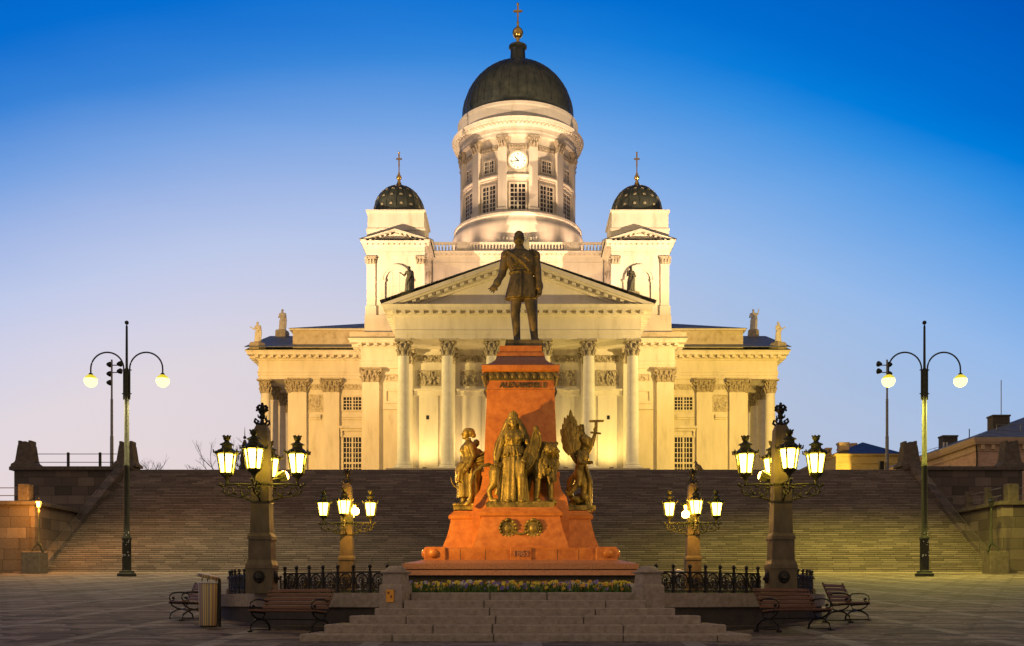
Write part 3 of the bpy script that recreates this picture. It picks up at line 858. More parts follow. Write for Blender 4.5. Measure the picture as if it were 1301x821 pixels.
for s in (-1, 1):
    ty, ra, rf = pediment('X', CY, 13.45, s * 34.25, s * 10, ZT + 0.01, 38.2, sgn=-s)
    ty.build('tympanum', M['plaster'], cat)
    ra.build('raking_cornice', M['plaster'], cat)
    rf.build('transept_roof', M['roof'], cat)
    # stained attic block over the transept
    m = MB()
    x0, x1 = sorted((s * 18.0, s * 28.8))
    m.box(x0, x1, 132.5, 154.3, ZT - 0.1, 36.2)
    m.build('attic', M['attic'], cat)
    m = MB(); x0, x1 = sorted((s * 18.2, s * 29.15)); m.box(x0, x1, 132.15, 154.65, 36.2, 36.42)
    m.build('attic_cornice', M['plaster'], cat)
    m = MB()
    a, b = s * 29.25, s * 11
    m.add([(a, 132.05, 36.43), (b, 132.05, 36.43), (b, 154.75, 36.43), (a, 154.75, 36.43), (s * 22, CY, 40.0), (b, CY, 40.4)],
          [(0, 1, 5, 4), (2, 3, 4, 5), (3, 0, 4), (0, 3, 2, 1), (1, 2, 5)])
    m.build('attic_roof', M['roof'], cat)
    m = MB(); x0, x1 = sorted((s * 11.2, s * 20.2)); m.box(x0, x1, 124.2, 132.4, ZT - 0.05, ZT + 0.75)
    m.build('tower_base', M['attic'], cat)

# ---- Corinthian order
def leafy_capital(r, h, sq):
    """bell with two tiers of leaves, corner scrolls and a slab; sq = half width of slab"""
    m = MB()
    m.lathe([(r * 0.98, 0), (r * 1.05, 0.03 * h), (r * 1.0, 0.07 * h), (r * 0.92, 0.12 * h), (r * 0.95, 0.5 * h), (r * 1.15, 0.82 * h), (r * 1.2, 0.86 * h)], 16)
    for tier, (zb, zt, n, a0) in enumerate(((0.08, 0.42, 8, 0), (0.36, 0.70, 8, pi / 8))):
        for i in range(n):
            a = a0 + 2 * pi * i / n
            c, s_ = cos(a), sin(a)
            m.limb([(r * 1.0 * c, r * 1.0 * s_, zb * h), (r * 1.10 * c, r * 1.10 * s_, (zb + zt) / 2 * h), (r * 1.34 * c, r * 1.34 * s_, zt * h), (r * 1.42 * c, r * 1.42 * s_, (zt - 0.06) * h)],
                   [r * 0.2, r * 0.22, r * 0.15, r * 0.09], 6)
    for i in range(4):
        a = pi / 4 + i * pi / 2
        c, s_ = cos(a), sin(a)
        m.limb([(r * 1.05 * c, r * 1.05 * s_, 0.58 * h), (r * 1.4 * c, r * 1.4 * s_, 0.82 * h)], [r * 0.1, r * 0.17], 6)
        m.ball((r * 1.5 * c, r * 1.5 * s_, 0.79 * h), r * 0.2, 8, 6)
    for i in range(4):
        a = i * pi / 2
        m.ball((r * 1.25 * cos(a), r * 1.25 * sin(a), 0.92 * h), r * 0.16, 8, 6)
    poly = []
    for i in range(4):
        a = pi / 4 + i * pi / 2
        c, s_ = cos(a), sin(a)
        poly += [(sq * (c * 1.36 + s_ * 0.1), sq * (s_ * 1.36 - c * 0.1)), (sq * (c * 1.36 - s_ * 0.1), sq * (s_ * 1.36 + c * 0.1))]
        a2 = a + pi / 4
        poly.append((sq * 0.88 * cos(a2), sq * 0.88 * sin(a2)))
    m.prism(poly, 0.88 * h, h, 'Z')
    return m
HC = 1.75
R0 = 0.68
proto_col = bpy.data.objects.new
def make_column(parent, loc):
    m = MB()
    zt = ZC - HC - Z0
    m.lathe([(R0 * (1 - 0.15 * (t ** 1.8)), 0.72 + (zt - 0.72) * t) for t in [i / 12 for i in range(13)]], 28)
    c = m.build('column', M['white_stone'], None, 40); c.parent = parent; c.location = loc
    b = MB()
    b.box(-1.0, 1.0, -1.0, 1.0, 0, 0.22)
    b.lathe([(0.98, 0.22), (1.0, 0.30), (0.96, 0.38), (0.82, 0.42), (0.78, 0.5), (0.86, 0.54), (0.86, 0.62), (0.74, 0.66), (0.70, 0.73)], 28)
    o = b.build('base', M['white_stone'], None, 40); o.parent = c
    k = leafy_capital(R0 * 0.86, HC, 0.92)
    o = k.build('capital', M['ornament'], None, 50); o.parent = c; o.location = (0, 0, zt)
    return c
base_off = Vector((0, CY, 13.94))
L = lambda x, y, z: tuple(Vector((x, y, z)) - base_off)
COLX = (-12.38, -7.63, -2.85, 2.85, 7.63, 12.38)
col0 = make_column(cat, L(COLX[0], 112.0, Z0))
for x in COLX[1:]:
    inst(col0, cat, L(x, 112.0, Z0))
for s in (-1, 1):
    for q in (-11.25, -6.9, -2.6, 2.6, 6.9, 11.25):
        inst(col0, cat, L(s * 32.2, CY + q, Z0))

def make_pilaster(parent, loc, w=1.15, d=0.5, rz=0):
    """square shaft half-sunk in the wall, wall plane at y=0, front towards -y"""
    zt = ZC - HC - Z0
    m = MB(); m.box(-w * 0.88, w * 0.88, -d, 0.3, 0.72, zt); c = m.build('pilaster', M['plaster']); c.parent = parent; c.location = loc; c.rotation_euler.z = rz
    b = MB(); b.box(-w * 1.1, w * 1.1, -d - 0.22, 0.1, -1.85, 0.25); b.cbox(-w * 1.06, w * 1.06, -d - 0.17, 0.1, 0.252, 0.5, 0.08); b.cbox(-w * 0.96, w * 0.96, -d - 0.1, 0.1, 0.502, 0.74, 0.06)
    o = b.build('base', M['plaster']); o.parent = c
    k = MB()
    h = HC
    k.frustum(0, -d * 0.3, [(0, w * 0.92, d * 0.75), (0.1, w * 0.92, d * 0.75), (0.12, w * 0.86, d * 0.7), (h * 0.5, w * 0.88, d * 0.75), (h * 0.86, w * 1.02, d * 1.0)])
    for zb, zt_, xs in ((0.08, 0.42, (-0.8, -0.27, 0.27, 0.8)), (0.36, 0.7, (-0.55, 0, 0.55))):
        for q in xs:
            x = q * w
            k.limb([(x, -d, zb * h), (x, -d - 0.08, (zb + zt_) / 2 * h), (x, -d - 0.3, zt_ * h), (x, -d - 0.36, (zt_ - 0.07) * h)], [0.16, 0.19, 0.13, 0.07], 6)
    for sx_ in (-1, 1):
        for zt_, zb in ((0.42, 0.08), (0.7, 0.36)):
            k.limb([(sx_ * w * 0.9, -d * 0.5, zb * h), (sx_ * (w * 0.98), -d * 0.5, (zb + zt_) / 2 * h), (sx_ * (w + 0.25), -d * 0.5, zt_ * h)], [0.15, 0.17, 0.1], 6)
        k.limb([(sx_ * w * 0.5, -d - 0.05, 0.55 * h), (sx_ * w * 1.0, -d - 0.25, 0.8 * h)], [0.08, 0.14], 6)
        k.ball((sx_ * w * 1.12, -d - 0.28, 0.78 * h), 0.19, 8, 6)
    k.ball((0, -d - 0.2, 0.92 * h), 0.14, 8, 6)
    k.box(-w * 1.22, w * 1.22, -d - 0.36, 0.1, 0.88 * h, h)
    o = k.build('capital', M['ornament'], None, 50); o.parent = c; o.location = (0, 0, ZC - HC - Z0)
    return c
pil0 = make_pilaster(cat, L(COLX[0], 115.9, Z0), w=0.72)
for x in COLX[1:]:
    inst(pil0, cat, L(x, 115.9, Z0))
pw = make_pilaster(cat, L(-17.75, 125.5, Z0), w=1.12)
inst(pw, cat, L(17.75, 125.5, Z0))
for s in (-1, 1):
    for q in (23.6, 27.75):
        inst(pw, cat, L(s * q, 131.5, Z0))
    inst(pw, cat, L(s * 28.7, CY + 11.2, Z0), rz=-s * -pi / 2)
    inst(pw, cat, L(s * 28.7, CY - 10.9, Z0), rz=-s * -pi / 2)

# ---- windows: frame with glazing bars in a raised surround, dark pane behind
def make_window(parent, loc, w, z0, z1, nx, ny, split=0, surround=0.28, rz=0, deep=0.16, cast=None, arch=False):
    m = MB()
    h = z1 - z0
    s_ = surround
    m.box(-w / 2 - s_, -w / 2, -deep, 0.1, -s_ * 0.6, h + s_); m.box(w / 2, w / 2 + s_, -deep, 0.1, -s_ * 0.6, h + s_)
    m.box(-w / 2, w / 2, -deep, 0.1, h, h + s_); m.box(-w / 2 - s_ * 1.3, w / 2 + s_ * 1.3, -deep - 0.12, 0.1, -s_, -s_ * 0.6 - 0.003) if False else m.box(-w / 2, w / 2, -deep, 0.1, -s_ * 0.6, 0)
    bar = 0.045 if w < 3 else 0.06
    for i in range(1, nx):
        x = -w / 2 + w * i / nx
        b_ = 0.11 if nx % 2 == 0 and i == nx // 2 else bar
        m.box(x - b_, x + b_, -0.08, 0.02, 0, h)
    for j in range(1, ny):
        z = h * j / ny
        b_ = 0.11 if split and j == split else bar
        m.box(-w / 2, w / 2, -0.074, 0.018, z - b_, z + b_)
    o = m.build('window', M['frame']); o.parent = parent; o.location = loc; o.rotation_euler.z = rz
    p = MB(); p.box(-w / 2, w / 2, -0.03, 0.05, 0, h)
    q = p.build('pane', M['glass']); q.parent = o
    return o
for s in (-1, 1):
    make_window(cat, L(s * 21.0, 131.5, zz(521, 131.5)), 2.25, zz(521, 131.5), zz(505, 131.5), 6, 4)
    make_window(cat, L(s * 21.0, 131.5, 15.9), 2.25, 15.9, zz(556, 131.5), 6, 10, split=5)
# wall mouldings: string courses, window hoods, framed panels
m = MB()
for s in (-1, 1):
    for (xa, xb) in ((25.0, 26.4), (19.0, 22.3)):
        x0, x1 = sorted((s * xa, s * xb))
        m.box(x0, x1, 131.08, 131.6, zz(531, 131.5), zz(527, 131.5))
        m.box(x0, x1, 131.26, 131.6, zz(533.5, 131.5), zz(531, 131.5) - 0.003)
    x0, x1 = sorted((s * 19.4, s * 22.6))
    m.box(x0, x1, 130.9, 131.6, zz(545, 131.5), zz(542, 131.5))
    m.box(x0, x1, 131.2, 131.6, zz(548, 131.5), zz(545, 131.5) - 0.003)
    for q in (19.6, 22.35):
        m.box(s * q - 0.12, s * q + 0.12, 131.15, 131.6, zz(556, 131.5), zz(548, 131.5) - 0.006)
    # corner block: framed panel and ledge beside the pilaster
    x0, x1 = sorted((s * 13.2, s * 16.3))
    m.box(x0, x1, 125.1, 125.6, zz(521, 125.5), zz(516, 125.5))
    xa, xb = sorted((s * 13.9, s * 15.9))
    for (a, b, c_, d_) in ((xa - 0.2, xb + 0.2, 497.5, 494), (xa - 0.2, xb + 0.2, 513, 510)):
        m.box(a, b, 125.3, 125.6, zz(c_, 125.5), zz(d_, 125.5))
    m.box(xa - 0.2, xa, 125.3, 125.6, zz(510, 125.5) + 0.003, zz(497.5, 125.5) - 0.003)
    m.box(xb, xb + 0.2, 125.3, 125.6, zz(510, 125.5) + 0.003, zz(497.5, 125.5) - 0.003)
# portico wall: ledge and door surrounds
for i in range(5):
    xa, xb = COLX[i] + 0.75, COLX[i + 1] - 0.75
    m.box(xa, xb, 115.42, 116, zz(497.5, 115.9), zz(495, 115.9))
    m.box(xa, xb, 115.68, 116, zz(503, 115.9), zz(497.5, 115.9) - 0.003)
    if i in (0, 1, 3, 4):
        m.box(xa + 0.55, xb - 0.55, 115.78, 116, Z0 - 1, zz(503, 115.9) - 0.004)
for k in range(0, len(m.v), 8):
    q_ = MB(); q_.add(m.v[k:k + 8], m.f[:6]); q_.build('wall_moulding', M['plaster'], cat)
# dark slit openings
for s in (-1, 1):
    for (x, Y_, py0, py1, w) in ((10.1, 115.78, 533, 528, 0.32), (14.2, 125.5, 549, 544, 0.3)):
        m = MB(); z0 = zz(py0, Y_); z1 = zz(py1, Y_)
        m.box(s * x - w / 2, s * x + w / 2, Y_ - 0.025, Y_ + 0.1, z0, z1)
        m.build('slit_window', M['glass'], cat)
# carved relief panels
def relief(x, Y_, w, z0, z1, rnd):
    m = MB(); d = 0.14
    m.box(x - w / 2 - 0.14, x + w / 2 + 0.14, Y_ - 0.1, Y_ + 0.1, z0 - 0.14, z0); m.box(x - w / 2 - 0.14, x + w / 2 + 0.14, Y_ - 0.1, Y_ + 0.1, z1, z1 + 0.14)
    m.box(x - w / 2 - 0.14, x - w / 2, Y_ - 0.1, Y_ + 0.1, z0 + 0.002, z1 - 0.002); m.box(x + w / 2, x + w / 2 + 0.14, Y_ - 0.1, Y_ + 0.1, z0 + 0.002, z1 - 0.002)
    m.box(x - w / 2, x + w / 2, Y_ - 0.02, Y_ + 0.1, z0 + 0.003, z1 - 0.003)
    n = max(4, int(w * (z1 - z0) * 3.2))
    for i in range(n):
        px = x + rnd.uniform(-w / 2 + 0.2, w / 2 - 0.2); pz = rnd.uniform(z0 + 0.15, z1 - 0.15)
        a = rnd.uniform(-0.6, 0.6); l = rnd.uniform(0.2, 0.5) * min(1, (z1 - z0))
        m.cap((px - sin(a) * l / 2, Y_ - 0.06, max(z0 + .1, pz - cos(a) * l / 2)), (px + sin(a) * l / 2, Y_ - 0.08, min(z1 - .1, pz + cos(a) * l / 2)), rnd.uniform(0.07, 0.13), rnd.uniform(0.05, 0.1), 6)
    return m
rnd = random.Random(3)
for i in range(5):
    xm = (COLX[i] + COLX[i + 1]) / 2
    w = 2.2 if i != 2 else 3.0
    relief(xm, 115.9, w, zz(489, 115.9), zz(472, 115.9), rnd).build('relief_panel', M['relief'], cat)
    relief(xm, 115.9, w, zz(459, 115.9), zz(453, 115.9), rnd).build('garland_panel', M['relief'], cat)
for s in (-1, 1):
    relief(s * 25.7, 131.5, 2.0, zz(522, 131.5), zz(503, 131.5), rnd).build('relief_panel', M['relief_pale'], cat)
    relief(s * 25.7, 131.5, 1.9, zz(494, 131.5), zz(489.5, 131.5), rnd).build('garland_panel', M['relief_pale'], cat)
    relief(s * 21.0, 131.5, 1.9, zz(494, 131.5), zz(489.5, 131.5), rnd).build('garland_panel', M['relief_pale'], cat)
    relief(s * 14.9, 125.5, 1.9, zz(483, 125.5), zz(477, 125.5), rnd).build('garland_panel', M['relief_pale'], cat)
# doors in the portico
m = MB(); m.box(-1.5, 1.5, 115.7, 116, Z0, Z0 + 6.5); m.build('door', M['granite_dark'], cat)

# ---- crossing block with balustrade
m = MB(); m.box(-12, 12, 131.45, 155.35, 33, 44.1); m.build('crossing_wall', M['plaster'], cat)
m = MB(); entab(m, 0, CY, 12.02, 12.0, 44.08, k=0.52, msp=0.62, sides='S'); m.build('crossing_cornice', M['plaster'], cat)
bal = MB()
bz = 45.83
bal.box(-12.3, 12.3, 131.2, 131.75, bz, bz + 0.22)
bal.box(-12.3, 12.3, 131.22, 131.73, bz + 1.08, bz + 1.28)
PED = (-11.6, -7.15, 0.0, 7.15, 11.6)
for x in PED: bal.box(x - 0.55, x + 0.55, 131.17, 131.78, bz + 0.02, bz + 1.31)
balo = bal.build('balustrade', M['plaster'], cat)
bl = MB(); bl.lathe([(0.11, 0), (0.11, 0.08), (0.06, 0.14), (0.12, 0.36), (0.07, 0.68), (0.11, 0.78), (0.11, 0.86)], 8)
blo = None
xsb = []
for a, b in zip(PED[:-1], PED[1:]):
    n = int((b - a - 1.1) / 0.40)
    xsb += [a + 0.55 + (b - a - 1.1) * (i + 0.5) / n for i in range(n)]
for x in xsb:
    if blo is None:
        blo = bl.build('baluster', M['plaster'], None, 50); blo.parent = balo; blo.location = L(x, 131.475, bz + 0.22)
    else:
        c = blo.copy(); COL.objects.link(c); c.location = L(x, 131.475, bz + 0.22)
# lunette window on the crossing wall
m = MB()
m.X = Matrix.Translation((0, 131.45, 40.2)) @ Matrix.Rotation(pi / 2, 4, 'X')
m.arcring(4.0, 4.35, -0.1, 0.22, 0, pi, 28)
lu = m.build('lunette', M['roof_dark'], cat)

# ---- bell towers (one is built, the other copied)
def make_tower(parent, loc):
    m = MB()
    m.frustum(0, 0, [(0.7, 3.78, 3.78), (3.05, 3.72, 3.72)])
    m.frustum(0, 0, [(3.05, 3.35, 3.35), (10.3, 3.3, 3.3)])
    m.frustum(0, 0, [(11.9, 3.5, 3.5), (13.35, 3.5, 3.5), (13.37, 3.58, 3.58), (13.6, 3.58, 3.58), (13.62, 3.44, 3.44), (15.6, 3.42, 3.42), (15.62, 3.6, 3.6), (15.85, 3.62, 3.62)])
    t = m.build('bell_tower', M['plaster']); t.parent = parent; t.location = loc
    def sub(mb, name, mat, smooth=None):
        o = mb.build(name, M[mat], None, smooth); o.parent = t; return o
    m = MB(); entab(m, 0, 0, 3.5, 3.5, 10.25, k=0.5, msp=0.62); sub(m, 'entablature', 'plaster')
    # low gables on the four faces
    m = MB()
    for ax in ('Y', 'X'):
        m.prism([(-3.5, 11.94), (3.5, 11.94), (0, 12.95)], -3.72, 3.72, ax)
        for s_ in (-1, 1):
            for (e0, e1, dt, db) in ((-4.25, -3.5, 0.0, -0.22), (3.5, 4.25, 0.0, -0.22)):
                m.prism([(0, 13.35 + dt), (s_ * 4.25, 12.05 + dt), (s_ * 4.25, 11.95), (s_ * 4.1, 11.95), (0, 13.35 + db)], e0, e1, ax)
            for i in range(1, 6):
                x = s_ * i * 0.6; z_ = 13.1 - abs(x) * 0.3
                for e0, e1 in ((-4.05, -3.7), (3.7, 4.05)):
                    m.prism([(x - 0.12, z_ - 0.24), (x + 0.12, z_ - 0.24), (x + 0.12, z_ - 0.02), (x - 0.12, z_ - 0.02)], e0, e1, ax)
    sub(m, 'gable', 'plaster')
    m = MB()
    for ax in ('Y', 'X'):
        for s_ in (-1, 1):
            m.prism([(0, 13.36), (s_ * 4.3, 12.06), (s_ * 4.3, 12.12), (0, 13.43)], -4.3, 4.3, ax)
    sub(m, 'gable_roof', 'roof_dark')
    # corner pilasters with dark capitals, arch with imposts on every face
    for k in range(4):
        R = Matrix.Rotation(k * pi / 2, 4, 'Z')
        for s_ in (-1, 1):
            m = MB(); m.X = R
            m.box(s_ * 2.98 - 0.5, s_ * 2.98 + 0.5, -3.52 - 0.003 * (s_ > 0), -3.2, 4.2, 9.3)
            m.box(s_ * 2.98 - 0.62, s_ * 2.98 + 0.62, -3.66 - 0.003 * (s_ > 0), -3.2, 3.06, 4.2)
            sub(m, 'pilaster', 'plaster')
            m = MB(); m.X = R
            m.frustum(s_ * 2.98, -3.34, [(9.3, 0.5, 0.22), (9.75, 0.54, 0.27), (10.1, 0.64, 0.36), (10.22, 0.66, 0.38)])
            for q in (-0.36, 0, 0.36):
                m.limb([(s_ * 2.98 + q, -3.55, 9.35), (s_ * 2.98 + q, -3.72, 9.75)], [0.1, 0.09], 6)
            for q in (-0.5, 0.5):
                m.ball((s_ * 2.98 + q, -3.68, 10.0), 0.13, 6, 5)
            sub(m, 'capital', 'ornament')
            m = MB(); m.X = R
            m.box(s_ * 1.66 - 0.34, s_ * 1.66 + 0.34, -3.56, -3.2, 3.06, 7.1)
            m.box(s_ * 1.66 - 0.42, s_ * 1.66 + 0.42, -3.64, -3.2, 7.1, 7.35)
            sub(m, 'impost', 'plaster')
        m = MB(); m.X = R @ Matrix.Translation((0, -3.3, 7.35)) @ Matrix.Rotation(pi / 2, 4, 'X')
        m.arcring(1.25, 1.55, -0.1, 0.24, 0, pi, 20); m.arcring(1.55, 1.9, -0.1, 0.32, 0, pi, 20)
        sub(m, 'arch', 'plaster')
        m = MB(); m.X = R
        for q in (-0.42, 0.42): m.box(q - 0.03, q + 0.03, -3.36, -3.2, 3.9, 8.4)
        for q in (5.2, 6.6): m.box(-1.25, 1.25, -3.355, -3.2, q - 0.03, q + 0.03)
        m.box(-1.3, 1.3, -3.55, -3.2, 3.06, 3.9)
        sub(m, 'shutter', 'plaster')
    # dome with gilt stars, finial and cross
    prof = [(3.26, 15.85), (3.26, 16.3), (3.19, 16.4)] + [(3.19 * cos(a), 16.4 + 3.65 * sin(a)) for a in [i * pi / 2 / 12 * 0.93 for i in range(1, 13)]]
    m = MB(); m.lathe(prof, 32); sub(m, 'dome', 'copper', 60)
    m = MB()
    for i in range(16):
        a = 2 * pi * i / 16
        m.tube([(3.20 * cos(b) * cos(a), 3.20 * cos(b) * sin(a), 16.4 + 3.67 * sin(b)) for b in [j * pi / 2 / 8 * 0.93 for j in range(9)]], 0.075, 6)
    sub(m, 'dome_rib', 'copper')
    m = MB()
    for row, (b, n) in enumerate(((0.12, 16), (0.47, 16), (0.80, 16), (1.08, 16))):
        for i in range(n):
            a = 2 * pi * (i + 0.5) / n
            r_ = 3.24 * cos(b)
            rad = 0.23 - 0.03 * row
            m.X = Matrix.Translation((r_ * cos(a), r_ * sin(a), 16.4 + 3.70 * sin(b))) @ Matrix.Rotation(a, 4, 'Z') @ Matrix.Rotation(-b, 4, 'Y') @ Matrix.Rotation(pi / 2, 4, 'Y')
            poly = [(rad * (1 if k % 2 == 0 else 0.45) * cos(k * pi / 6), rad * (1 if k % 2 == 0 else 0.45) * sin(k * pi / 6)) for k in range(12)]
            m.prism(poly, -0.03, 0.03, 'Z')
    m.X = None
    sub(m, 'stars', 'star')
    m = MB()
    z = 19.98
    m.lathe([(0.75, z - 0.1), (0.62, z + 0.1), (0.36, z + 0.28), (0.18, z + 0.75), (0.16, z + 0.9)], 16)
    m.ball((0, 0, z + 1.2), 0.34, 14, 10)
    m.lathe([(0.12, z + 1.45), (0.16, z + 1.7), (0.07, z + 1.9), (0.07, z + 2.8)], 10)
    m.box(-0.09, 0.09, -0.06, 0.06, z + 2.6, z + 4.25); m.box(-0.36, 0.36, -0.062, 0.062, z + 3.45, z + 3.62); m.ball((0, 0, z + 4.3), 0.13, 8, 6)
    sub(m, 'cross', 'gold', 50)
    return t
tw = make_tower(cat, L(-14.8, 128.95, 33.15))
inst(tw, cat, L(14.8, 128.95, 33.15))

# ---- drum and great dome
m = MB()
m.lathe([(9.15, 45.5), (9.15, 50.6), (9.1, 50.9), (8.95, 51.3), (8.75, 51.55), (8.72, 51.9), (8.85, 51.95), (8.85, 52.25), (8.55, 52.4), (8.4, 52.6), (7.5, 52.62), (7.5, 62.6)], 72, (0, CY, 0))
drum = m.build('drum', M['plaster'], cat, 35)
m = MB(); m.lathe([(7.4, 57.0), (7.75, 57.02), (7.75, 57.2), (8.0, 57.32), (8.0, 57.5), (7.4, 57.6)], 72, (0, CY, 0)); 
o = m.build('band_cornice', M['plaster'], drum, 35)
E = [(7.4, 62.6), (8.06, 62.62), (8.06, 63.0), (8.14, 63.02), (8.14, 63.25), (8.06, 63.27), (8.06, 63.75), (8.2, 63.8), (8.4, 63.9), (8.4, 64.15), (8.95, 64.2), (9.0, 64.4), (9.12, 64.6), (9.05, 64.65), (8.2, 64.95), (8.2, 66.5), (8.3, 66.55), (8.32, 66.95), (8.15, 67.02), (7.6, 67.1)]
m = MB(); m.lathe(E, 96, (0, CY, 0), caps=False)
for i in range(96):
    a = 2 * pi * i / 96
    m.X = Matrix.Translation((0, CY, 0)) @ Matrix.Rotation(a, 4, 'Z')
    m.box(8.38, 8.85, -0.13, 0.13, 63.92, 64.18)
m.X = None
m.build('entablature', M['plaster'], drum, 35)
for i in range(12):
    a = radians(-90 + 15 + 30 * i)
    if sin(a) > 0.5: continue
    R = Matrix.Translation((0, CY, 0)) @ Matrix.Rotation(a + pi / 2, 4, 'Z')
    m = MB(); m.X = R
    m.box(-0.58, 0.58, -8.0, -7.3, 53.1, 61.1)
    m.box(-0.72, 0.72, -8.2, -7.3, 52.63, 53.1)
    m.m = 1
    m.frustum(0, -7.75, [(61.1, 0.58, 0.3), (61.8, 0.6, 0.34), (62.4, 0.76, 0.5), (62.6, 0.8, 0.52)])
    for zb, zt_, xs in ((61.15, 61.7, (-0.45, 0, 0.45)), (61.6, 62.15, (-0.3, 0.3))):
        for q in xs: m.limb([(q, -8.05, zb), (q, -8.12, (zb + zt_) / 2), (q, -8.3, zt_)], [0.13, 0.15, 0.1], 6)
    for q in (-0.7, 0.7): m.ball((q, -8.2, 62.25), 0.17, 8, 6)
    m.build('pilaster', [M['plaster'], M['ornament']], drum)
for i in range(12):
    a = radians(-90 + 30 * i)
    if sin(a) > 0.3: continue
    p = Vector((7.5 * cos(a), CY + 7.5 * sin(a), 0))
    rz = a + pi / 2
    make_window(cat, L(p.x, p.y, 53.0), 1.95, 53.0, 56.35, 4, 6, surround=0.22, rz=rz, deep=0.14)
    if i != 0:
        make_window(cat, L(p.x, p.y, 58.15), 1.35, 58.15, 59.65, 4, 3, surround=0.22, rz=rz, deep=0.14)
    # carved strip under the cornice
    m = MB(); m.X = Matrix.Translation((0, CY, 0)) @ Matrix.Rotation(rz, 4, 'Z')
    m.box(-1.2, 1.2, -7.6, -7.3, 60.9, 61.6)
    for q in range(9): m.ball((-1 + q * 0.25, -7.6, 61.25), (0.1, 0.09, 0.2), 6, 5)
    m.build('carved_strip', M['ornament'], drum)
m = MB(); m.X = Matrix.Translation((0, CY - 7.5, 59.35)) @ Matrix.Rotation(pi / 2, 4, 'X')
m.lathe([(1.16, -0.1), (1.16, 0.16)], 40)
clk = m.build('clock_face', M['clock'], cat)
m = MB(); m.X = Matrix.Translation((0, CY - 7.5, 59.35)) @ Matrix.Rotation(pi / 2, 4, 'X')
m.arcring(1.13, 1.34, -0.1, 0.24, 0, 2 * pi, 40)
m.build('clock_rim', M['frame'], clk)
m = MB()
for i in range(12):
    m.X = Matrix.Translation((0, CY - 7.67, 59.35)) @ Matrix.Rotation(i * pi / 6, 4, 'Y')
    n = (1 if i % 3 else 2)
    for q in range(n):
        xq = (q - (n - 1) / 2) * 0.13
        m.box(xq - 0.035, xq + 0.035, -0.02, 0.02, 0.76, 1.02)
m.X = None
m.build('numerals', M['black'], clk)
for nm, ang, l, w in (('hour_hand', -37, 0.68, 0.075), ('minute_hand', -99, 0.95, 0.055)):
    m = MB(); m.X = Matrix.Translation((0, CY - 7.71, 59.35)) @ Matrix.Rotation(radians(ang), 4, 'Y')
    m.prism([(-w, -0.15), (w, -0.15), (w * 0.6, l), (-w * 0.6, l)], -0.015, 0.015, 'Y')
    m.build(nm, M['black'], clk)
prof = [(7.7, 66.9), (7.66, 68.0)] + [(7.66 * cos(b), 68.05 + 7.75 * sin(b)) for b in [i * pi / 2 / 20 * 0.92 for i in range(1, 21)]]
m = MB(); m.lathe(prof, 72, (0, CY, 0))
dome = m.build('great_dome', M['copper'], cat, 60)
m = MB()
for i in range(40):
    a = 2 * pi * i / 40
    m.tube([(7.69 * cos(b) * cos(a), CY + 7.69 * cos(b) * sin(a), 68.05 + 7.78 * sin(b)) for b in [j * pi / 2 / 10 * 0.92 for j in range(11)]], 0.065, 6)
m.build('seams', M['copper'], dome)
m = MB()
m.lathe([(1.6, 75.5), (1.45, 75.85), (1.2, 76.3), (1.06, 76.7), (0.98, 78.0), (1.25, 78.15), (1.25, 78.4), (0.8, 78.55), (0.35, 78.9)], 28, (0, CY, 0))
m.build('lantern', M['copper'], dome, 50)
m = MB()
m.lathe([(0.42, 78.7), (0.2, 79.2), (0.3, 79.5), (0.3, 79.62)], 16, (0, CY, 0))
m.ball((0, CY, 80.25), 0.76, 20, 14)
m.lathe([(0.3, 80.95), (0.2, 81.15), (0.12, 81.5), (0.22, 81.7), (0.1, 81.9), (0.1, 82.6)], 12, (0, CY, 0))
m.box(-0.12, 0.12, CY - 0.1, CY + 0.1, 82.4, 84.2); m.box(-0.5, 0.5, CY - 0.11, CY + 0.11, 83.15, 83.4)
m.ball((0, CY, 84.25), 0.2, 10, 8)
for q in (-0.52, 0.52): m.ball((q, CY, 83.27), 0.15, 8, 6)
m.build('cross', M['gold'], dome, 50)
# rain pipes
for s in (-1, 1):
    m = MB(); m.tube([(s * 10.85, 131.3, 45.7), (s * 10.85, 131.1, 44.6), (s * 10.85, 131.3, 43.8), (s * 10.85, 131.3, 34)], 0.09, 8)
    m.build('rain_pipe', M['steel'], cat)
# ================================================================== MONUMENT PLATFORM
MC = 30.2            # centre of the round platform
RW = 8.5             # outer radius of its wall
PZ = 1.865           # height of the coping / soil
PA = [radians(-135), radians(-45), radians(45), radians(135)]      # lamp pillars
def pol(r, deg, z=0):
    a = radians(deg); return (r * cos(a), MC + r * sin(a), z)

m = MB(); m.lathe([(0.01, 1.78), (7.75, 1.78)], 48, (0, MC, 0), caps=False)
structure(m.build('flower_ground', M['soil']))
GATE = 19.6
for a0, a1, lb in ((-90 + GATE, 0 - GATE, 'low granite wall under the iron fence at the right front of the monument'),
                   (-180 + GATE, -90 - GATE, 'low granite wall under the iron fence at the left front of the monument'),
                   (0 + GATE, 180 - GATE, 'low granite wall round the back of the monument')):
    t = thing('platform_wall', pol(8.3, (a0 + a1) / 2, 0.9), lb, 'wall', 'granite ring wall of the monument platform', world=True)
    n = 10 if a1 - a0 < 90 else 24
    m = MB(); m.arcring(7.75, RW - 0.06, 0.2, 1.55, radians(a0), radians(a1), n * 2, (0, MC))
    m.build('footing', M['granite_dark'], t)
    m = MB(); m.arcring(7.6, RW + 0.02, 1.553, PZ, radians(a0), radians(a1), n * 2, (0, MC))
    m.build('coping', M['granite'], t)
    m = MB(); m.arcring(RW - 0.03, RW + 0.5, 0.4, 1.14, radians(a0), radians(a1), n * 2, (0, MC))
    m.build('kerb', M['granite_dark'], t)
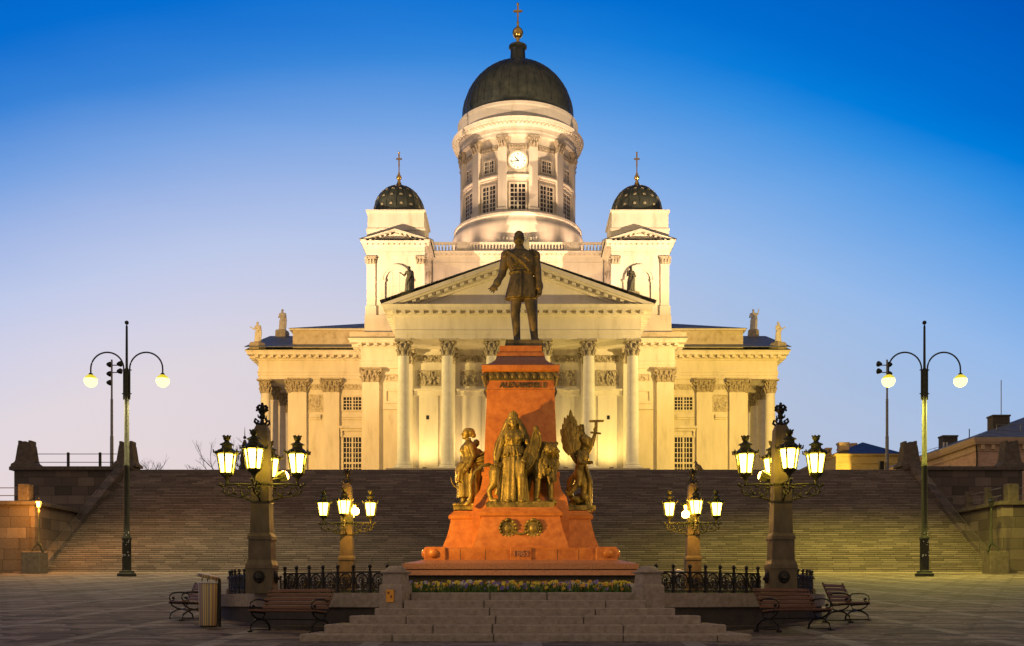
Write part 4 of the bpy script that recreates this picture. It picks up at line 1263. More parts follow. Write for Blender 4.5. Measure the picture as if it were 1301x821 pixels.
# curved closing wall at the side gates
for s, lb in ((-1, 'short dark wall closing the left side gate'), (1, 'short dark wall closing the right side gate')):
    a = 0 if s > 0 else 180
    m = MB(); m.arcring(7.9, RW - 0.12, 0.3, 1.7, radians(a - GATE), radians(a + GATE), 10, (0, MC))
    tag(m.build('gate_wall', M['granite_dark']), lb, 'wall')

# gate posts with domed tops
def gate_post(deg, label, mat='granite', rad=8.62):
    p = pol(rad, deg, 0)
    t = thing('gate_post', (p[0], p[1], 1.53), label, 'post', 'domed gate posts of the monument', rz=radians(deg + 90))
    m = MB()
    m.cbox(-0.265, 0.265, -0.265, 0.265, -0.6, 0.48, 0.015)
    m.frustum(0, 0, [(0.48, 0.255, 0.255), (0.52, 0.215, 0.215), (0.74, 0.20, 0.20)])
    m.build('shaft', M[mat], t)
    m = MB()
    m.frustum(0, 0, [(0.742, 0.235, 0.235), (0.765, 0.25, 0.25), (0.79, 0.24, 0.24)])
    m.lathe([(0.235, 0.79), (0.22, 0.83), (0.16, 0.88), (0.07, 0.905), (0.0, 0.91)], 20)
    m.build('cap', M[mat], t, 40)
    return t
gate_post(-90 - 18.1, 'domed granite gate post with the orange notice, left of the steps')
gate_post(-90 + 18.1, 'domed granite gate post without a notice, right of the steps')
gate_post(-18.1, 'small domed post at the right end of the side fence, behind the far bench', 'granite_pillar', 8.0)
gate_post(-180 + 18.1, 'small domed post at the left end of the side fence, behind the bin', 'granite_pillar', 8.0)
p = pol(8.62, -90 - 18.1)
rz = radians(-18.1)
nt_ = thing('notice_plate', (p[0] - 0.288 * sin(radians(18.1)), p[1] - 0.288 * cos(radians(18.1)), 1.665), 'orange yellow notice plate on the left gate post', 'notice', rz=rz)
m = MB(); m.cbox(-0.088, 0.088, -0.012, 0.012, 0, 0.26, 0.004); m.build('plate', M['plate'], nt_)
m = MB()
m.box(-0.055, -0.005, -0.015, -0.0125, 0.17, 0.22)
m.build('print', M['plate_ink'], nt_)
m = MB(); m.box(0.015, 0.055, -0.015, -0.0125, 0.085, 0.145); m.build('print', M['plate_ink'], nt_)

# front steps, wider towards the square; every block a little different
st2 = thing('stone_steps', (0.1, 19.8, ground(19.8)), 'six worn granite steps spreading out below the red monument', 'steps', world=True)
rs = random.Random(11)
FR = [(19.80, 0.50, 4.33, 0.80, 1.055), (20.30, 0.44, 3.95, 1.04, 1.228), (20.74, 0.43, 3.53, 1.215, 1.393), (21.17, 0.43, 3.08, 1.38, 1.545), (21.60, 0.43, 2.53, 1.535, 1.705), (22.03, 0.55, 2.43, 1.69, 1.872)]
for k, (y, d, hw, z0, z1) in enumerate(FR):
    m = MB()
    cuts = [-hw]
    x = -hw
    while x < hw - 0.9:
        x += rs.uniform(1.1, 2.6)
        if x < hw - 0.6: cuts.append(x)
    cuts.append(hw)
    for a, b in zip(cuts[:-1], cuts[1:]):
        j = rs.uniform(-0.010, 0.010)
        m.cbox(a + 0.007 + 0.06, b - 0.007 + 0.06, y + j, y + d + 0.05 + 0.002 * k, z0, z1 + rs.uniform(-0.004, 0.004), 0.022)
    if k < 5:
        for s in (-1, 1):   # the ends return back to the wall
            x0, x1 = sorted((s * (hw - 0.44), s * hw))
            m.cbox(x0 + 0.06, x1 + 0.06, y + d + 0.06, 22.3, z0, z1 - 0.006, 0.02)
    m.build('step', M['granite'], st2)

# ================================================================== PEDESTAL
ped = thing('monument_pedestal', (0, MC, 1.9), 'stepped red granite pedestal lit orange, carrying the bronze figures', 'pedestal', world=True)
def sq(mb, lv): mb.frustum(0, MC, [(z, h, h) for z, h in lv])
m = MB(); sq(m, [(1.5, 3.0), (2.36, 3.0)]); m.build('base_course', M['granite_dark'], ped)
m = MB(); sq(m, [(2.36, 3.11), (2.49, 3.08), (2.50, 3.05)]); sq(m, [(2.52, 3.09), (2.67, 3.09), (2.785, 2.58)])
for x in (-1.9, -0.65, 0.6, 1.85): m.box(x - 0.008, x + 0.008, MC - 3.095, MC - 3.0, 2.37, 2.675)
m.build('slab', M['red_slab'], ped)
P0 = 2.785
m = MB(); sq(m, [(P0, 2.5), (3.06, 2.5), (3.09, 2.46), (3.12, 2.40)])
m.build('plinth', M['red_granite'], ped)
m = MB()
for x in (-1.62, -0.95, 0.98, 1.55):
    for sg in (-1, 1):
        y0, y1 = sorted((MC + sg * 2.503, MC + sg * 2.40)); m.box(x - 0.007, x + 0.007, y0, y1, P0, 3.06)
        m.box(*sorted((sg * 2.503, sg * 2.40)), MC + x - 0.007, MC + x + 0.007, P0, 3.06)
m.build('joints', M['granite_dark'], ped)
for sx_ in (-1, 1):
    for sy_ in (-1, 1):
        m = MB(); m.cbox(sx_ * 2.29 - 0.29, sx_ * 2.29 + 0.29, MC + sy_ * 2.29 - 0.29, MC + sy_ * 2.29 + 0.29, P0, 3.13, 0.03)
        m.lathe([(0.0, 0), (0.0, 0)], 4) if False else None
        b = m.build('corner_block', M['red_granite'], ped)
        m = MB(); m.ball((sx_ * 2.33, MC + sy_ * 2.58, 2.96), (0.145, 0.10, 0.13), 14, 10); m.ball((sx_ * 2.58, MC + sy_ * 2.3, 2.96), (0.10, 0.145, 0.13), 14, 10)
        m.build('boss', M['red_granite'], b, 60)
# four projecting sockets for the figure groups
def flare(zb):
    return [(0.0, 0.30), (0.10, 0.285), (0.28, 0.22), (0.48, 0.155), (0.70, 0.105), (0.84, 0.09)]
zs, ztop = 3.12, zz(645, 28.2)
H = ztop - zs
def socket(ax, sgn, w, reach):
    m = MB()
    lv = [(zs, w + 0.30, reach + 0.30), (zs + 0.10 * H, w + 0.285, reach + 0.285), (zs + 0.28 * H, w + 0.21, reach + 0.21), (zs + 0.5 * H, w + 0.14, reach + 0.14), (zs + 0.72 * H, w + 0.09, reach + 0.09), (zs + 0.78 * H, w + 0.085, reach + 0.085), (zs + 0.785 * H, w + 0.14, reach + 0.14), (zs + 0.86 * H, w + 0.15, reach + 0.15), (zs + 0.90 * H, w + 0.10, reach + 0.10), (zs + 0.97 * H, w + 0.02, reach + 0.02), (zs + H, w, reach)]
    vs, fs = [], []
    for z, hw, r in lv:
        q = [(-hw, 0.0), (hw, 0.0), (hw, r), (-hw, r)]
        for u, v in q:
            if ax == 'Y': vs.append((u, MC + sgn * v, z))
            else: vs.append((sgn * v, MC + u, z))
    for k in range(len(lv) - 1):
        for i in range(4):
            j = (i + 1) % 4
            fs.append((4 * k + i, 4 * k + j, 4 * k + 4 + j, 4 * k + 4 + i))
    n = len(vs); fs += [(0, 1, 2, 3), (n - 1, n - 2, n - 3, n - 4)]
    m.add(vs, fs)
    m.build('socket', M['red_granite'], ped)
socket('Y', -1, 0.98, 2.08); socket('Y', 1, 0.96, 2.0); socket('X', -1, 1.0, 1.88); socket('X', 1, 1.01, 1.885)
# shaft
def zy(py): return zz(py, 29.1)
zf = zz(434.3, 29.95)
m = MB()
sq(m, [(zs, 1.36), (zz(645, 28.9), 1.34), (zz(632, 29), 1.28), (zz(622, 29), 1.14), (zz(612, 29), 1.09), (zz(604, 29), 1.075), (zz(603.8, 29), 1.10), (zz(599, 29), 1.10), (zz(598.8, 29), 1.04), (zy(496), 0.955), (zy(495.5), 0.975), (zy(494), 0.975), (zy(493.8), 0.955), (zy(482), 0.94)])
m.build('shaft', M['red_granite'], ped)
m = MB()
sq(m, [(zy(482), 0.96), (zy(480), 0.97), (zy(471.5), 1.0)])
for i in range(-4, 5):
    for (X, Y) in ((i * 0.205, -1), (i * 0.205, 1)):
        m.ball((X, MC + Y * 0.99, zy(476)), (0.085, 0.04, 0.11), 8, 6); m.ball((X + 0.1, MC + Y * 0.985, zy(478)), (0.035, 0.03, 0.06), 6, 5)
        m.ball((Y * 0.99, MC + X, zy(476)), (0.04, 0.085, 0.11), 8, 6)
for s in (-1, 1):
    for q in (-1, 1):
        m.limb([(s * 0.97, MC + q * 0.97, zy(473)), (s * 1.06, MC + q * 1.06, zy(478)), (s * 1.0, MC + q * 1.0, zy(488))], [0.07, 0.06, 0.03], 6)
m.build('frieze', M['bronze_dark'], ped, 50)
m = MB(); sq(m, [(zy(471.4), 1.03), (zy(470), 1.09), (zy(464), 1.10), (zy(463), 1.08)]); m.build('cornice', M['red_granite'], ped)
m = MB()
z0, z1 = zy(463), zz(453, 29.5)
sq(m, [(z0 + (z1 - z0) * t, 1.03 - 0.34 * (1 - (1 - t) ** 2)) for t in [i / 6 for i in range(7)]])
m.build('cap_roof', M['red_slab'], ped)
m = MB(); zc_ = lambda q: zz(q, 29.55)
sq(m, [(zc_(453), 0.69), (zc_(449), 0.66), (zc_(447.5), 0.645), (zc_(447), 0.61), (zf - 0.2, 0.60)]); m.build('cap_block', M['red_granite'], ped)
text_mesh('inscription', 'ALEXANDER II', 0.205, M['bronze_dark'], ped, (0.06, -0.965, zy(488.6) - 1.9), 0.02)
# year tablet and twin coats of arms
m = MB(); m.cbox(-0.285, 0.285, MC - 2.56, MC - 2.3, P0 - 0.02, 3.135, 0.02); tab = m.build('tablet', M['red_granite'], ped)
yr = text_mesh('year', '1863', 0.22, M['red_slab'], tab, (0, -2.57, 2.95 - 1.9), 0.012)
def crest(x):
    m = MB(); yf = MC - 2.215; zc = zz(671, 28.0)
    m.prism([(x - 0.15, zc + 0.16), (x + 0.15, zc + 0.16), (x + 0.16, zc - 0.04), (x + 0.08, zc - 0.17), (x, zc - 0.22), (x - 0.08, zc - 0.17), (x - 0.16, zc - 0.04)], yf - 0.07, yf + 0.12, 'Y')
    m.ball((x, yf - 0.07, zc - 0.02), (0.1, 0.04, 0.12), 10, 8)
    for i in range(14):
        a = 2 * pi * i / 14
        m.ball((x + 0.215 * cos(a), yf - 0.03, zc + 0.22 * sin(a) - 0.01), (0.055, 0.06, 0.055), 8, 6)
    m.ball((x, yf - 0.06, zc + 0.22), (0.08, 0.06, 0.05), 8, 6)
    return m
for x in (-0.34, 0.34): crest(x).build('coat_of_arms', M['bronze'], ped, 50)
m = MB()
m.limb([(-0.24 + 0.48 * i / 8, MC - 2.26, zz(671, 28) - 0.06 - 0.11 * sin(pi * i / 8)) for i in range(9)], [0.045] * 9, 7)
m.build('garland', M['bronze'], ped, 50)

# ================================================================== BRONZE FIGURES
def head(m, c, s, face=-90, hair=None, tilt=0.0):
    """c = centre of the skull, s = head height, face = direction looked at (deg)"""
    a = radians(face)
    f = Vector((cos(a), sin(a), 0)); l = Vector((-sin(a), cos(a), 0)); u = Vector((0, 0, 1)); c = Vector(c)
    f = (f + u * -tilt).normalized()
    P = lambda x, y, z: tuple(c + f * x * s + l * y * s + u * z * s)
    rz = (0, 0, a)
    m.ball(P(-0.04, 0, 0.09), (0.40 * s, 0.345 * s, 0.41 * s), 16, 12, rz)
    m.ball(P(0.10, 0, -0.20), (0.29 * s, 0.25 * s, 0.30 * s), 14, 10, rz)
    m.ball(P(0.07, 0, -0.03), (0.315 * s, 0.305 * s, 0.36 * s), 14, 10, rz)
    m.cap(P(0.34, 0, 0.06), P(0.46, 0, -0.11), 0.045 * s, 0.07 * s, 8)            # nose
    m.cap(P(0.29, -0.20, 0.12), P(0.345, -0.05, 0.105), 0.055 * s, 0.055 * s, 6)    # brows
    m.cap(P(0.29, 0.20, 0.12), P(0.345, 0.05, 0.105), 0.055 * s, 0.055 * s, 6)
    m.cap(P(0.33, -0.08, -0.225), P(0.33, 0.08, -0.225), 0.04 * s, 0.04 * s, 6)  # mouth
    m.ball(P(0.30, 0, -0.41), 0.09 * s, 8, 6)                                    # chin
    for q in (-1, 1):
        m.ball(P(0.24, q * 0.15, -0.10), 0.11 * s, 8, 6)                         # cheeks
        m.ball(P(-0.02, q * 0.345, -0.03), (0.07 * s, 0.035 * s, 0.11 * s), 8, 6, rz)   # ears
    return P
def hand(m, p, d, s, n=(0, -1, 0), curl=0.6, spread=0.5):
    """palm at p pointing along d; five fingers bent towards n"""
    p, d, n = Vector(p), Vector(d).normalized(), Vector(n).normalized()
    w = d.cross(n).normalized(); n = w.cross(d).normalized()
    m.cap(p, p + d * 0.05 * s, 0.036 * s, 0.044 * s, 8); m.cap(p + w * 0.02 * s, p + d * 0.055 * s + w * 0.026 * s, 0.03 * s, 0.03 * s, 8); m.cap(p - w * 0.02 * s, p + d * 0.055 * s - w * 0.026 * s, 0.03 * s, 0.03 * s, 8)
    for i, ln in enumerate((0.066, 0.076, 0.072, 0.056)):
        o = w * (i - 1.5) * 0.023 * s + d * 0.08 * s
        sp = w * (i - 1.5) * 0.012 * s * spread
        a = p + o; b = a + (d * cos(curl * 0.5) + n * sin(curl * 0.5)) * ln * 0.55 * s + sp
        c = b + (d * cos(curl * 1.4) + n * sin(curl * 1.4)) * ln * 0.5 * s
        m.limb([a, b, c], [0.0125 * s, 0.0115 * s, 0.0095 * s], 6)
    a = p - w * 0.035 * s + d * 0.01 * s
    m.limb([a, a - w * 0.03 * s + d * 0.035 * s + n * 0.01 * s, a - w * 0.034 * s + d * 0.068 * s + n * 0.028 * s], [0.017 * s, 0.014 * s, 0.011 * s], 6)

# ---- standing ruler in uniform (local: base at his feet)
al = thing('bronze_statue', (0, MC, zf - 0.20), 'dark bronze statue of a standing man in uniform on top of the red pedestal', 'statue')
m = MB(); m.frustum(0.10, 0, [(0, 0.545, 0.5), (0.03, 0.55, 0.5), (0.17, 0.53, 0.48), (0.2, 0.52, 0.47)])
m.build('base', M['bronze_dark'], al)
m = MB()
b = 0.2
Z = lambda v: b + v
# legs: trousers, weight on his left (viewer's right)
m.limb([(-0.10, 0.0, Z(1.62)), (-0.155, -0.02, Z(0.92)), (-0.145, -0.01, Z(0.80)), (-0.10, 0.03, Z(0.12))], [0.20, 0.145, 0.135, 0.10], 14)
m.limb([(0.22, 0.02, Z(1.62)), (0.33, 0.0, Z(0.92)), (0.345, 0.0, Z(0.80)), (0.415, 0.05, Z(0.12))], [0.20, 0.15, 0.14, 0.105], 14)
m.limb([(-0.10, 0.06, Z(0.07)), (-0.11, -0.12, Z(0.06)), (-0.125, -0.26, Z(0.05))], [0.085, 0.085, 0.06], 10)
m.limb([(0.42, 0.08, Z(0.07)), (0.46, -0.10, Z(0.06)), (0.50, -0.22, Z(0.05))], [0.085, 0.085, 0.06], 10)
# frock coat
m.loft([(Z(1.29), 0.01, 0.0, 0.475, 0.31), (Z(1.33), 0.01, 0, 0.48, 0.31), (Z(1.55), 0.02, 0, 0.435, 0.29), (Z(1.80), 0.03, 0, 0.375, 0.26), (Z(2.02), 0.03, 0, 0.325, 0.225), (Z(2.08), 0.03, 0, 0.33, 0.23), (Z(2.30), 0.02, -0.01, 0.40, 0.26), (Z(2.50), 0.0, 0, 0.43, 0.265), (Z(2.64), -0.01, 0.02, 0.40, 0.22), (Z(2.72), -0.02, 0.03, 0.27, 0.17), (Z(2.78), -0.03, 0.03, 0.16, 0.14)], 48, folds=9, amp=0.018)
m.limb([(0.02, -0.285, Z(2.0)), (0.01, -0.315, Z(1.6)), (0.0, -0.33, Z(1.31))], [0.03, 0.03, 0.03], 6)     # coat opening
m.tube([(0.03 + 0.345 * cos(t), 0.24 * sin(t), Z(2.05)) for t in [2 * pi * i / 28 for i in range(28)]], 0.035, 6, True)   # belt
for i in range(5):
    for q in (-1, 1): m.ball((q * (0.07 + 0.012 * i), -0.245 - 0.006 * i, Z(2.14 + 0.1 * i)), 0.026, 8, 6)
# epaulettes with fringe, cords across the chest
for q in (-1, 1):
    m.ball((q * 0.40 - 0.01, 0.02, Z(2.68)), (0.17, 0.16, 0.055), 14, 8, (0, q * 0.28, 0))
    for i in range(9):
        a = pi * (i / 8 - 0.5)
        x, y = q * (0.42 + 0.13 * cos(a)), 0.02 + 0.15 * sin(a)
        m.cap((x, y, Z(2.64)), (x + q * 0.02, y, Z(2.53)), 0.024, 0.018, 6)
m.limb([(-0.36, -0.13, Z(2.64)), (-0.20, -0.26, Z(2.5)), (0.05, -0.29, Z(2.3)), (0.26, -0.24, Z(2.08))], [0.045] * 4, 6)
m.limb([(-0.34, -0.16, Z(2.58)), (-0.28, -0.25, Z(2.38)), (-0.20, -0.27, Z(2.25)), (-0.06, -0.28, Z(2.36)), (0.0, -0.27, Z(2.5))], [0.026] * 5, 6)
m.limb([(-0.35, -0.16, Z(2.5)), (-0.30, -0.25, Z(2.25)), (-0.22, -0.27, Z(2.1)), (-0.1, -0.28, Z(2.2))], [0.02] * 4, 6)
for p in ((0.16, 2.44), (0.24, 2.36), (0.13, 2.32)): m.ball((p[0], -0.27, Z(p[1])), (0.05, 0.025, 0.05), 8, 6)
# neck, collar, head with side whiskers and moustache
m.cap((-0.04, 0.02, Z(2.70)), (-0.04, 0.0, Z(2.90)), 0.125, 0.12, 12)
m.lathe([(0.15, 2.74), (0.145, 2.84), (0.12, 2.85)], 16, (-0.04, 0.01, b))
P = head(m, (-0.045, -0.03, Z(3.08)), 0.43, face=-93, tilt=0.05)
for q in (-1, 1):
    m.limb([P(0.05, q * 0.33, 0.02), P(0.14, q * 0.31, -0.2), P(0.2, q * 0.26, -0.40)], [0.022, 0.03, 0.028], 8)
    m.limb([P(0.36, q * 0.03, -0.15), P(0.33, q * 0.16, -0.20), P(0.25, q * 0.27, -0.27)], [0.022, 0.022, 0.014], 6)
# his right arm (viewer's left) held out and down, open hand
m.limb([(-0.43, 0.02, Z(2.58)), (-0.52, 0.03, Z(2.10)), (-0.53, 0.0, Z(2.03))], [0.145, 0.115, 0.11], 12)
m.limb([(-0.53, 0.0, Z(2.06)), (-0.66, -0.13, Z(1.76)), (-0.70, -0.17, Z(1.68))], [0.11, 0.09, 0.09], 12)
m.limb([(-0.655, -0.12, Z(1.79)), (-0.69, -0.16, Z(1.71))], [0.115, 0.115], 12)
hand(m, (-0.73, -0.20, Z(1.63)), (-0.45, -0.25, -0.62), 1.8, n=(0.3, -0.6, 0.5), curl=0.35, spread=1.0)
# his left arm hanging, hand round a rolled paper
m.limb([(0.42, 0.03, Z(2.58)), (0.50, 0.05, Z(2.10)), (0.50, 0.03, Z(2.02))], [0.145, 0.115, 0.11], 12)
m.limb([(0.50, 0.03, Z(2.04)), (0.545, -0.05, Z(1.66))], [0.11, 0.092], 12)
m.limb([(0.54, -0.04, Z(1.72)), (0.545, -0.06, Z(1.62))], [0.118, 0.115], 12)
hand(m, (0.55, -0.07, Z(1.55)), (0.02, -0.12, -0.95), 1.75, n=(-0.6, -0.5, 0), curl=1.0)
m.cap((0.50, -0.20, Z(1.36)), (0.56, 0.02, Z(1.52)), 0.035, 0.035, 8)
# sword at his side
m.limb([(0.43, 0.08, Z(1.98)), (0.47, 0.12, Z(1.2)), (0.49, 0.2, Z(0.35))], [0.035, 0.03, 0.02], 8)
sculpt('figure', m, M['bronze_dark'], al, 0.016, 3)

# ---- helper: draped skirt and torso
def woman_body(m, x, y, z, h, lean=0.0, face=-90, dep=0.72):
    """robed standing body of total height h, feet at z"""
    k = h / 2.5
    V = lambda *a: [(z + p[0] * k, x + (p[1] + lean * p[0]) * k, y + p[2] * k, p[3] * k, p[4] * k, p[5] if len(p) > 5 else 1) for p in a]
    m.loft(V((0.0, 0, 0, 0.40, 0.34), (0.06, 0, 0, 0.40, 0.34), (0.4, 0, 0, 0.36, 0.30), (0.8, 0, 0, 0.335, 0.275), (1.1, 0, 0, 0.325, 0.26), (1.3, 0, 0, 0.285, 0.23, .9), (1.46, 0, 0, 0.235, 0.195, .7), (1.54, 0, 0, 0.195, 0.17, .5), (1.6, 0, 0, 0.195, 0.17, .6), (1.78, 0, -0.02, 0.225, 0.205, .6), (1.92, 0, -0.01, 0.245, 0.20, .4), (2.02, 0, 0.01, 0.215, 0.15, .1), (2.07, 0, 0.02, 0.11, 0.10, 0), (2.14, 0, 0.01, 0.085, 0.085, 0)), 72, folds=11, amp=0.085, ph=0.7)
    for q in (-1, 1):
        m.ball((x + (q * 0.115 + lean * 1.82) * k, y - 0.145 * k, z + 1.80 * k), (0.095 * k, 0.085 * k, 0.09 * k), 12, 8)
    return k

# ---- front group: crowned woman with shield, lion beside her
zb = zz(645, 28.2)
gr = thing('bronze_group', (-0.02, MC - 1.45, zb), 'gilded looking bronze group of a crowned woman with a shield beside a lion', 'statue')
m = MB(); m.frustum(0, 0, [(0, 0.93, 0.50), (0.13, 0.94, 0.50), (0.16, 0.92, 0.48)])
rr = random.Random(5)
for i in range(14): m.ball((rr.uniform(-0.85, 0.85), -0.44, 0.13), (0.12, 0.07, 0.06), 8, 6)
m.build('base', M['bronze'], gr, 50)
b = 0.15
m = MB()
wx, wy = -0.17, -0.10
woman_body(m, wx, wy, b, 2.50)
P = head(m, (wx - 0.02, wy - 0.06, b + 2.24), 0.35, face=-90, tilt=0.06)
# hair, diadem
m.ball((wx - 0.02, wy + 0.03, b + 2.30), (0.15, 0.14, 0.13), 12, 8)
m.tube([(wx - 0.02 + 0.14 * cos(t), wy + 0.0 + 0.14 * sin(t), b + 2.345 + 0.03 * -sin(t)) for t in [2 * pi * i / 20 for i in range(20)]], 0.03, 6, True)
for i in range(7):
    t = radians(-150 + 20 * i); m.cap((wx - 0.02 + 0.14 * cos(t), wy + 0.14 * sin(t), b + 2.35), (wx - 0.02 + 0.145 * cos(t), wy + 0.145 * sin(t), b + 2.46 + 0.09 * (3 - abs(i - 3)) / 3), 0.03, 0.018, 6)
# long hair and cloak falling behind the shoulders
for q in (-1, 1):
    for k in range(4):
        o_ = 0.05 * k
        m.limb([(wx - 0.02 + q * (0.15 + 0.2 * o_), wy + 0.06 + o_, b + 2.32), (wx + q * (0.27 + o_ * 0.2), wy + 0.14 + o_, b + 2.08), (wx + q * (0.45 - o_ * 0.3), wy + 0.20 + o_, b + 1.72), (wx + q * (0.52 - o_ * 0.5), wy + 0.22 + o_, b + 1.42), (wx + q * (0.50 - o_ * 0.6), wy + 0.22 + o_, b + 1.0), (wx + q * (0.42 - o_ * 0.5), wy + 0.24 + o_, b + 0.4)], [0.055, 0.065, 0.07, 0.07, 0.06, 0.05], 8)
m.loft([(b + 0.2, wx, wy + 0.34, 0.34, 0.08), (b + 1.0, wx, wy + 0.34, 0.42, 0.09), (b + 1.5, wx, wy + 0.32, 0.44, 0.09), (b + 1.85, wx, wy + 0.27, 0.34, 0.09), (b + 2.1, wx - 0.01, wy + 0.18, 0.24, 0.10), (b + 2.38, wx - 0.02, wy + 0.06, 0.15, 0.11)], 40, folds=9, amp=0.06)
for q in (-1, 1): m.limb([(wx - 0.02 + q * 0.14, wy - 0.02, b + 2.28), (wx + q * 0.19, wy - 0.04, b + 2.10), (wx + q * 0.235, wy - 0.06, b + 1.9), (wx + q * 0.26, wy - 0.04, b + 1.72)], [0.05, 0.055, 0.05, 0.03], 8)
# girdle with knot, overfold
m.tube([(wx + 0.245 * cos(t), wy + 0.20 * sin(t), b + 1.56) for t in [2 * pi * i / 24 for i in range(24)]], 0.03, 6, True)
for i in range(11):
    t = radians(-175 + 17 * i); m.cap((wx + 0.25 * cos(t), wy + 0.2 * sin(t), b + 1.54), (wx + 0.31 * cos(t + 0.05), wy + 0.26 * sin(t + 0.05), b + 1.36 - 0.03 * (i % 2)), 0.035, 0.03, 6)
for i in range(9):
    t = radians(-165 + 18 * i + (i % 3) * 4); m.limb([(wx + 0.31 * cos(t), wy + 0.25 * sin(t), b + 1.25), (wx + 0.34 * cos(t), wy + 0.285 * sin(t), b + 0.7), (wx + 0.40 * cos(t), wy + 0.35 * sin(t), b + 0.05)], [0.03, 0.05, 0.06], 6)
# bent knee under the drapery and toes
m.limb([(wx + 0.14, wy - 0.18, b + 1.1), (wx + 0.19, wy - 0.31, b + 0.68), (wx + 0.20, wy - 0.28, b + 0.1)], [0.13, 0.115, 0.09], 10)
m.cap((wx - 0.13, wy - 0.3, b + 0.04), (wx - 0.16, wy - 0.40, b + 0.03), 0.06, 0.045, 8)
m.cap((wx + 0.2, wy - 0.3, b + 0.04), (wx + 0.23, wy - 0.40, b + 0.03), 0.06, 0.045, 8)
# right arm (viewer's left) hanging, fist on a sword hilt
m.limb([(wx - 0.25, wy + 0.02, b + 1.94), (wx - 0.37, wy - 0.02, b + 1.56)], [0.095, 0.08], 10)
m.limb([(wx - 0.37, wy - 0.02, b + 1.56), (wx - 0.46, wy - 0.14, b + 1.22), (wx - 0.48, wy - 0.16, b + 1.14)], [0.075, 0.058, 0.05], 10)
hand(m, (wx - 0.485, wy - 0.17, b + 1.12), (-0.05, -0.1, -0.9), 1.25, n=(0.5, -0.8, 0), curl=1.2)
for i in range(5): m.cap((wx - 0.24 - 0.02 * i, wy - 0.06, b + 1.98 - 0.08 * i), (wx - 0.34 - 0.01 * i, wy - 0.09, b + 1.80 - 0.06 * i), 0.035, 0.03, 6)
# left arm (viewer's right) down to the rim of the shield
m.limb([(wx + 0.27, wy + 0.02, b + 1.95), (wx + 0.40, wy + 0.06, b + 1.62), (wx + 0.41, wy + 0.05, b + 1.56)], [0.10, 0.085, 0.08], 10)
m.limb([(wx + 0.41, wy + 0.05, b + 1.58), (wx + 0.33, wy - 0.22, b + 1.32), (wx + 0.28, wy - 0.30, b + 1.22)], [0.078, 0.06, 0.05], 10)
hand(m, (wx + 0.27, wy - 0.31, b + 1.20), (-0.2, -0.3, -0.7), 1.25, n=(0, -1, 0), curl=0.9)
m.limb([(wx + 0.22, wy - 0.34, b + 0.80), (wx + 0.26, wy - 0.35, b + 1.16)], [0.075, 0.055], 8)   # scroll under the hand
sculpt('figure', m, M['bronze'], gr, 0.015, 2)
# shield
m = MB()
S = [(0.41, 2.20), (0.50, 2.17), (0.56, 2.02), (0.585, 1.88), (0.55, 1.70), (0.45, 1.42), (0.33, 1.20), (0.20, 1.06), (0.155, 1.10), (0.19, 1.30), (0.24, 1.55), (0.31, 1.85), (0.36, 2.05)]
m.prism(S, -0.30, -0.235, 'Y')
cx_, cz_ = sum(p[0] for p in S) / len(S), sum(p[1] for p in S) / len(S)
m.tube([(p[0], -0.30, p[1]) for p in S], 0.022, 6, True)
m.tube([(cx_ + (p[0] - cx_) * 0.72, -0.302, cz_ + (p[1] - cz_) * 0.78) for p in S], 0.013, 6, True)
m.ball((0.44, -0.27, 2.20), (0.08, 0.05, 0.08), 10, 8)
m.build('shield', M['bronze'], gr, 40)
m = MB()
m.prism([(-0.66, 1.25), (-0.60, 1.25), (-0.545, 0.22), (-0.575, 0.16), (-0.605, 0.22)], -0.29, -0.26, 'Y'); m.cap((-0.76, -0.275, 1.20), (-0.50, -0.275, 1.20), 0.028, 0.028, 6)
m.build('sword', M['bronze_dark'], gr)
# lion: rump at the left behind her, chest and head at the right
m = MB()
ly = 0.12
m.limb([(-0.62, ly, b + 0.92), (-0.3, ly, b + 0.98), (0.2, ly, b + 1.05), (0.58, ly - 0.04, b + 1.12)], [0.24, 0.26, 0.30, 0.33], 16)
m.limb([(-0.66, ly - 0.12, b + 0.86), (-0.70, ly - 0.18, b + 0.60)], [0.22, 0.15], 12)            # thigh
m.limb([(-0.70, ly - 0.18, b + 0.58), (-0.86, ly - 0.2, b + 0.36), (-0.80, ly - 0.22, b + 0.10)], [0.13, 0.075, 0.065], 10)
m.limb([(-0.80, ly - 0.22, b + 0.08), (-0.66, ly - 0.30, b + 0.06)], [0.075, 0.085], 8)
m.limb([(-0.52, ly + 0.14, b + 0.8), (-0.56, ly + 0.16, b + 0.5), (-0.66, ly + 0.16, b + 0.32), (-0.58, ly + 0.14, b + 0.06)], [0.18, 0.12, 0.075, 0.07], 10)
for q, (x0, x1) in ((-0.16, (0.48, 0.44)), (0.06, (0.78, 0.86))):
    m.limb([(x0, ly + q, b + 0.98), ((x0 + x1) / 2 + 0.02, ly + q - 0.05, b + 0.55), (x1, ly + q - 0.06, b + 0.10)], [0.17, 0.105, 0.075], 10)
    m.cap((x1, ly + q - 0.08, b + 0.06), (x1 + 0.09, ly + q - 0.15, b + 0.055), 0.085, 0.085, 8)
    for i in range(3): m.ball((x1 + 0.09 + (i - 1) * 0.045, ly + q - 0.21, b + 0.04), 0.035, 6, 5)
hx, hy, hz = 0.84, ly - 0.27, b + 1.50
m.ball((0.70, ly - 0.04, b + 1.36), (0.32, 0.30, 0.38), 16, 12)                        # mane mass
m.ball((0.68, ly - 0.12, b + 1.02), (0.27, 0.26, 0.36), 14, 10)
rl = random.Random(8)
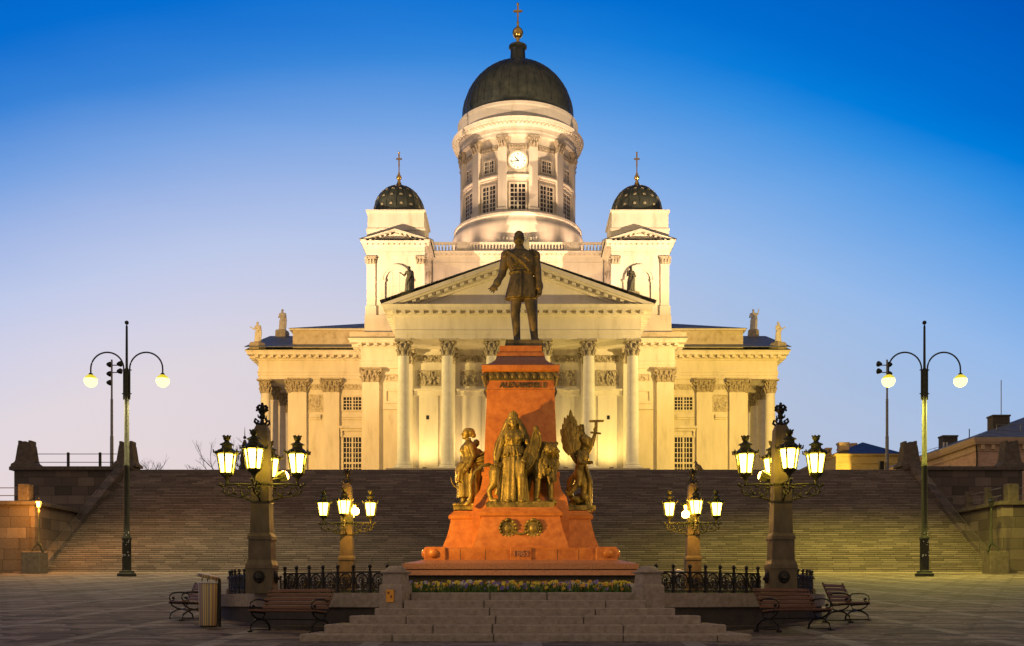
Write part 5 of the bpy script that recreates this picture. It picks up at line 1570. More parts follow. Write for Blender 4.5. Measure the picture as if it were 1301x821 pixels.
for i in range(70):                                                                     # locks of the mane
    a = rl.uniform(0, 2 * pi); e = rl.uniform(-0.9, 1.2); f = 1.0
    p = Vector((0.70 + 0.31 * cos(e) * cos(a), ly - 0.04 + 0.29 * cos(e) * sin(a), b + 1.36 + 0.36 * sin(e)))
    m.cap(p, p + Vector((0.09 * cos(a), 0.09 * sin(a), -0.17 + 0.1 * sin(e))), 0.06, 0.028, 6)
for i in range(40):
    a = radians(rl.uniform(-200, 20)); z_ = rl.uniform(0.72, 1.2)
    p = Vector((0.68 + 0.26 * cos(a), ly - 0.12 + 0.25 * sin(a), b + z_))
    m.cap(p, p + Vector((0.07 * cos(a), 0.07 * sin(a), -0.22)), 0.055, 0.025, 6)
m.ball((hx, hy, hz), (0.20, 0.20, 0.20), 14, 10)
m.limb([(hx + 0.05, hy - 0.1, hz - 0.02), (hx + 0.11, hy - 0.23, hz - 0.07)], [0.135, 0.115], 10)   # muzzle
m.limb([(hx + 0.06, hy - 0.12, hz - 0.12), (hx + 0.09, hy - 0.20, hz - 0.16)], [0.08, 0.06], 8)     # jaw
m.ball((hx + 0.12, hy - 0.36, hz - 0.03), (0.06, 0.035, 0.04), 8, 6)
for q in (-1, 1):
    m.ball((hx + 0.03 + q * 0.105, hy - 0.15, hz + 0.10), (0.07, 0.06, 0.035), 8, 6)
    m.ball((hx + 0.10 + q * 0.075, hy - 0.25, hz - 0.10), (0.085, 0.09, 0.065), 10, 8)
    m.ball((hx + q * 0.17, hy + 0.02, hz + 0.16), (0.06, 0.04, 0.06), 8, 6)
m.limb([(-0.72, ly, b + 1.0), (-0.86, ly - 0.05, b + 1.10), (-1.05, ly - 0.12, b + 1.06), (-1.25, ly - 0.22, b + 0.88), (-1.36, ly - 0.28, b + 0.55), (-1.36, ly - 0.3, b + 0.22), (-1.42, ly - 0.3, b + 0.02)], [0.06, 0.055, 0.05, 0.046, 0.042, 0.045, 0.05], 8)
m.limb([(-1.40, ly - 0.3, b + 0.06), (-1.46, ly - 0.3, b - 0.02), (-1.56, ly - 0.3, b - 0.04)], [0.06, 0.075, 0.02], 8)
sculpt('lion', m, M['bronze'], gr, 0.018, 2)

# ---- left group: peasant woman with sheaf and sickle, looking left; man behind
zl = zz(649, 29.6)
gl = thing('bronze_group', (-1.50, MC - 0.35, zl), 'bronze group of a harvest woman looking left with sheaf and sickle', 'statue')
m = MB(); m.frustum(0, 0.1, [(0, 0.40, 0.72), (0.14, 0.405, 0.72), (0.17, 0.39, 0.7)])
for i in range(10): m.ball((rr.uniform(-0.34, 0.34), -0.60, 0.14), (0.1, 0.06, 0.055), 8, 6)
m.build('base', M['bronze'], gl, 50)
b = 0.16
m = MB()
m.loft([(b + 0.22, 0.0, -0.1, 0.31, 0.32), (b + 0.6, 0.0, -0.1, 0.30, 0.29), (b + 1.0, 0.02, -0.1, 0.29, 0.27), (b + 1.25, 0.03, -0.1, 0.25, 0.24, .6), (b + 1.38, 0.03, -0.1, 0.205, 0.20, .3), (b + 1.55, 0.0, -0.1, 0.235, 0.24, .4), (b + 1.70, 0.0, -0.1, 0.215, 0.25, .3), (b + 1.80, 0.02, -0.1, 0.14, 0.16, 0), (b + 1.88, 0.0, -0.1, 0.08, 0.08, 0), (b + 1.94, -0.01, -0.1, 0.075, 0.075, 0)], 56, folds=9, amp=0.10)
m.ball((-0.16, -0.16, b + 1.58), (0.10, 0.10, 0.10), 10, 8)
P = head(m, (-0.05, -0.12, b + 2.06), 0.335, face=188)
m.ball((0.06, -0.1, b + 2.10), (0.13, 0.13, 0.13), 12, 8); m.ball((0.14, -0.1, b + 2.02), (0.085, 0.085, 0.08), 10, 8)
for i in range(6): m.limb([P(0.2, -0.2 + 0.08 * i, 0.33), P(-0.1, -0.25 + 0.1 * i, 0.42), P(-0.4, -0.2 + 0.08 * i, 0.1)], [0.02, 0.024, 0.02], 6)
for q in (-1, 1): m.limb([(-0.03 + q * 0.09, -0.1 + q * 0.05, b + 0.3), (-0.06 + q * 0.11, -0.14, b + 0.06), (-0.15 + q * 0.11, -0.24, b + 0.03)], [0.085, 0.06, 0.05], 8)
# near arm, sleeve, gathered apron with ears of corn
m.limb([(0.08, -0.32, b + 1.68), (0.16, -0.36, b + 1.42), (0.15, -0.36, b + 1.36)], [0.10, 0.08, 0.075], 10)
m.limb([(0.15, -0.36, b + 1.37), (0.05, -0.42, b + 1.12), (0.0, -0.43, b + 1.05)], [0.07, 0.055, 0.045], 10)
hand(m, (-0.01, -0.44, b + 1.03), (-0.5, -0.1, -0.6), 1.2, n=(0.3, -0.6, -0.3), curl=1.0)
m.limb([(-0.02, 0.1, b + 1.68), (-0.18, 0.1, b + 1.40), (-0.20, -0.1, b + 1.1)], [0.09, 0.075, 0.055], 10)
for i in range(14):
    t = i / 13
    m.limb([(0.10 - 0.30 * t, -0.36 + 0.05 * sin(t * 9), b + 1.22 - 0.1 * t), (-0.12 - 0.12 * t, -0.40, b + 0.98 - 0.05 * t), (-0.16 - 0.12 * t + 0.04 * sin(i * 2.3), -0.36, b + 0.72 + 0.06 * sin(i * 1.7))], [0.03, 0.035, 0.035], 6)
m.ball((-0.20, -0.28, b + 0.98), (0.17, 0.17, 0.26), 12, 8)
for i in range(9): m.limb([(-0.10 - 0.02 * i, -0.43 + 0.02 * i, b + 1.15), (-0.24 - 0.012 * i, -0.42 + 0.03 * i, b + 0.92), (-0.27 - 0.01 * i, -0.38 + 0.04 * i, b + 0.66 + 0.03 * (i % 3))], [0.035, 0.045, 0.04], 6)
# second figure behind
m.loft([(b + 0.0, 0.16, 0.40, 0.22, 0.2), (b + 0.5, 0.16, 0.40, 0.21, 0.19), (b + 1.0, 0.18, 0.40, 0.2, 0.19), (b + 1.4, 0.2, 0.38, 0.22, 0.19), (b + 1.62, 0.2, 0.36, 0.2, 0.17), (b + 1.70, 0.2, 0.36, 0.1, 0.09)], 36, folds=9, amp=0.05)
head(m, (0.2, 0.35, b + 1.84), 0.27, face=150)
m.limb([(0.1, -0.05, b + 1.72), (0.26, -0.1, b + 1.45), (0.25, -0.12, b + 1.0), (0.2, -0.12, b + 0.4)], [0.10, 0.12, 0.13, 0.12], 10)
sculpt('figure', m, M['bronze'], gl, 0.015, 2)
m = MB()   # sheaf carried under the arm
for i in range(26):
    a = 2 * pi * i / 26; r_ = 0.05 + 0.04 * (i % 3)
    m.cap((0.10, -0.22 + r_ * 0.5 * cos(a), b + 1.22 + r_ * 0.6 * sin(a)), (0.54 + 0.05 * (i % 4), -0.2 + r_ * 1.3 * cos(a), b + 1.38 + r_ * 1.5 * sin(a)), 0.02, 0.03, 6)
m.build('sheaf', M['bronze'], gl, 60)
m = MB()
m.limb([(0.24, -0.16, b + 0.86), (0.40, -0.14, b + 1.0), (0.52, -0.12, b + 1.07)], [0.03, 0.035, 0.045], 8)
m.build('handle', M['bronze_dark'], gl, 60)
m = MB()
m.limb([(-0.28 + -0.22 * sin(t), -0.2, b + 0.50 + 0.30 * (1 - cos(t)) * 1.15) for t in [i * 0.16 for i in range(10)]], [0.028 - 0.002 * i for i in range(10)], 6)
m.build('sickle', M['bronze'], gl, 60)

# ---- right group: winged genius lifting a torch
zr = zz(649.5, 29.6)
gg = thing('bronze_group', (1.72, MC - 0.35, zr), 'bronze group of a winged figure raising one arm towards the right', 'statue')
m = MB(); m.frustum(0, 0.1, [(0, 0.40, 0.70), (0.11, 0.405, 0.70), (0.14, 0.39, 0.68)]); m.build('base', M['bronze'], gg, 50)
b = 0.13
m = MB()
for i in range(38):
    t = rr.uniform(0, 1)
    m.ball((rr.uniform(-0.3, 0.26) * (1 - 0.4 * t), rr.uniform(-0.4, 0.3), b + t * 0.34), (rr.uniform(0.07, 0.14), rr.uniform(0.07, 0.13), rr.uniform(0.06, 0.13)), 8, 6)
# torso leaning into the lift
m.limb([(0.0, -0.1, b + 1.02), (0.03, -0.1, b + 1.22), (0.07, -0.1, b + 1.42)], [0.19, 0.165, 0.20], 14)
m.limb([(-0.02, -0.26, b + 1.52), (0.09, -0.1, b + 1.56), (0.16, 0.06, b + 1.54)], [0.095, 0.13, 0.095], 10)
m.cap((0.08, -0.1, b + 1.6), (0.12, -0.12, b + 1.74), 0.075, 0.07, 10)
P = head(m, (0.15, -0.15, b + 1.87), 0.32, face=-45, tilt=-0.05)
for i in range(16):
    a = 2 * pi * i / 16; m.ball((0.13 + 0.12 * cos(a), -0.10 + 0.12 * sin(a), b + 1.93 + 0.03 * (i % 2)), 0.06, 8, 6)
m.ball((0.12, -0.09, b + 1.98), 0.12, 10, 8)
# raised arm with torch and bar
m.limb([(0.20, -0.06, b + 1.56), (0.32, -0.12, b + 1.80), (0.36, -0.13, b + 1.92)], [0.09, 0.072, 0.066], 10)
m.limb([(0.36, -0.13, b + 1.90), (0.41, -0.16, b + 2.10), (0.42, -0.17, b + 2.16)], [0.062, 0.048, 0.045], 10)
hand(m, (0.42, -0.17, b + 2.16), (0.05, -0.05, 0.9), 1.1, n=(0.4, -0.8, 0), curl=1.2)
# lowered arm across the body
m.limb([(-0.04, -0.27, b + 1.54), (-0.05, -0.38, b + 1.28)], [0.085, 0.07], 10)
m.limb([(-0.05, -0.38, b + 1.28), (0.12, -0.45, b + 1.20), (0.18, -0.45, b + 1.22)], [0.066, 0.05, 0.042], 10)
hand(m, (0.19, -0.45, b + 1.22), (0.9, -0.1, 0.2), 1.1, n=(0, -0.5, -0.5), curl=0.8)
# legs: one stretched back, one carrying
m.limb([(-0.04, -0.2, b + 0.98), (-0.05, -0.30, b + 0.72), (-0.08, -0.32, b + 0.62)], [0.15, 0.105, 0.09], 12)
m.limb([(-0.07, -0.32, b + 0.66), (-0.30, -0.30, b + 0.40), (-0.37, -0.28, b + 0.33)], [0.09, 0.065, 0.05], 10)
m.limb([(-0.37, -0.28, b + 0.33), (-0.42, -0.30, b + 0.44)], [0.05, 0.03], 8)
m.limb([(0.06, -0.12, b + 0.98), (0.10, -0.22, b + 0.60), (0.08, -0.18, b + 0.22)], [0.15, 0.11, 0.07], 12)
m.limb([(0.08, -0.18, b + 0.22), (0.14, -0.30, b + 0.18)], [0.06, 0.045], 8)
# drapery from hip to ground, blowing back
for i in range(17):
    t = i / 16
    x0 = 0.20 - 0.05 * t; y0 = -0.30 + 0.36 * t
    m.limb([(x0 - 0.05, y0, b + 1.12), (x0 + 0.05 + 0.02 * sin(i * 2), y0 - 0.02, b + 0.75), (x0 + 0.05 + 0.04 * sin(i * 1.3), y0, b + 0.36), (x0 + 0.07, y0 + 0.03, b + 0.08)], [0.05, 0.055 + 0.015 * (i % 2), 0.06, 0.065], 6)
for i in range(12):
    t = i / 11
    m.limb([(-0.08, -0.1 + 0.2 * t, b + 1.05), (-0.22 - 0.1 * sin(3 * t), 0.0 + 0.25 * t, b + 0.78), (-0.30 - 0.05 * sin(7 * t), 0.05 + 0.25 * t, b + 0.5), (-0.22, 0.1 + 0.2 * t, b + 0.2)], [0.06, 0.07, 0.07, 0.06], 6)
sculpt('figure', m, M['bronze'], gg, 0.015, 2)
def wing(tips, root, y, sc):
    """overlapping feather blades fanned from the shoulder to a ragged outline"""
    m = MB()
    def feather(p0, p1, w, th, yy):
        p0, p1 = Vector(p0), Vector(p1)
        d = (p1 - p0); n = Vector((d.z, 0, -d.x)).normalized()
        prof = [(0.0, 0.35), (0.3, 0.8), (0.65, 1.0), (0.85, 0.8), (0.96, 0.4), (1.0, 0.05)]
        vs, fs = [], []
        for t_, k_ in prof:
            c = p0 + d * t_
            vs += [(c.x - n.x * w * k_, yy + 0.02 * t_, c.z - n.z * w * k_), (c.x, yy - th + 0.02 * t_, c.z), (c.x + n.x * w * k_, yy + 0.02 * t_, c.z + n.z * w * k_), (c.x, yy + th + 0.02 * t_, c.z)]
        for q in range(len(prof) - 1):
            for e in range(4):
                f = (e + 1) % 4
                fs.append((4 * q + e, 4 * q + f, 4 * q + 4 + f, 4 * q + 4 + e))
        L = len(vs); fs += [(3, 2, 1, 0), (L - 4, L - 3, L - 2, L - 1)]
        m.add(vs, fs)
    rx_, rz_ = root
    n = len(tips)
    for layer, (k_, w, yo) in enumerate(((1.0, 0.078, 0.0), (0.76, 0.074, -0.035), (0.55, 0.068, -0.065), (0.36, 0.06, -0.09))):
        for i in range(n):
            tx, tz = tips[i]
            u_ = i / (n - 1) - 0.5
            bx_, bz_ = rx_ + u_ * 0.20, rz_ + 0.10 * (1 - abs(u_) * 2)
            j_ = 1.0 - 0.05 * ((i + layer) % 2)
            feather((bx_, 0, bz_), (bx_ + (tx - bx_) * k_ * j_, 0, bz_ + (tz - bz_) * k_ * j_), w * sc, 0.018, y + yo + 0.008 * (i % 3))
    m.limb([(rx_ + 0.10, y + 0.02, rz_ - 0.18), (rx_, y, rz_), (rx_ - 0.14, y, rz_ + 0.28), (rx_ - 0.2, y, rz_ + 0.6)], [0.07, 0.085, 0.06, 0.03], 8)
    return m
T1 = [(-0.50, 1.80), (-0.55, 2.02), (-0.57, 2.24), (-0.53, 2.44), (-0.46, 2.58), (-0.38, 2.70), (-0.29, 2.80), (-0.20, 2.66), (-0.14, 2.52), (-0.09, 2.36), (-0.05, 2.18), (-0.04, 2.0)]
wing([(x_, b + z_) for x_, z_ in T1], (-0.22, b + 1.48), -0.16, 1.0).build('wing', M['bronze'], gg, 30)
T2 = [(-0.10, 2.1), (-0.09, 2.25), (-0.04, 2.40), (0.03, 2.48), (0.09, 2.44), (0.11, 2.3), (0.12, 2.15)]
wing([(x_, b + z_) for x_, z_ in T2], (-0.02, b + 1.62), 0.16, 0.9).build('wing', M['bronze'], gg, 30)
m = MB()
m.limb([(0.43, -0.18, b + 2.14), (0.44, -0.18, b + 2.42)], [0.035, 0.045], 8)
m.cap((0.27, -0.18, b + 2.45), (0.64, -0.18, b + 2.46), 0.035, 0.035, 8)
m.limb([(0.30, -0.18, b + 2.13), (0.56, -0.18, b + 2.10)], [0.03, 0.03], 8)
m.build('torch', M['bronze'], gg, 50)

# ================================================================== FLOWER BED
rf_ = random.Random(21)
m = MB()
def blade(mb, p, h, lean, w, az):
    c, s_ = cos(az), sin(az)
    q = Vector(p)
    d = Vector((c, s_, 0)); n = Vector((-s_, c, 0))
    a = q + d * lean * 0.4 + Vector((0, 0, h * 0.6)); t_ = q + d * lean + Vector((0, 0, h))
    mb.add([q - n * w, q + n * w, a + n * w * 0.8, a - n * w * 0.8, t_], [(0, 1, 2, 3), (3, 2, 4)])
for i in range(5200):
    x = rf_.uniform(-2.85, 2.85); y = 22.55 + 4.3 * rf_.random() ** 1.4
    blade(m, (x, y, 1.80), rf_.uniform(0.13, 0.34), rf_.uniform(0.02, 0.13), rf_.uniform(0.012, 0.028), rf_.uniform(0, 2 * pi))
o = m.build('flower_foliage', M['leaf']); o['kind'] = 'stuff'
tag(o, 'dense green foliage of the pansy bed above the steps', 'foliage')
m = MB()
names = ['yellow', 'orange', 'violet', 'pale']
for i in range(780):
    x = rf_.uniform(-2.8, 2.8); y = 22.6 + 3.6 * rf_.random() ** 1.8
    z = rf_.uniform(1.93, 2.12)
    cl = rf_.choices([0, 1, 2, 3], [6, 3, 2, 1])[0] if sin(x * 2.3 + 1) + rf_.uniform(-1, 1) > 0 else rf_.choices([0, 1, 2, 3], [4, 2, 3, 1])[0]
    m.m = cl
    r_ = rf_.uniform(0.030, 0.046); az = rf_.uniform(-0.7, 0.7); tl = rf_.uniform(0.1, 0.7)
    m.X = Matrix.Translation((x, y, z)) @ Matrix.Rotation(az, 4, 'Z') @ Matrix.Rotation(pi / 2 - tl, 4, 'X')
    for q in range(5):
        a = 2 * pi * q / 5 + pi / 2
        m.ball((r_ * 0.62 * cos(a), r_ * 0.62 * sin(a), 0.004 * q), (r_ * 0.55, r_ * 0.55, 0.007), 7, 4)
    m.X = None
m.m = 0
o = m.build('pansies', [M['petal_' + n] for n in names]); o['kind'] = 'stuff'
tag(o, 'yellow, orange and violet pansies in the bed above the steps', 'flowers')
m = MB()
for i in range(7000):
    a = rf_.uniform(0, 2 * pi); r_ = sqrt(rf_.uniform(4.5 ** 2, 7.5 ** 2))
    x, y = r_ * cos(a), MC + r_ * sin(a)
    if abs(x) < 3.15 and abs(y - MC) < 3.15 or (abs(x) < 2.9 and y < MC): continue
    blade(m, (x, y, 1.78), rf_.uniform(0.06, 0.22), rf_.uniform(0.02, 0.09), rf_.uniform(0.012, 0.026), rf_.uniform(0, 2 * pi))
o = m.build('grass', M['lawn']); o['kind'] = 'stuff'
tag(o, 'short grass and young plants inside the iron fence', 'grass')
# ================================================================== LAMP PILLARS
def make_lantern(parent):
    """part at the pillar axis with its arm along +x; lantern hangs 0.82 m out"""
    m = MB()
    R = 0.82
    # arm and scrolls
    m.tube([(0.2, 0, 2.53), (0.5, 0, 2.55), (R, 0, 2.54)], [0.028, 0.022, 0.026], 8)
    def spiral(cx, cz, r, turns, a0, dr, sgn=1):
        n = int(18 * turns)
        return [(cx + (r * (1 - dr * i / n)) * cos(a0 + sgn * 2 * pi * turns * i / n), 0, cz + (r * (1 - dr * i / n)) * sin(a0 + sgn * 2 * pi * turns * i / n)) for i in range(n + 1)]
    m.tube(spiral(R - 0.06, 2.40, 0.15, 1.3, 0.9, 0.75, -1), 0.017, 6)
    m.tube(spiral(0.42, 2.40, 0.13, 1.2, 2.2, 0.7, 1), 0.017, 6)
    m.tube([(0.2, 0, 2.12), (0.30, 0, 2.2), (0.5, 0, 2.24), (0.72, 0, 2.26), (R, 0, 2.36)], [0.03, 0.02, 0.016, 0.016, 0.012], 6)
    m.tube(spiral(0.32, 2.28, 0.10, 1.2, -0.6, 0.7, -1), 0.014, 6)
    for p in ((0.3, 2.46), (0.55, 2.50), (0.62, 2.33), (R + 0.1, 2.5), (0.9, 2.38), (0.46, 2.27)):
        m.ball((p[0], 0, p[1]), (0.045, 0.035, 0.035), 8, 6)
    m.ball((R + 0.16, 0, 2.54), 0.04, 8, 6)
    m.lathe([(0.03, 2.50), (0.05, 2.55), (0.028, 2.60), (0.05, 2.66), (0.07, 2.70), (0.13, 2.74), (0.155, 2.77), (0.155, 2.80)], 12, (R, 0, 0))
    # cage
    for i in range(6):
        a = pi / 6 + i * pi / 3
        c, s_ = cos(a), sin(a)
        m.tube([(R + 0.148 * c, 0.148 * s_, 2.79), (R + 0.222 * c, 0.222 * s_, 3.24)], 0.025, 5)
        m.limb([(R + 0.24 * c, 0.24 * s_, 3.25), (R + 0.30 * c, 0.30 * s_, 3.27), (R + 0.315 * c, 0.315 * s_, 3.33)], [0.02, 0.022, 0.012], 6)
        a2 = i * pi / 3
        m.tube([(R + 0.148 * c, 0.148 * s_, 2.80), (R + 0.148 * cos(a + pi / 3), 0.148 * sin(a + pi / 3), 2.80)], 0.012, 5)
    o = m.build('lantern', M['iron_green'], None, 50); o.parent = parent
    m = MB()
    m.lathe([(0.215, 3.23), (0.265, 3.235), (0.27, 3.27), (0.22, 3.29), (0.18, 3.34), (0.13, 3.38), (0.12, 3.39), (0.12, 3.45), (0.165, 3.46), (0.16, 3.475), (0.07, 3.52), (0.05, 3.55), (0.07, 3.57), (0.085, 3.60), (0.09, 3.66), (0.05, 3.66)], 12, (R, 0, 0))
    for i in range(6):
        a = i * pi / 3
        m.ball((R + 0.085 * cos(a), 0.085 * sin(a), 3.665), 0.022, 6, 5)
        m.ball((R + 0.24 * cos(a), 0.24 * sin(a), 3.30), (0.05, 0.05, 0.03), 6, 5)
    r = m.build('lamp_roof', M['iron_green'], None, 40); r.parent = o
    m = MB(); m.lathe([(0.138, 2.80), (0.208, 3.225)], 6, (R, 0, 0), a0=pi / 6, a1=pi / 6 + 2 * pi)
    gl_ = m.build('glass', M['lit']); gl_.parent = o
    return o

def make_pillar(loc, label, twist):
    t = thing('lamp_pillar', loc, label, 'lamp pillar', 'granite pillars carrying four lanterns each')
    m = MB()
    m.frustum(0, 0, [(0.0, 0.312, 0.312), (0.20, 0.308, 0.308), (0.50, 0.299, 0.299), (0.57, 0.304, 0.304)])
    m.frustum(0, 0, [(0.573, 0.317, 0.317), (0.66, 0.312, 0.312), (0.76, 0.273, 0.273), (0.79, 0.268, 0.268)])
    m.frustum(0, 0, [(0.793, 0.260, 0.260), (1.24, 0.255, 0.255)])
    m.frustum(0, 0, [(1.243, 0.277, 0.277), (1.32, 0.273, 0.273), (1.40, 0.238, 0.238)])
    m.build('plinth', M['granite_pillar'], t)
    m = MB(); m.frustum(0, 0, [(1.403, 0.228, 0.228), (3.80, 0.158, 0.158), (3.92, 0.11, 0.11)])
    m.build('obelisk', M['granite_pillar'], t)
    # crown finial
    m = MB()
    m.lathe([(0.11, 3.88), (0.13, 3.93), (0.05, 3.99), (0.035, 4.08), (0.06, 4.12), (0.045, 4.16), (0.085, 4.22), (0.10, 4.28), (0.08, 4.31)], 12)
    for i in range(6):
        a = i * pi / 3
        c, s_ = cos(a), sin(a)
        m.limb([(0.10 * c, 0.10 * s_, 4.28), (0.125 * c, 0.125 * s_, 4.33), (0.09 * c, 0.09 * s_, 4.38), (0.02 * c, 0.02 * s_, 4.37)], [0.02, 0.022, 0.018, 0.015], 6)
        m.ball((0.125 * c, 0.125 * s_, 4.27), 0.028, 6, 5)
    for i in range(4):
        a = i * pi / 2 + pi / 4
        c, s_ = cos(a), sin(a)
        m.limb([(0.12 * c, 0.12 * s_, 3.92), (0.20 * c, 0.20 * s_, 3.98), (0.18 * c, 0.18 * s_, 4.05), (0.13 * c, 0.13 * s_, 4.02)], [0.03, 0.026, 0.02, 0.015], 6)
        m.limb([(0.05 * c, 0.05 * s_, 4.08), (0.10 * c, 0.10 * s_, 4.10), (0.11 * c, 0.11 * s_, 4.15)], [0.018, 0.018, 0.012], 6)
    m.ball((0, 0, 4.42), 0.035, 8, 6); m.ball((0, 0, 4.36), (0.05, 0.05, 0.05), 8, 6)
    m.build('crown', M['black'], t, 50)
    # bronze lion masks on the base
    for k in range(4):
        m = MB(); m.X = Matrix.Rotation(k * pi / 2, 4, 'Z')
        y = -0.315
        m.ball((0, y, 0.38), (0.10, 0.07, 0.11), 12, 8); m.ball((0, y - 0.06, 0.345), (0.055, 0.05, 0.045), 8, 6); m.ball((0, y - 0.02, 0.28), (0.05, 0.04, 0.05), 8, 6)
        for i in range(14):
            a = 2 * pi * i / 14
            m.ball((0.105 * cos(a), y + 0.01, 0.38 + 0.115 * sin(a)), (0.036, 0.035, 0.036), 6, 5)
        m.build('lion_mask', M['black'], t, 50)
    # collar of the brackets
    m = MB()
    for z_ in (2.12, 2.53):
        h_ = 0.228 - (z_ - 1.403) * 0.0292 + 0.006
        m.frustum(0, 0, [(z_ - 0.02, h_ + 0.01, h_ + 0.01), (z_ + 0.02, h_ + 0.01, h_ + 0.01)])
    m.build('collar', M['iron_green'], t)
    l0 = make_lantern(t)
    l0.rotation_euler.z = twist
    for k in range(1, 4):
        inst(l0, t, (0, 0, 0), twist + k * pi / 2)
    return t
PR = 8.55
q = PR / sqrt(2)
lp = make_pillar((-q, MC - q, PZ), 'granite lamp pillar with four lit lanterns beside the striped bin, left front', radians(1))
dup(lp, (q, MC - q, PZ), 0, 'granite lamp pillar with four lit lanterns behind the right front bench').rotation_euler = (0, 0, radians(26))
# turn only the lanterns of the right one, its shaft stays square
def retwist(t, ang, base):
    t.rotation_euler = (0, 0, 0)
    k = 0
    for c in t.children:
        if c.name.startswith('lantern'):
            c.rotation_euler.z = ang + k * pi / 2; k += 1
rp = [o for o in COL.objects if o.name.startswith('lamp_pillar')]
retwist(rp[1], radians(-1), 0)
b1 = dup(lp, (-q, MC + q, PZ), 0, 'smaller looking granite lamp pillar left behind the red monument')
b2 = dup(lp, (q, MC + q, PZ), 0, 'smaller looking granite lamp pillar right behind the red monument, bird on its crown')
retwist(b1, radians(2), 0); retwist(b2, radians(-2), 0)

# sodium floodlights clamped to the pillars
def pillar_flood(x, y, z, label, energy, tgt, spot=116):
    loc = Vector((x, y, z))
    t = thing('floodlight', loc, label, 'floodlight', 'sodium floodlights on the lamp pillars')
    d = (Vector(tgt) - loc).normalized()
    rot = d.to_track_quat('-Z', 'Y').to_matrix().to_4x4()
    m = MB(); m.X = rot
    m.frustum(0, 0, [(-0.04, 0.15, 0.12), (-0.03, 0.155, 0.125), (0.0, 0.15, 0.12), (0.14, 0.10, 0.08), (0.18, 0.05, 0.04)])
    m.tube([(-0.17, 0, 0.0), (-0.18, 0, 0.2), (0.18, 0, 0.2), (0.17, 0, 0.0)], 0.014, 6)
    m.build('housing', M['iron_green'], t)
    m = MB(); m.X = rot; m.ball((0, 0, -0.06), (0.15, 0.13, 0.07), 16, 10); m.build('lens', M['sodium'], t)
    if y > MC: lamp('sodium_spill', 'POINT', loc + d * 0.3 + Vector((0, -0.1, 0.05)), 230, (1.0, 0.47, 0.07), size=0.08)
    lamp('sodium_light', 'SPOT', loc + d * 0.22, energy, (1.0, 0.50, 0.085), target=tgt, spot=spot, size=0.07, blend=0.9)
    return t
TG = (0, MC - 0.6, 7.6)
pillar_flood(xx(357, 24.6), 24.75, zz(604, 24.5), 'sodium floodlight on the left front lamp pillar, seen from behind', L_MONU * 1.8, TG)
pillar_flood(xx(973, 24.6), 24.75, zz(604, 24.5), 'sodium floodlight on the right front lamp pillar, seen from behind', L_MONU * 0.36, TG)
pillar_flood(xx(450.5, 35.5), 35.5, zz(651, 35.9), 'glaring sodium floodlight on the pillar left behind the monument', L_MONU * 0.7, (0, MC - 3, 5.0))
pillar_flood(xx(872, 35.5), 35.5, zz(655, 35.9), 'glaring sodium floodlight on the pillar right behind the monument', L_MONU * 0.7, (0, MC - 3, 5.0))

# ================================================================== IRON FENCE
def fence_panel(w):
    m = MB(); r = w * 0.36
    def ring(cx, cz, rr, th, a0=0, a1=2 * pi, n=20):
        full = a1 - a0 > 6.2
        m.tube([(cx + rr * cos(a0 + (a1 - a0) * i / n), 0, cz + rr * sin(a0 + (a1 - a0) * i / n)) for i in range(n if full else n + 1)], th, 6, full)
    for z_, th in ((0.045, 0.014), (0.455, 0.018)):
        m.box(-w / 2, w / 2, -th, th, z_ - th, z_ + th)
    m.box(-w / 2, w / 2, -0.011, 0.011, 0.105, 0.123)
    ring(0, 0.275, r, 0.017)
    ring(0, 0.275, r * 0.38, 0.012)
    for i in range(13):
        a = radians(-20 + 220 * i / 12)
        m.tube([(r * 0.38 * cos(a), 0, 0.275 + r * 0.38 * sin(a)), (r * cos(a), 0, 0.275 + r * sin(a))], [0.007, 0.012], 5)
    for s in (-1, 1):
        ring(s * w * 0.24, 0.155, w * 0.10, 0.012)
        ring(s * w * 0.42, 0.40, w * 0.055, 0.010)
        m.ball((s * w * 0.42, 0, 0.28), (0.022, 0.016, 0.05), 6, 5)
        m.tube([(s * w * 0.5, 0, 0.06), (s * w * 0.42, 0, 0.17), (s * w * 0.40, 0, 0.35), (s * w * 0.5, 0, 0.44)], 0.010, 5)
    m.ball((0, 0, 0.19), (0.035, 0.02, 0.03), 8, 6); m.ball((0, 0, 0.275), (0.03, 0.02, 0.03), 8, 6)
    m.tube([(0, 0, 0.06), (0, 0, 0.26)], 0.012, 5)
    return m
fp = None; fpost = None
NB = 7
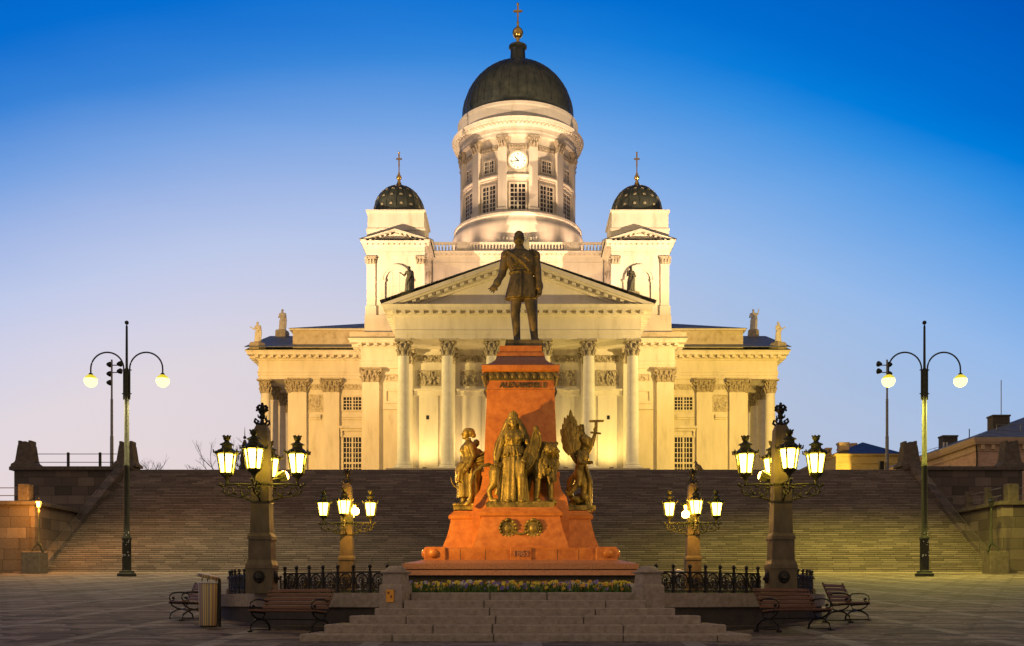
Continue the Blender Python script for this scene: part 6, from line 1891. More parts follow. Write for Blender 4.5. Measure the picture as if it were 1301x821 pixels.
for gate, side, lb in ((-90, -1, 'wheel patterned iron fence left of the steps, behind the left front bench'),
                       (-90, 1, 'wheel patterned iron fence right of the steps, ending behind the right front bench'),
                       (0, -1, 'short looking iron fence right of the right front lamp pillar'),
                       (0, 1, 'iron fence on the far right of the monument, behind its right side'),
                       (180, 1, 'short looking iron fence between the bin and the left front lamp pillar'),
                       (180, -1, 'iron fence on the far left of the monument, behind its left side'),
                       (90, -1, 'iron fence at the back right of the monument'),
                       (90, 1, 'iron fence at the back left of the monument')):
    a0, a1 = gate + side * 20.9, gate + side * 42.2
    mid = pol(8.2, (a0 + a1) / 2, PZ)
    t = thing('iron_fence', mid, lb, 'fence', 'cast iron fences round the monument')
    w = 2 * 8.2 * sin(radians(abs(a1 - a0) / NB / 2))
    for i in range(NB + 1):
        a = a0 + (a1 - a0) * i / NB
        p = Vector(pol(8.2, a, PZ)) - Vector(mid)
        if fpost is None:
            m = MB(); m.cbox(-0.024, 0.024, -0.024, 0.024, 0, 0.50, 0.006); m.box(-0.034, 0.034, -0.034, 0.034, 0.0, 0.05); m.box(-0.034, 0.034, -0.034, 0.034, 0.43, 0.47); m.box(-0.03, 0.03, -0.03, 0.03, 0.25, 0.28)
            m.lathe([(0.02, 0.50), (0.04, 0.52), (0.022, 0.545)], 8); m.ball((0, 0, 0.585), (0.046, 0.046, 0.05), 10, 8)
            fpost = m.build('post', M['black'], None, 40); fpost.parent = t; fpost.location = p; fpost.rotation_euler.z = radians(a + 90)
        else: inst(fpost, t, p, radians(a + 90))
        if i < NB:
            am = a + (a1 - a0) / NB / 2
            p = Vector(pol(8.2 * cos(radians(abs(a1 - a0) / NB / 2)), am, PZ)) - Vector(mid)
            if fp is None:
                fp = fence_panel(w).build('panel', M['black'], None, 40); fp.parent = t; fp.location = p; fp.rotation_euler.z = radians(am + 90)
            else: inst(fp, t, p, radians(am + 90))

# ================================================================== BENCHES
def make_bench(loc, rz, label):
    t = thing('park_bench', loc, label, 'bench', 'slatted benches round the monument', rz=rz)
    Lh = 0.93
    for i in range(4):   # seat slats, front slat first
        m = MB(); y = -0.40 + i * 0.105; z_ = 0.455 - i * 0.010
        m.cbox(-Lh, Lh, y, y + 0.082, z_, z_ + 0.032, 0.008); m.build('seat_slat', M['wood'], t)
    for i in range(5):
        m = MB(); m.X = Matrix.Translation((0, 0.04 + 0.045 * i, 0.50 + i * 0.088)) @ Matrix.Rotation(radians(-24), 4, 'X')
        m.cbox(-Lh, Lh, -0.014, 0.014, 0, 0.070, 0.008); m.build('back_slat', M['wood'], t)
    for s in (-1, 1):
        x = s * (Lh - 0.07)
        m = MB()
        Y = lambda pts, r: m.tube([(x, a, b) for a, b in pts], r, 7)
        # X-shaped curved legs, stretcher and foot pads
        Y([(-0.40, 0.02), (-0.36, 0.16), (-0.24, 0.25), (-0.10, 0.27), (0.06, 0.24), (0.17, 0.14), (0.20, 0.02)], 0.022)
        Y([(-0.36, 0.44), (-0.33, 0.37), (-0.22, 0.30), (-0.10, 0.275), (0.0, 0.30), (0.05, 0.40), (0.03, 0.46)], 0.020)
        Y([(-0.46, 0.015), (-0.34, 0.015)], 0.022); Y([(0.14, 0.015), (0.27, 0.015)], 0.022); Y([(-0.38, 0.05), (0.19, 0.05)], 0.012)
        Y([(-0.41, 0.44), (0.05, 0.405)], 0.022)                       # seat rail
        Y([(0.04, 0.40), (0.08, 0.52), (0.16, 0.70), (0.265, 0.95)], 0.022)   # back stay
        # scrolled armrest
        Y([(0.12, 0.64), (0.0, 0.69), (-0.16, 0.70), (-0.30, 0.685), (-0.385, 0.63), (-0.40, 0.55), (-0.36, 0.49), (-0.29, 0.50), (-0.265, 0.55), (-0.30, 0.58)], 0.019)
        m.ball((x, -0.305, 0.56), 0.034, 8, 6)
        m.build('end_frame', M['black'], t, 50)
    m = MB(); m.tube([(-Lh + 0.07, -0.1, 0.275), (Lh - 0.07, -0.1, 0.275)], 0.014, 6); m.build('stretcher', M['black'], t)
    return t
def bench_at(deg, r): 
    p = pol(r, deg); return (p[0], p[1], ground(p[1]) - 0.0), radians(deg + 90)
l_, r_ = bench_at(-90 - 30.5, 9.55)
bn = make_bench(l_, r_, 'reddish slatted bench left of the steps, below the iron fence')
bn.rotation_euler = (0.0, 0.0, r_)
for d_, rad, lb in ((-90 + 36.5, 9.75, 'reddish slatted bench right of the steps, in front of the right lamp pillar'),
                    (-90 + 57.5, 9.3, 'slatted bench at far right, seen from its end behind the nearer bench'),
                    (-90 - 62, 9.3, 'slatted bench at far left, half hidden behind the striped bin')):
    l_, r_ = bench_at(d_, rad); dup(bn, l_, r_, lb)

# ================================================================== LITTER BIN, DRAIN, SMALL THINGS
bx, by = xx(265, 23.6), 23.6
bz_ = ground(by)
t = thing('litter_bin', (bx, by, bz_), 'round litter bin wrapped in orange, yellow and grey stripes with slanted lid', 'bin')
m = MB(); m.lathe([(0.20, 0.03), (0.205, 0.05), (0.225, 0.97), (0.22, 0.985)], 32); m.build('body', M['stripes'], t, 50)
m = MB(); m.lathe([(0.19, 0.0), (0.19, 0.03)], 24); m.build('foot', M['black'], t)
m = MB(); m.lathe([(0.17, 0.96), (0.20, 0.985), (0.238, 0.99), (0.238, 1.02), (0.215, 1.025), (0.17, 0.99)], 32); m.build('rim', M['white_paint'], t, 50)
m = MB(); m.X = Matrix.Translation((0, 0, 1.13)) @ Matrix.Rotation(radians(13), 4, 'Y'); m.lathe([(0.0, -0.03), (0.24, -0.03), (0.25, -0.02), (0.25, 0.045), (0.2, 0.06), (0.0, 0.065)], 32); m.build('lid', M['stripes'], t, 50)
m = MB()
for a in (40, 160, 280): m.tube([(0.19 * cos(radians(a)), 0.19 * sin(radians(a)), 0.97), (0.17 * cos(radians(a)), 0.17 * sin(radians(a)), 1.12)], 0.012, 6)
m.build('lid_post', M['black'], t)
m = MB(); m.cbox(0.225, 0.275, -0.05, 0.05, 0.0, 1.10, 0.01); m.build('mast', M['black'], t)
dx, dy_ = xx(86, 31.5), 31.5
t = thing('drain_cover', (dx, dy_, ground(dy_)), 'dark round iron drain cover set in the cobbles at left', 'drain cover')
m = MB(); m.X = Matrix.Rotation(atan2(0.0479, 1), 4, 'X'); m.lathe([(0.34, -0.05), (0.34, 0.012), (0.30, 0.016)], 24); m.build('lid', M['granite_dark'], t)
t = thing('ground_light', (xx(861, 30.5), 30.5, 1.78), 'white domed garden light behind the iron fence at right', 'garden light')
m = MB(); m.lathe([(0.23, 0.66), (0.22, 0.72), (0.17, 0.79), (0.09, 0.83), (0.0, 0.84)], 20); m.build('dome', M['white_paint'], t, 60)
m = MB(); m.lathe([(0.10, 0.0), (0.08, 0.05), (0.07, 0.6), (0.2, 0.655)], 12); m.build('stem', M['steel'], t, 50)
# gull on the crown of the back right pillar
gx, gy, gz = xx(887, MC + q), MC + q, PZ + 4.34
t = thing('seagull', (gx, gy, gz), 'grey bird perched on the crown of the right back lamp pillar', 'bird')
m = MB()
m.limb([(0.08, 0, 0.10), (0.02, 0, 0.155), (-0.05, 0, 0.21)], [0.065, 0.095, 0.075], 12)
m.limb([(-0.05, 0, 0.22), (-0.075, 0, 0.30), (-0.09, 0, 0.325)], [0.06, 0.046, 0.048], 10)
m.limb([(-0.12, 0, 0.325), (-0.165, 0, 0.305)], [0.018, 0.008], 6)
m.limb([(0.06, 0.0, 0.12), (0.17, 0, 0.03)], [0.05, 0.018], 8)
for s in (-1, 1):
    m.limb([(-0.03, s * 0.075, 0.22), (0.06, s * 0.085, 0.155), (0.16, s * 0.05, 0.06)], [0.04, 0.045, 0.015], 8)
    m.limb([(0.0, s * 0.03, 0.10), (0.0, s * 0.03, 0.0)], [0.012, 0.010], 6)
sculpt('body', m, M['feather'], t, 0.010, 2)

# ================================================================== DOUBLE STREET LAMPS
def street_lamp(loc, label, src=None):
    if src: return dup(src, loc, 0, label)
    t = thing('street_lamp', loc, label, 'street lamp', 'tall street lamps with two globes')
    k = 1 / 18.8
    m = MB(); m.lathe([(0.62, -0.25), (0.62, 0.18), (0.58, 0.22), (0.50, 0.24), (0.48, 0.36), (0.40, 0.40)], 20)
    m.build('base', M['pole'], t, 40)
    m = MB()
    m.lathe([(0.30, 0.40), (0.29, 2.45), (0.33, 2.5), (0.33, 2.6), (0.22, 2.75), (0.19, 3.6), (0.18, 7.4), (0.19, 7.42), (0.19, 7.55), (0.165, 7.58), (0.15, 12.0), (0.135, 13.8), (0.135, 14.0), (0.085, 14.1), (0.07, 16.9), (0.03, 17.0)], 16)
    m.ball((0, 0, 17.15), 0.14, 12, 8)
    m.build('pole', M['pole'], t, 40)
    rb = random.Random(4)
    m = MB()
    for i in range(16):
        a = radians(rb.uniform(-150, -30)); z_ = rb.uniform(1.2, 3.3); r_ = 0.296 if z_ < 2.45 else 0.225 if z_ > 2.75 else 0.335
        m.X = Matrix.Rotation(a + pi / 2, 4, 'Z'); m.box(-0.03, 0.03, -r_ - 0.006, -r_ + 0.01, z_, z_ + rb.uniform(0.04, 0.09))
    m.X = None
    m.build('stickers', M['white_paint'], t)
    for s in (-1, 1):
        m = MB()
        xa, xb = 0.20, 2.43; rc = (xb - xa) / 2; xc = (xa + xb) / 2; zc = 14.05 - 0.02
        pts = [(s * xa, 0, 11.95), (s * xa, 0, 13.0)] + [(s * (xc - rc * cos(a)), 0, zc + rc * sin(a)) for a in [pi * i / 20 for i in range(21)]] + [(s * xb, 0, 13.72)]
        m.tube(pts, 0.055, 8)
        for z_ in (12.35, 13.95): m.cap((0, 0, z_), (s * (xa + 0.1), 0, z_), 0.04, 0.04, 6)
        m.lathe([(0.06, 13.75), (0.12, 13.72), (0.16, 13.62), (0.2, 13.58)], 12, (s * xb, 0, 0))
        arm = m.build('arm', M['pole'], t, 50)
        R_ = 0.43; zc = 13.22
        m = MB(); m.lathe([(0.001, zc - R_)] + [(R_ * cos(b), zc + R_ * sin(b)) for b in [radians(-80 + 10 * i) for i in range(11)]], 24, (s * xb, 0, 0), caps=False)
        o = m.build('globe', M['globe'], None, 60); o.parent = arm
        m = MB(); m.lathe([(R_ * cos(b), zc + R_ * sin(b)) for b in [radians(20 + 8 * i) for i in range(8)]] + [(0.15, zc + R_ * 0.97)], 24, (s * xb, 0, 0), caps=False)
        o = m.build('globe_cap', M['globe_top'], None, 60); o.parent = arm
    return t
SLY = 70.0
slo = (xx(161, SLY), SLY, ground(SLY)); sro = (xx(1174.5, SLY), SLY, ground(SLY))
sl = street_lamp(slo, 'tall double globe street lamp left of the monument, stickers on its base')
srl = street_lamp(sro, 'tall double globe street lamp right of the monument, before the right stair edge', sl)
for p, tint, e in ((slo, (1.0, 0.80, 0.36), 0.62), (sro, (1.0, 0.83, 0.12), 1.25)):
    for s in (-1, 1):
        lamp('globe_light', 'SPOT', (p[0] + s * 2.43, p[1], p[2] + 12.6), L_GLOBE * e, tint, target=(p[0] + s * 2.6, p[1] - 1.0, p[2]), spot=160, size=0.25, blend=0.4)

# ================================================================== FLOODLIGHT MASTS
def mast(x, s, label, energy, color):
    y = 100.0
    t = thing('floodlight_mast', (x, y, 13.93), label, 'floodlight mast', 'floodlight masts on the terrace')
    m = MB(); m.lathe([(0.30, 0), (0.28, 0.1), (0.17, 0.15), (0.16, 3.6), (0.13, 3.65), (0.12, 7.2), (0.09, 7.25), (0.085, 11.0), (0.0, 11.05)], 14); m.build('pole', M['steel'], t, 40)
    heads = [(-0.25, 10.55, -1), (-0.25, 9.65, -1), (-0.25, 8.8, -1), (0.75, 10.6, 1), (0.75, 9.9, 1)]
    for hx, hz, d_ in heads:
        m = MB()
        c = (-s * hx if s > 0 else hx, 0, hz)
        m.cap((0, 0, hz - 0.12), (c[0], 0, hz - 0.12), 0.05, 0.05, 6); m.cap((c[0], 0, hz - 0.12), (c[0], 0, hz), 0.05, 0.05, 6)
        aim = (Vector((-s * 20, 25, 8)) if d_ > 0 else Vector((-s * 10, 20, 3))).normalized()
        m.X = Matrix.Translation(c) @ aim.to_track_quat('-Z', 'Y').to_matrix().to_4x4()
        m.lathe([(0.27, -0.16), (0.28, -0.1), (0.2, 0.12), (0.12, 0.25), (0.0, 0.27)], 14)
        m.X = None
        m.build('flood_head', M['black'], t, 50)
    m = MB(); m.cbox(s * -0.55 - 0.2, s * -0.55 + 0.2, -0.2, 0.2, 0.0, 1.2, 0.03); m.build('cabinet', M['black'], t)
    return t
mast(xx(142, 100), -1, 'grey mast with five black floodlights left of the stairs', 0, 0)
mast(xx(1127, 100), 1, 'grey mast with five black floodlights right of the stairs', 0, 0)

# ================================================================== WALL LAMPS
def wall_lamp(px, label, blk_label, lit):
    y = 78.6; x = xx(px, y); zg = ground(y)
    xb = xx(44 if px < 600 else 1265, y)
    t = thing('stone_block', (xb, y, zg), blk_label, 'stone block', 'granite blocks at the foot of the stairs')
    m = MB(); m.cbox(-0.72, 0.72, -0.7, 0.7, -0.3, 1.65, 0.05); m.build('block', M['granite_wall'], t)
    zt = zg + 1.65
    t = thing('lamp_post', (x, y, zt), label, 'lamp post', 'small lamp posts on the stone blocks')
    m = MB()
    for a in (90, 210, 330):
        c, s_ = cos(radians(a)), sin(radians(a))
        m.limb([(0.50 * c, 0.50 * s_, 0.02), (0.36 * c, 0.36 * s_, 0.35), (0.12 * c, 0.12 * s_, 0.62)], [0.07, 0.06, 0.07], 8)
    m.lathe([(0.13, 0.5), (0.15, 0.75), (0.10, 0.85), (0.085, 1.6), (0.07, 3.0), (0.09, 3.05), (0.06, 3.1), (0.05, 3.35)], 12)
    m.build('post', M['pole'], t, 50)
    m = MB()
    for i in range(4):
        a = pi / 4 + i * pi / 2
        m.tube([(0.12 * cos(a), 0.12 * sin(a), 3.38), (0.21 * cos(a), 0.21 * sin(a), 3.82)], 0.02, 5)
    m.frustum(0, 0, [(3.33, 0.06, 0.06), (3.38, 0.11, 0.11)]); m.frustum(0, 0, [(3.82, 0.2, 0.2), (3.86, 0.19, 0.19), (4.0, 0.06, 0.06), (4.1, 0.05, 0.05)])
    h = m.build('lantern', M['black'], t)
    m = MB(); m.frustum(0, 0, [(3.385, 0.085, 0.085), (3.815, 0.145, 0.145)]); o = m.build('glass', M['small_lit'] if lit else M['glass'], None); o.parent = h
    if lit: lamp('wall_lamp_light', 'POINT', (x, y - 0.35, zt + 3.55), 1700, (1.0, 0.36, 0.04), size=0.15)
wall_lamp(49.5, 'small lamp post glowing orange before the left terrace wall', 'big grey granite block carrying the lit orange lamp', True)
wall_lamp(1259.5, 'small unlit lamp post before the right terrace wall', 'big grey granite block carrying the unlit lamp', False)
# ramp railing and stair posts of the right terrace
t = thing('railing', (39.5, 88, 9.4), 'stone posts with rails on the lower terrace right of the stairs', 'railing', 'thin railings on the terrace walls', world=True)
for y_ in (83.0, 86.5, 90.5):
    m = MB(); m.cbox(37.5, 38.0, y_, y_ + 0.5, 9.4, 10.8, 0.05); m.build('post', M['granite_wall'], t)
m = MB()
for z_ in (9.9, 10.5): m.tube([(37.75, 81.0, z_), (37.75, 90.5, z_)], 0.04, 6)
m.build('bar', M['steel'], t)

# ================================================================== ROOF STATUES
def apostle(loc, label, h, rz, pose, mat='zinc'):
    t = thing('roof_statue', loc, label, 'statue', 'apostle statues on the cathedral roof', rz=rz)
    m = MB(); m.frustum(0, 0, [(-0.25, 0.75, 0.75), (0.72, 0.72, 0.72), (0.75, 0.66, 0.66), (0.86, 0.66, 0.66)]); m.build('plinth', M['ornament'], t)
    b = 0.85; k = h / 2.5
    m = MB()
    woman_body(m, 0, 0, b, h)
    head(m, (0, -0.03 * k, b + 2.26 * k), 0.33 * k, face=-90)
    m.ball((0, -0.12 * k, b + 2.10 * k), (0.11 * k, 0.09 * k, 0.13 * k), 10, 8)      # beard
    m.ball((0, 0.03 * k, b + 2.31 * k), (0.15 * k, 0.15 * k, 0.14 * k), 10, 8)
    m.limb([(-0.2 * k, -0.2 * k, b + 0.1 * k), (-0.05 * k, -0.27 * k, b + 0.9 * k), (0.25 * k, -0.2 * k, b + 1.5 * k), (0.28 * k, 0, b + 1.95 * k)], [0.09 * k, 0.1 * k, 0.1 * k, 0.08 * k], 8)   # mantle
    m.limb([(0.3 * k, 0.1 * k, b + 1.9 * k), (0.36 * k, 0.12 * k, b + 1.2 * k), (0.34 * k, 0.1 * k, b + 0.3 * k)], [0.12 * k, 0.13 * k, 0.1 * k], 8)
    hs = 1.3 * k
    for s, p in zip((-1, 1), pose):
        a = (s * 0.28 * k, 0, b + 1.93 * k)
        if p == 'up':
            e = (s * 0.46 * k, -0.10 * k, b + 1.80 * k); w = (s * 0.58 * k, -0.16 * k, b + 2.22 * k); d = (s * 0.2, -0.1, 0.9)
        elif p == 'out':
            e = (s * 0.42 * k, -0.08 * k, b + 1.58 * k); w = (s * 0.66 * k, -0.26 * k, b + 1.78 * k); d = (s * 0.8, -0.3, 0.4)
        else:
            e = (s * 0.40 * k, -0.06 * k, b + 1.52 * k); w = (s * 0.16 * k, -0.30 * k, b + 1.50 * k); d = (-s * 0.8, -0.2, 0.2)
        m.limb([a, e], [0.10 * k, 0.09 * k], 8); m.limb([e, w], [0.085 * k, 0.055 * k], 8)
        hand(m, w, d, hs, n=(0, -1, 0.2), curl=0.6)
    sculpt('figure', m, M[mat], t, 0.03, 2)
apostle((-33.0, 131.3, 33.5), 'roof statue holding a hand forward, lowest one at the left end of the cathedral', 2.75, radians(-25), ('out', 'in'))
apostle((-32.6, CY, 38.2), 'roof statue with covered hands on the left gable peak of the cathedral', 3.05, radians(-10), ('in', 'in'))
apostle((32.6, CY, 38.2), 'roof statue raising one arm on the right gable peak of the cathedral', 3.05, radians(-10), ('in', 'up'))
apostle((33.0, 131.3, 33.5), 'roof statue looking right, lowest one at the right end of the cathedral', 2.75, radians(30), ('in', 'out'))
apostle((-11.75, 111.6, 34.0), 'dark statue reaching left on the left corner of the front gable', 2.95, radians(-20), ('out', 'in'), 'zinc_dark')
apostle((12.15, 111.6, 34.0), 'dark statue with folded arms on the right corner of the front gable', 2.95, radians(20), ('in', 'in'), 'zinc_dark')
apostle((0.75, 112.0, 38.2), 'statue on the peak of the front gable, hidden behind the bronze head', 2.4, 0, ('in', 'up'))

# ================================================================== NEIGHBOURING BUILDINGS
pb = thing('town_house', (60, 118, 9.2), 'pink brick building with blue roof and dark chimneys, far right', 'building', world=True)
m = MB(); m.box(49.0, 95, 110.5, 150, 9.2, 17.6); m.build('wall', M['pink_wall'], pb)
m = MB(); m.frustum(72, 130.25, [(17.6, 23.1, 19.85), (17.75, 23.15, 19.9), (17.77, 23.0, 19.75), (18.3, 23.0, 19.75), (18.32, 23.35, 20.1), (18.6, 23.5, 20.25), (18.95, 23.6, 20.35), (19.0, 23.6, 20.35)])
for i in range(40): m.box(49.3 + i * 1.1, 49.65 + i * 1.1, 110.15, 110.6, 17.8, 18.28)
m.build('cornice', M['pink_trim'], pb)
m = MB(); m.frustum(72, 130.25, [(19.003, 23.5, 20.25), (19.1, 23.5, 20.25), (24.5, 9, 5)]); m.build('roof', M['roof'], pb)
for (px, w, p0, p1, y_) in ((1207.5, 20, 571, 553, 135), (1272.5, 23, 548, 527, 118)):
    x = xx(px, y_); hw = w * y_ / 1316 / 2
    m = MB(); m.box(x - hw * 0.92, x + hw * 0.92, y_, y_ + 1.5, 18.5, zz(p1 + 2, y_)); m.box(x - hw, x + hw, y_ - 0.08, y_ + 1.58, zz(p1 + 2, y_), zz(p1, y_))
    m.build('chimney', M['granite_dark'], pb)
for px in (1199, 1203):
    m = MB(); x = xx(px, 133); m.lathe([(0.12, 19.2), (0.12, zz(562, 133))], 8, (x, 133, 0)); m.build('flue', M['white_paint'], pb)
m = MB(); x = xx(1272, 118.7); m.tube([(x, 118.7, zz(528, 118.7)), (x, 118.7, zz(483, 118.7))], 0.05, 6); m.build('antenna', M['steel'], pb)
m = MB(); x = xx(1231.5, 120); m.tube([(x, 120, 19.5), (x, 120, zz(545, 120))], 0.06, 6); m.build('antenna', M['black'], pb)
m = MB()
rp_ = []
for i in range(9):
    y_ = 134 - i * 2.6; x = 49.9 + i * 0.3
    zb_ = 19.3 + i * 0.02
    m.tube([(x, y_, zb_), (x, y_, zb_ + 0.9)], 0.03, 5); rp_.append((x, y_, zb_ + 0.9))
m.tube(rp_, 0.03, 5); m.tube([(p[0], p[1], p[2] - 0.4) for p in rp_], 0.025, 5)
rp2 = []
for i in range(8):
    x = 52.3 + i * 2.6; z_ = 19.4 + 0.0 * i; y_ = 113.2
    m.tube([(x, y_, z_), (x, y_, z_ + 1.5)], 0.03, 5); rp2.append((x, y_, z_ + 1.5))
m.tube(rp2, 0.03, 5); m.tube([(p[0], p[1], p[2] - 0.6) for p in rp2], 0.025, 5)
m.build('roof_railing', M['steel'], pb)
m = MB(); m.tube([(48.9, 110.35, 18.9), (48.8, 110.3, 18.2), (48.9, 110.4, 17.4), (48.9, 110.4, 10)], 0.09, 8); m.tube([(48.75, 128, 18.6), (48.6, 128, 17.8), (48.8, 128, 17.3), (48.8, 128, 10)], 0.09, 8); m.build('rain_pipe', M['black'], pb)
for y_ in (113, 121.0, 128.5, 136):
    m = MB(); m.box(48.9, 49.1, y_, y_ + 1.3, 12.8, 15.1); m.box(48.86, 49.1, y_ - 0.15, y_ + 1.45, 15.102, 15.3); f = m.build('window', M['frame'], pb)
    m = MB(); m.box(48.88, 49.0, y_ + 0.12, y_ + 1.18, 12.95, 14.95); m.build('pane', M['glass'], f)
for y_ in (117.3, 126):
    m = MB(); m.box(48.95, 49.1, y_, y_ + 0.5, 16.1, 17.0); f = m.build('attic_window', M['glass'], pb)
for x in (51.8, 55.2, 58.6, 62):
    m = MB(); m.box(x - 0.7, x + 0.7, 110.38, 110.6, 12.6, 14.4); f = m.build('window', M['frame'], pb)
    m = MB(); m.box(x - 0.6, x + 0.6, 110.36, 110.5, 12.7, 14.3); m.build('pane', M['glass'], f)

yb = thing('town_house', (50, 158, 9.2), 'yellow house with dark hipped roof and pale chimneys right of the cathedral', 'building', world=True)
YB = 150.0
x0, x1 = xx(1062, YB), xx(1145, YB)
ze = zz(580, YB)
m = MB(); m.box(x0, x1, YB, 172, 9.2, ze); m.box(xx(1043, 168), x0 + 1, 164, 178, 9.2, zz(590, 165)); m.build('wall', M['yellow_wall'], yb)
m = MB(); m.frustum((x0 + x1) / 2, 161, [(ze, (x1 - x0) / 2 + 0.1, 11.1), (ze + 0.15, (x1 - x0) / 2 + 0.3, 11.3), (ze + 0.35, (x1 - x0) / 2 + 0.35, 11.35)]); m.box(x0 + 0.3, x1, YB - 0.1, YB + 0.1, zz(589, YB), zz(587.5, YB)); m.build('cornice', M['yellow_wall'], yb)
xp = xx(1096, YB + 6)
m = MB()
a, b_ = x0 - 0.4, x1 + 0.4
m.add([(a, YB - 0.4, ze + 0.36), (b_, YB - 0.4, ze + 0.36), (b_, 172.4, ze + 0.36), (a, 172.4, ze + 0.36), (xp, YB + 6, zz(562, YB + 6)), (xp + 0.6, 166, zz(562, YB + 6))], [(0, 1, 4), (1, 2, 5, 4), (2, 3, 5), (3, 0, 4, 5), (3, 2, 1, 0)])
m.build('roof', M['roof_dark'], yb)
for (px, w, p0, y_) in ((1072.5, 14, 562, YB + 1.5), (1085, 8, 563, YB + 8), (1053, 8, 569, 166), (1045, 6, 571, 170)):
    x = xx(px, y_); hw = w * y_ / 1316 / 2
    m = MB(); m.box(x - hw * 0.86, x + hw * 0.86, y_, y_ + 1.2, 20, zz(p0 + 2.5, y_)); m.box(x - hw, x + hw, y_ - 0.12, y_ + 1.32, zz(p0 + 2.5, y_), zz(p0, y_)); m.box(x - hw * 0.95, x + hw * 0.95, y_ - 0.06, y_ + 1.26, zz(p0 + 9, y_), zz(p0 + 7.5, y_)); m.build('chimney', M['pink_trim'], yb)
yx, yy_ = xx(1112, 141), 141.0
t = thing('street_lantern', (yx, yy_, 13.93), 'low street lantern below the yellow house, hidden by the stair top', 'lantern')
m = MB(); m.lathe([(0.12, 0), (0.06, 0.2), (0.05, 2.6), (0.08, 2.65)], 10); m.build('post', M['black'], t, 50)
m = MB(); m.frustum(0, 0, [(3.12, 0.22, 0.22), (3.16, 0.22, 0.22), (3.35, 0.05, 0.05)]); m.build('lamp_roof', M['black'], t)
m = MB(); m.frustum(0, 0, [(2.66, 0.12, 0.12), (3.1, 0.18, 0.18)]); m.build('glass', M['lit'], t)
lamp('street_glow', 'POINT', (yx, yy_ + 0.4, 16.7), 8000, (1.0, 0.70, 0.14), size=0.25)

# dark spire behind the left lanterns
sp_ = thing('spire', (xx(311, 176), 176, 9.2), 'slender dark turret with ball and needle, behind the left lanterns', 'turret')
zt = zz(597, 176) - 9.2
u = 176 / 1316
m = MB(); m.frustum(0, 0, [(0, 5.5 * u, 5.5 * u), (zt + 10 * u, 4.6 * u, 4.6 * u), (zt + 10.1 * u, 5.2 * u, 5.2 * u), (zt + 12 * u, 5.0 * u, 5.0 * u), (zt + 27 * u, 2.9 * u, 2.9 * u), (zt + 27.1 * u, 3.6 * u, 3.6 * u), (zt + 29 * u, 3.4 * u, 3.4 * u), (zt + 38 * u, 1.2 * u, 1.2 * u)]); m.build('shaft', M['granite_dark'], sp_)
m = MB(); m.ball((0, 0, zt + 41 * u), 2.1 * u, 12, 8); m.tube([(0, 0, zt + 42 * u), (0, 0, zt + 54 * u)], [0.6 * u, 0.2 * u], 6); m.build('finial', M['black'], sp_, 50)

# ================================================================== BARE TREES
def tree(x, y, z, h, seed, label, levels=6, spread=0.55):
    r = random.Random(seed)
    t = thing('bare_tree', (x, y, z), label, 'tree', 'bare trees behind the terrace')
    tr, cr = MB(), MB()
    def grow(p, d, ln, rad, lv):
        pts = [p]; q = p.copy()
        for i in range(3):
            d = (d + Vector((r.uniform(-1, 1), r.uniform(-1, 1), r.uniform(-0.3, 0.7))) * 0.16).normalized()
            q = q + d * ln / 3; pts.append(q.copy())
        (tr if lv >= levels - 1 else cr).tube(pts, [rad, rad * 0.9, rad * 0.8, rad * 0.68], 6 if lv > 3 else 3)
        if lv == 0: return
        for k in range(r.choice((2, 3, 3)) if lv > 1 else 3):
            nd = (d + Vector((r.uniform(-1, 1), r.uniform(-1, 1), r.uniform(-0.25, 0.6))) * spread * 1.5).normalized()
            f = r.uniform(0.62, 0.85)
            grow(pts[-1] if r.random() < 0.75 else pts[2], nd, ln * f, rad * 0.6, lv - 1)
    grow(Vector((0, 0, 0)), Vector((0, 0, 1)), h * 0.26, h * 0.022, levels)
    tr.build('trunk', M['bark'], t); cr.build('crown', M['bark'], t)
tree(xx(243, 160), 160, 9.2, 17, 5, 'small bare tree standing alone left of the dark spire', 6)
tree(xx(283, 165), 165, 9.2, 18, 9, 'bare tree directly left of the dark spire, behind the lanterns')
tree(xx(322, 170), 170, 9.2, 21, 12, 'tallest bare tree right of the dark spire, beside the cathedral')
tree(xx(186, 160), 160, 9.2, 16, 31, 'bare tree top barely showing over the wall at far left', 5)
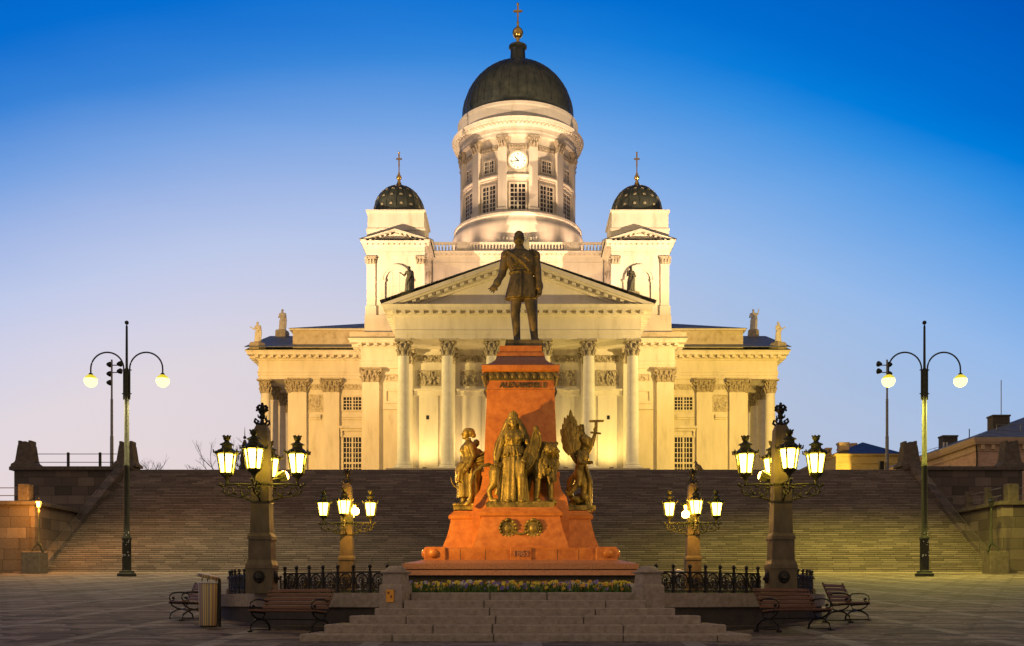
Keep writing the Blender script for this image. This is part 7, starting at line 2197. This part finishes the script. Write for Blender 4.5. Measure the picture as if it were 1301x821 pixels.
# ================================================================== FLOODS ON THE CATHEDRAL ROOF
def flood_fixture(loc, target, label, energy, color, spot, name='roof_floodlight', group='floodlights on the cathedral roof', soft=0.5):
    t = thing(name, loc, label, 'floodlight', group)
    d = (Vector(target) - Vector(loc)).normalized()
    rot = d.to_track_quat('-Z', 'Y').to_matrix().to_4x4()
    m = MB(); m.X = Matrix.Translation((0, 0, 0.35)) @ rot
    m.frustum(0, 0, [(-0.02, 0.24, 0.17), (0.2, 0.2, 0.14), (0.3, 0.1, 0.08)])
    m.X = None; m.box(-0.05, 0.05, -0.05, 0.05, 0, 0.3)
    m.build('housing', M['black'], t)
    lamp('flood', 'SPOT', Vector(loc) + Vector((0, 0, 0.35)) + d * 0.12, energy, color, target=target, spot=spot, size=soft, blend=1.0)
for i, a in enumerate((-162, -138, -114, -90, -66, -42, -18)):
    a = radians(a)
    loc = (11.5 * cos(a), CY + 11.5 * sin(a), 46.0)
    flood_fixture(loc, (6.5 * cos(a), CY + 6.5 * sin(a), 62), 'small floodlight behind the balustrade shining up the drum', L_DRUM, (1.0, 0.62, 0.37), 72)
# beams of the two floodlight masts: one on each wing, one on the portico, one on the towers
for s_, px, e, wc in ((-1, 142, L_WEST, (1.0, 0.56, 0.13)), (1, 1127, L_EAST, (1.0, 0.63, 0.11))):
    x = xx(px, 100) - s_ * 0.6
    for k, tgt, spot, col in ((1.75, (s_ * 25, 131, 26), 84, wc), (1.6, (s_ * 4, 113, 27), 60, (1.0, 0.70, 0.18)), (1.2, (s_ * 8, 126, 42), 58, (1.0, 0.66, 0.35)), (5.0, (s_ * 1.5, 137, 58), 30, (1.0, 0.69, 0.41))):
        lamp('mast_beam', 'SPOT', (x, 100.4, 24.2), e * k, col, target=tgt, spot=spot, size=0.25, blend=0.9)
for s_, lb in ((-1, 'floodlight on the roof left behind the front gable'), (1, 'floodlight on the roof right behind the front gable')):
    flood_fixture((s_ * 9.0, 122.0, 36.1), (s_ * 5.0, 131.4, 43), lb, 4800, (1.0, 0.62, 0.38), 130)
for x, lb in ((-10.2, 'small floodlight on the portico floor between the two leftmost columns'), (-5.2, 'small floodlight on the portico floor left of the bronze statues'),
              (5.2, 'small floodlight on the portico floor right of the bronze statues'), (10.2, 'small floodlight on the portico floor between the two rightmost columns')):
    flood_fixture((x, 113.2, 15.81), (x, 115.9, 23.5), lb, 1300, (1.0, 0.72, 0.20) if x > 0 else (1.0, 0.66, 0.24), 130, 'portico_floodlight', 'floodlights on the portico floor', 0.2)
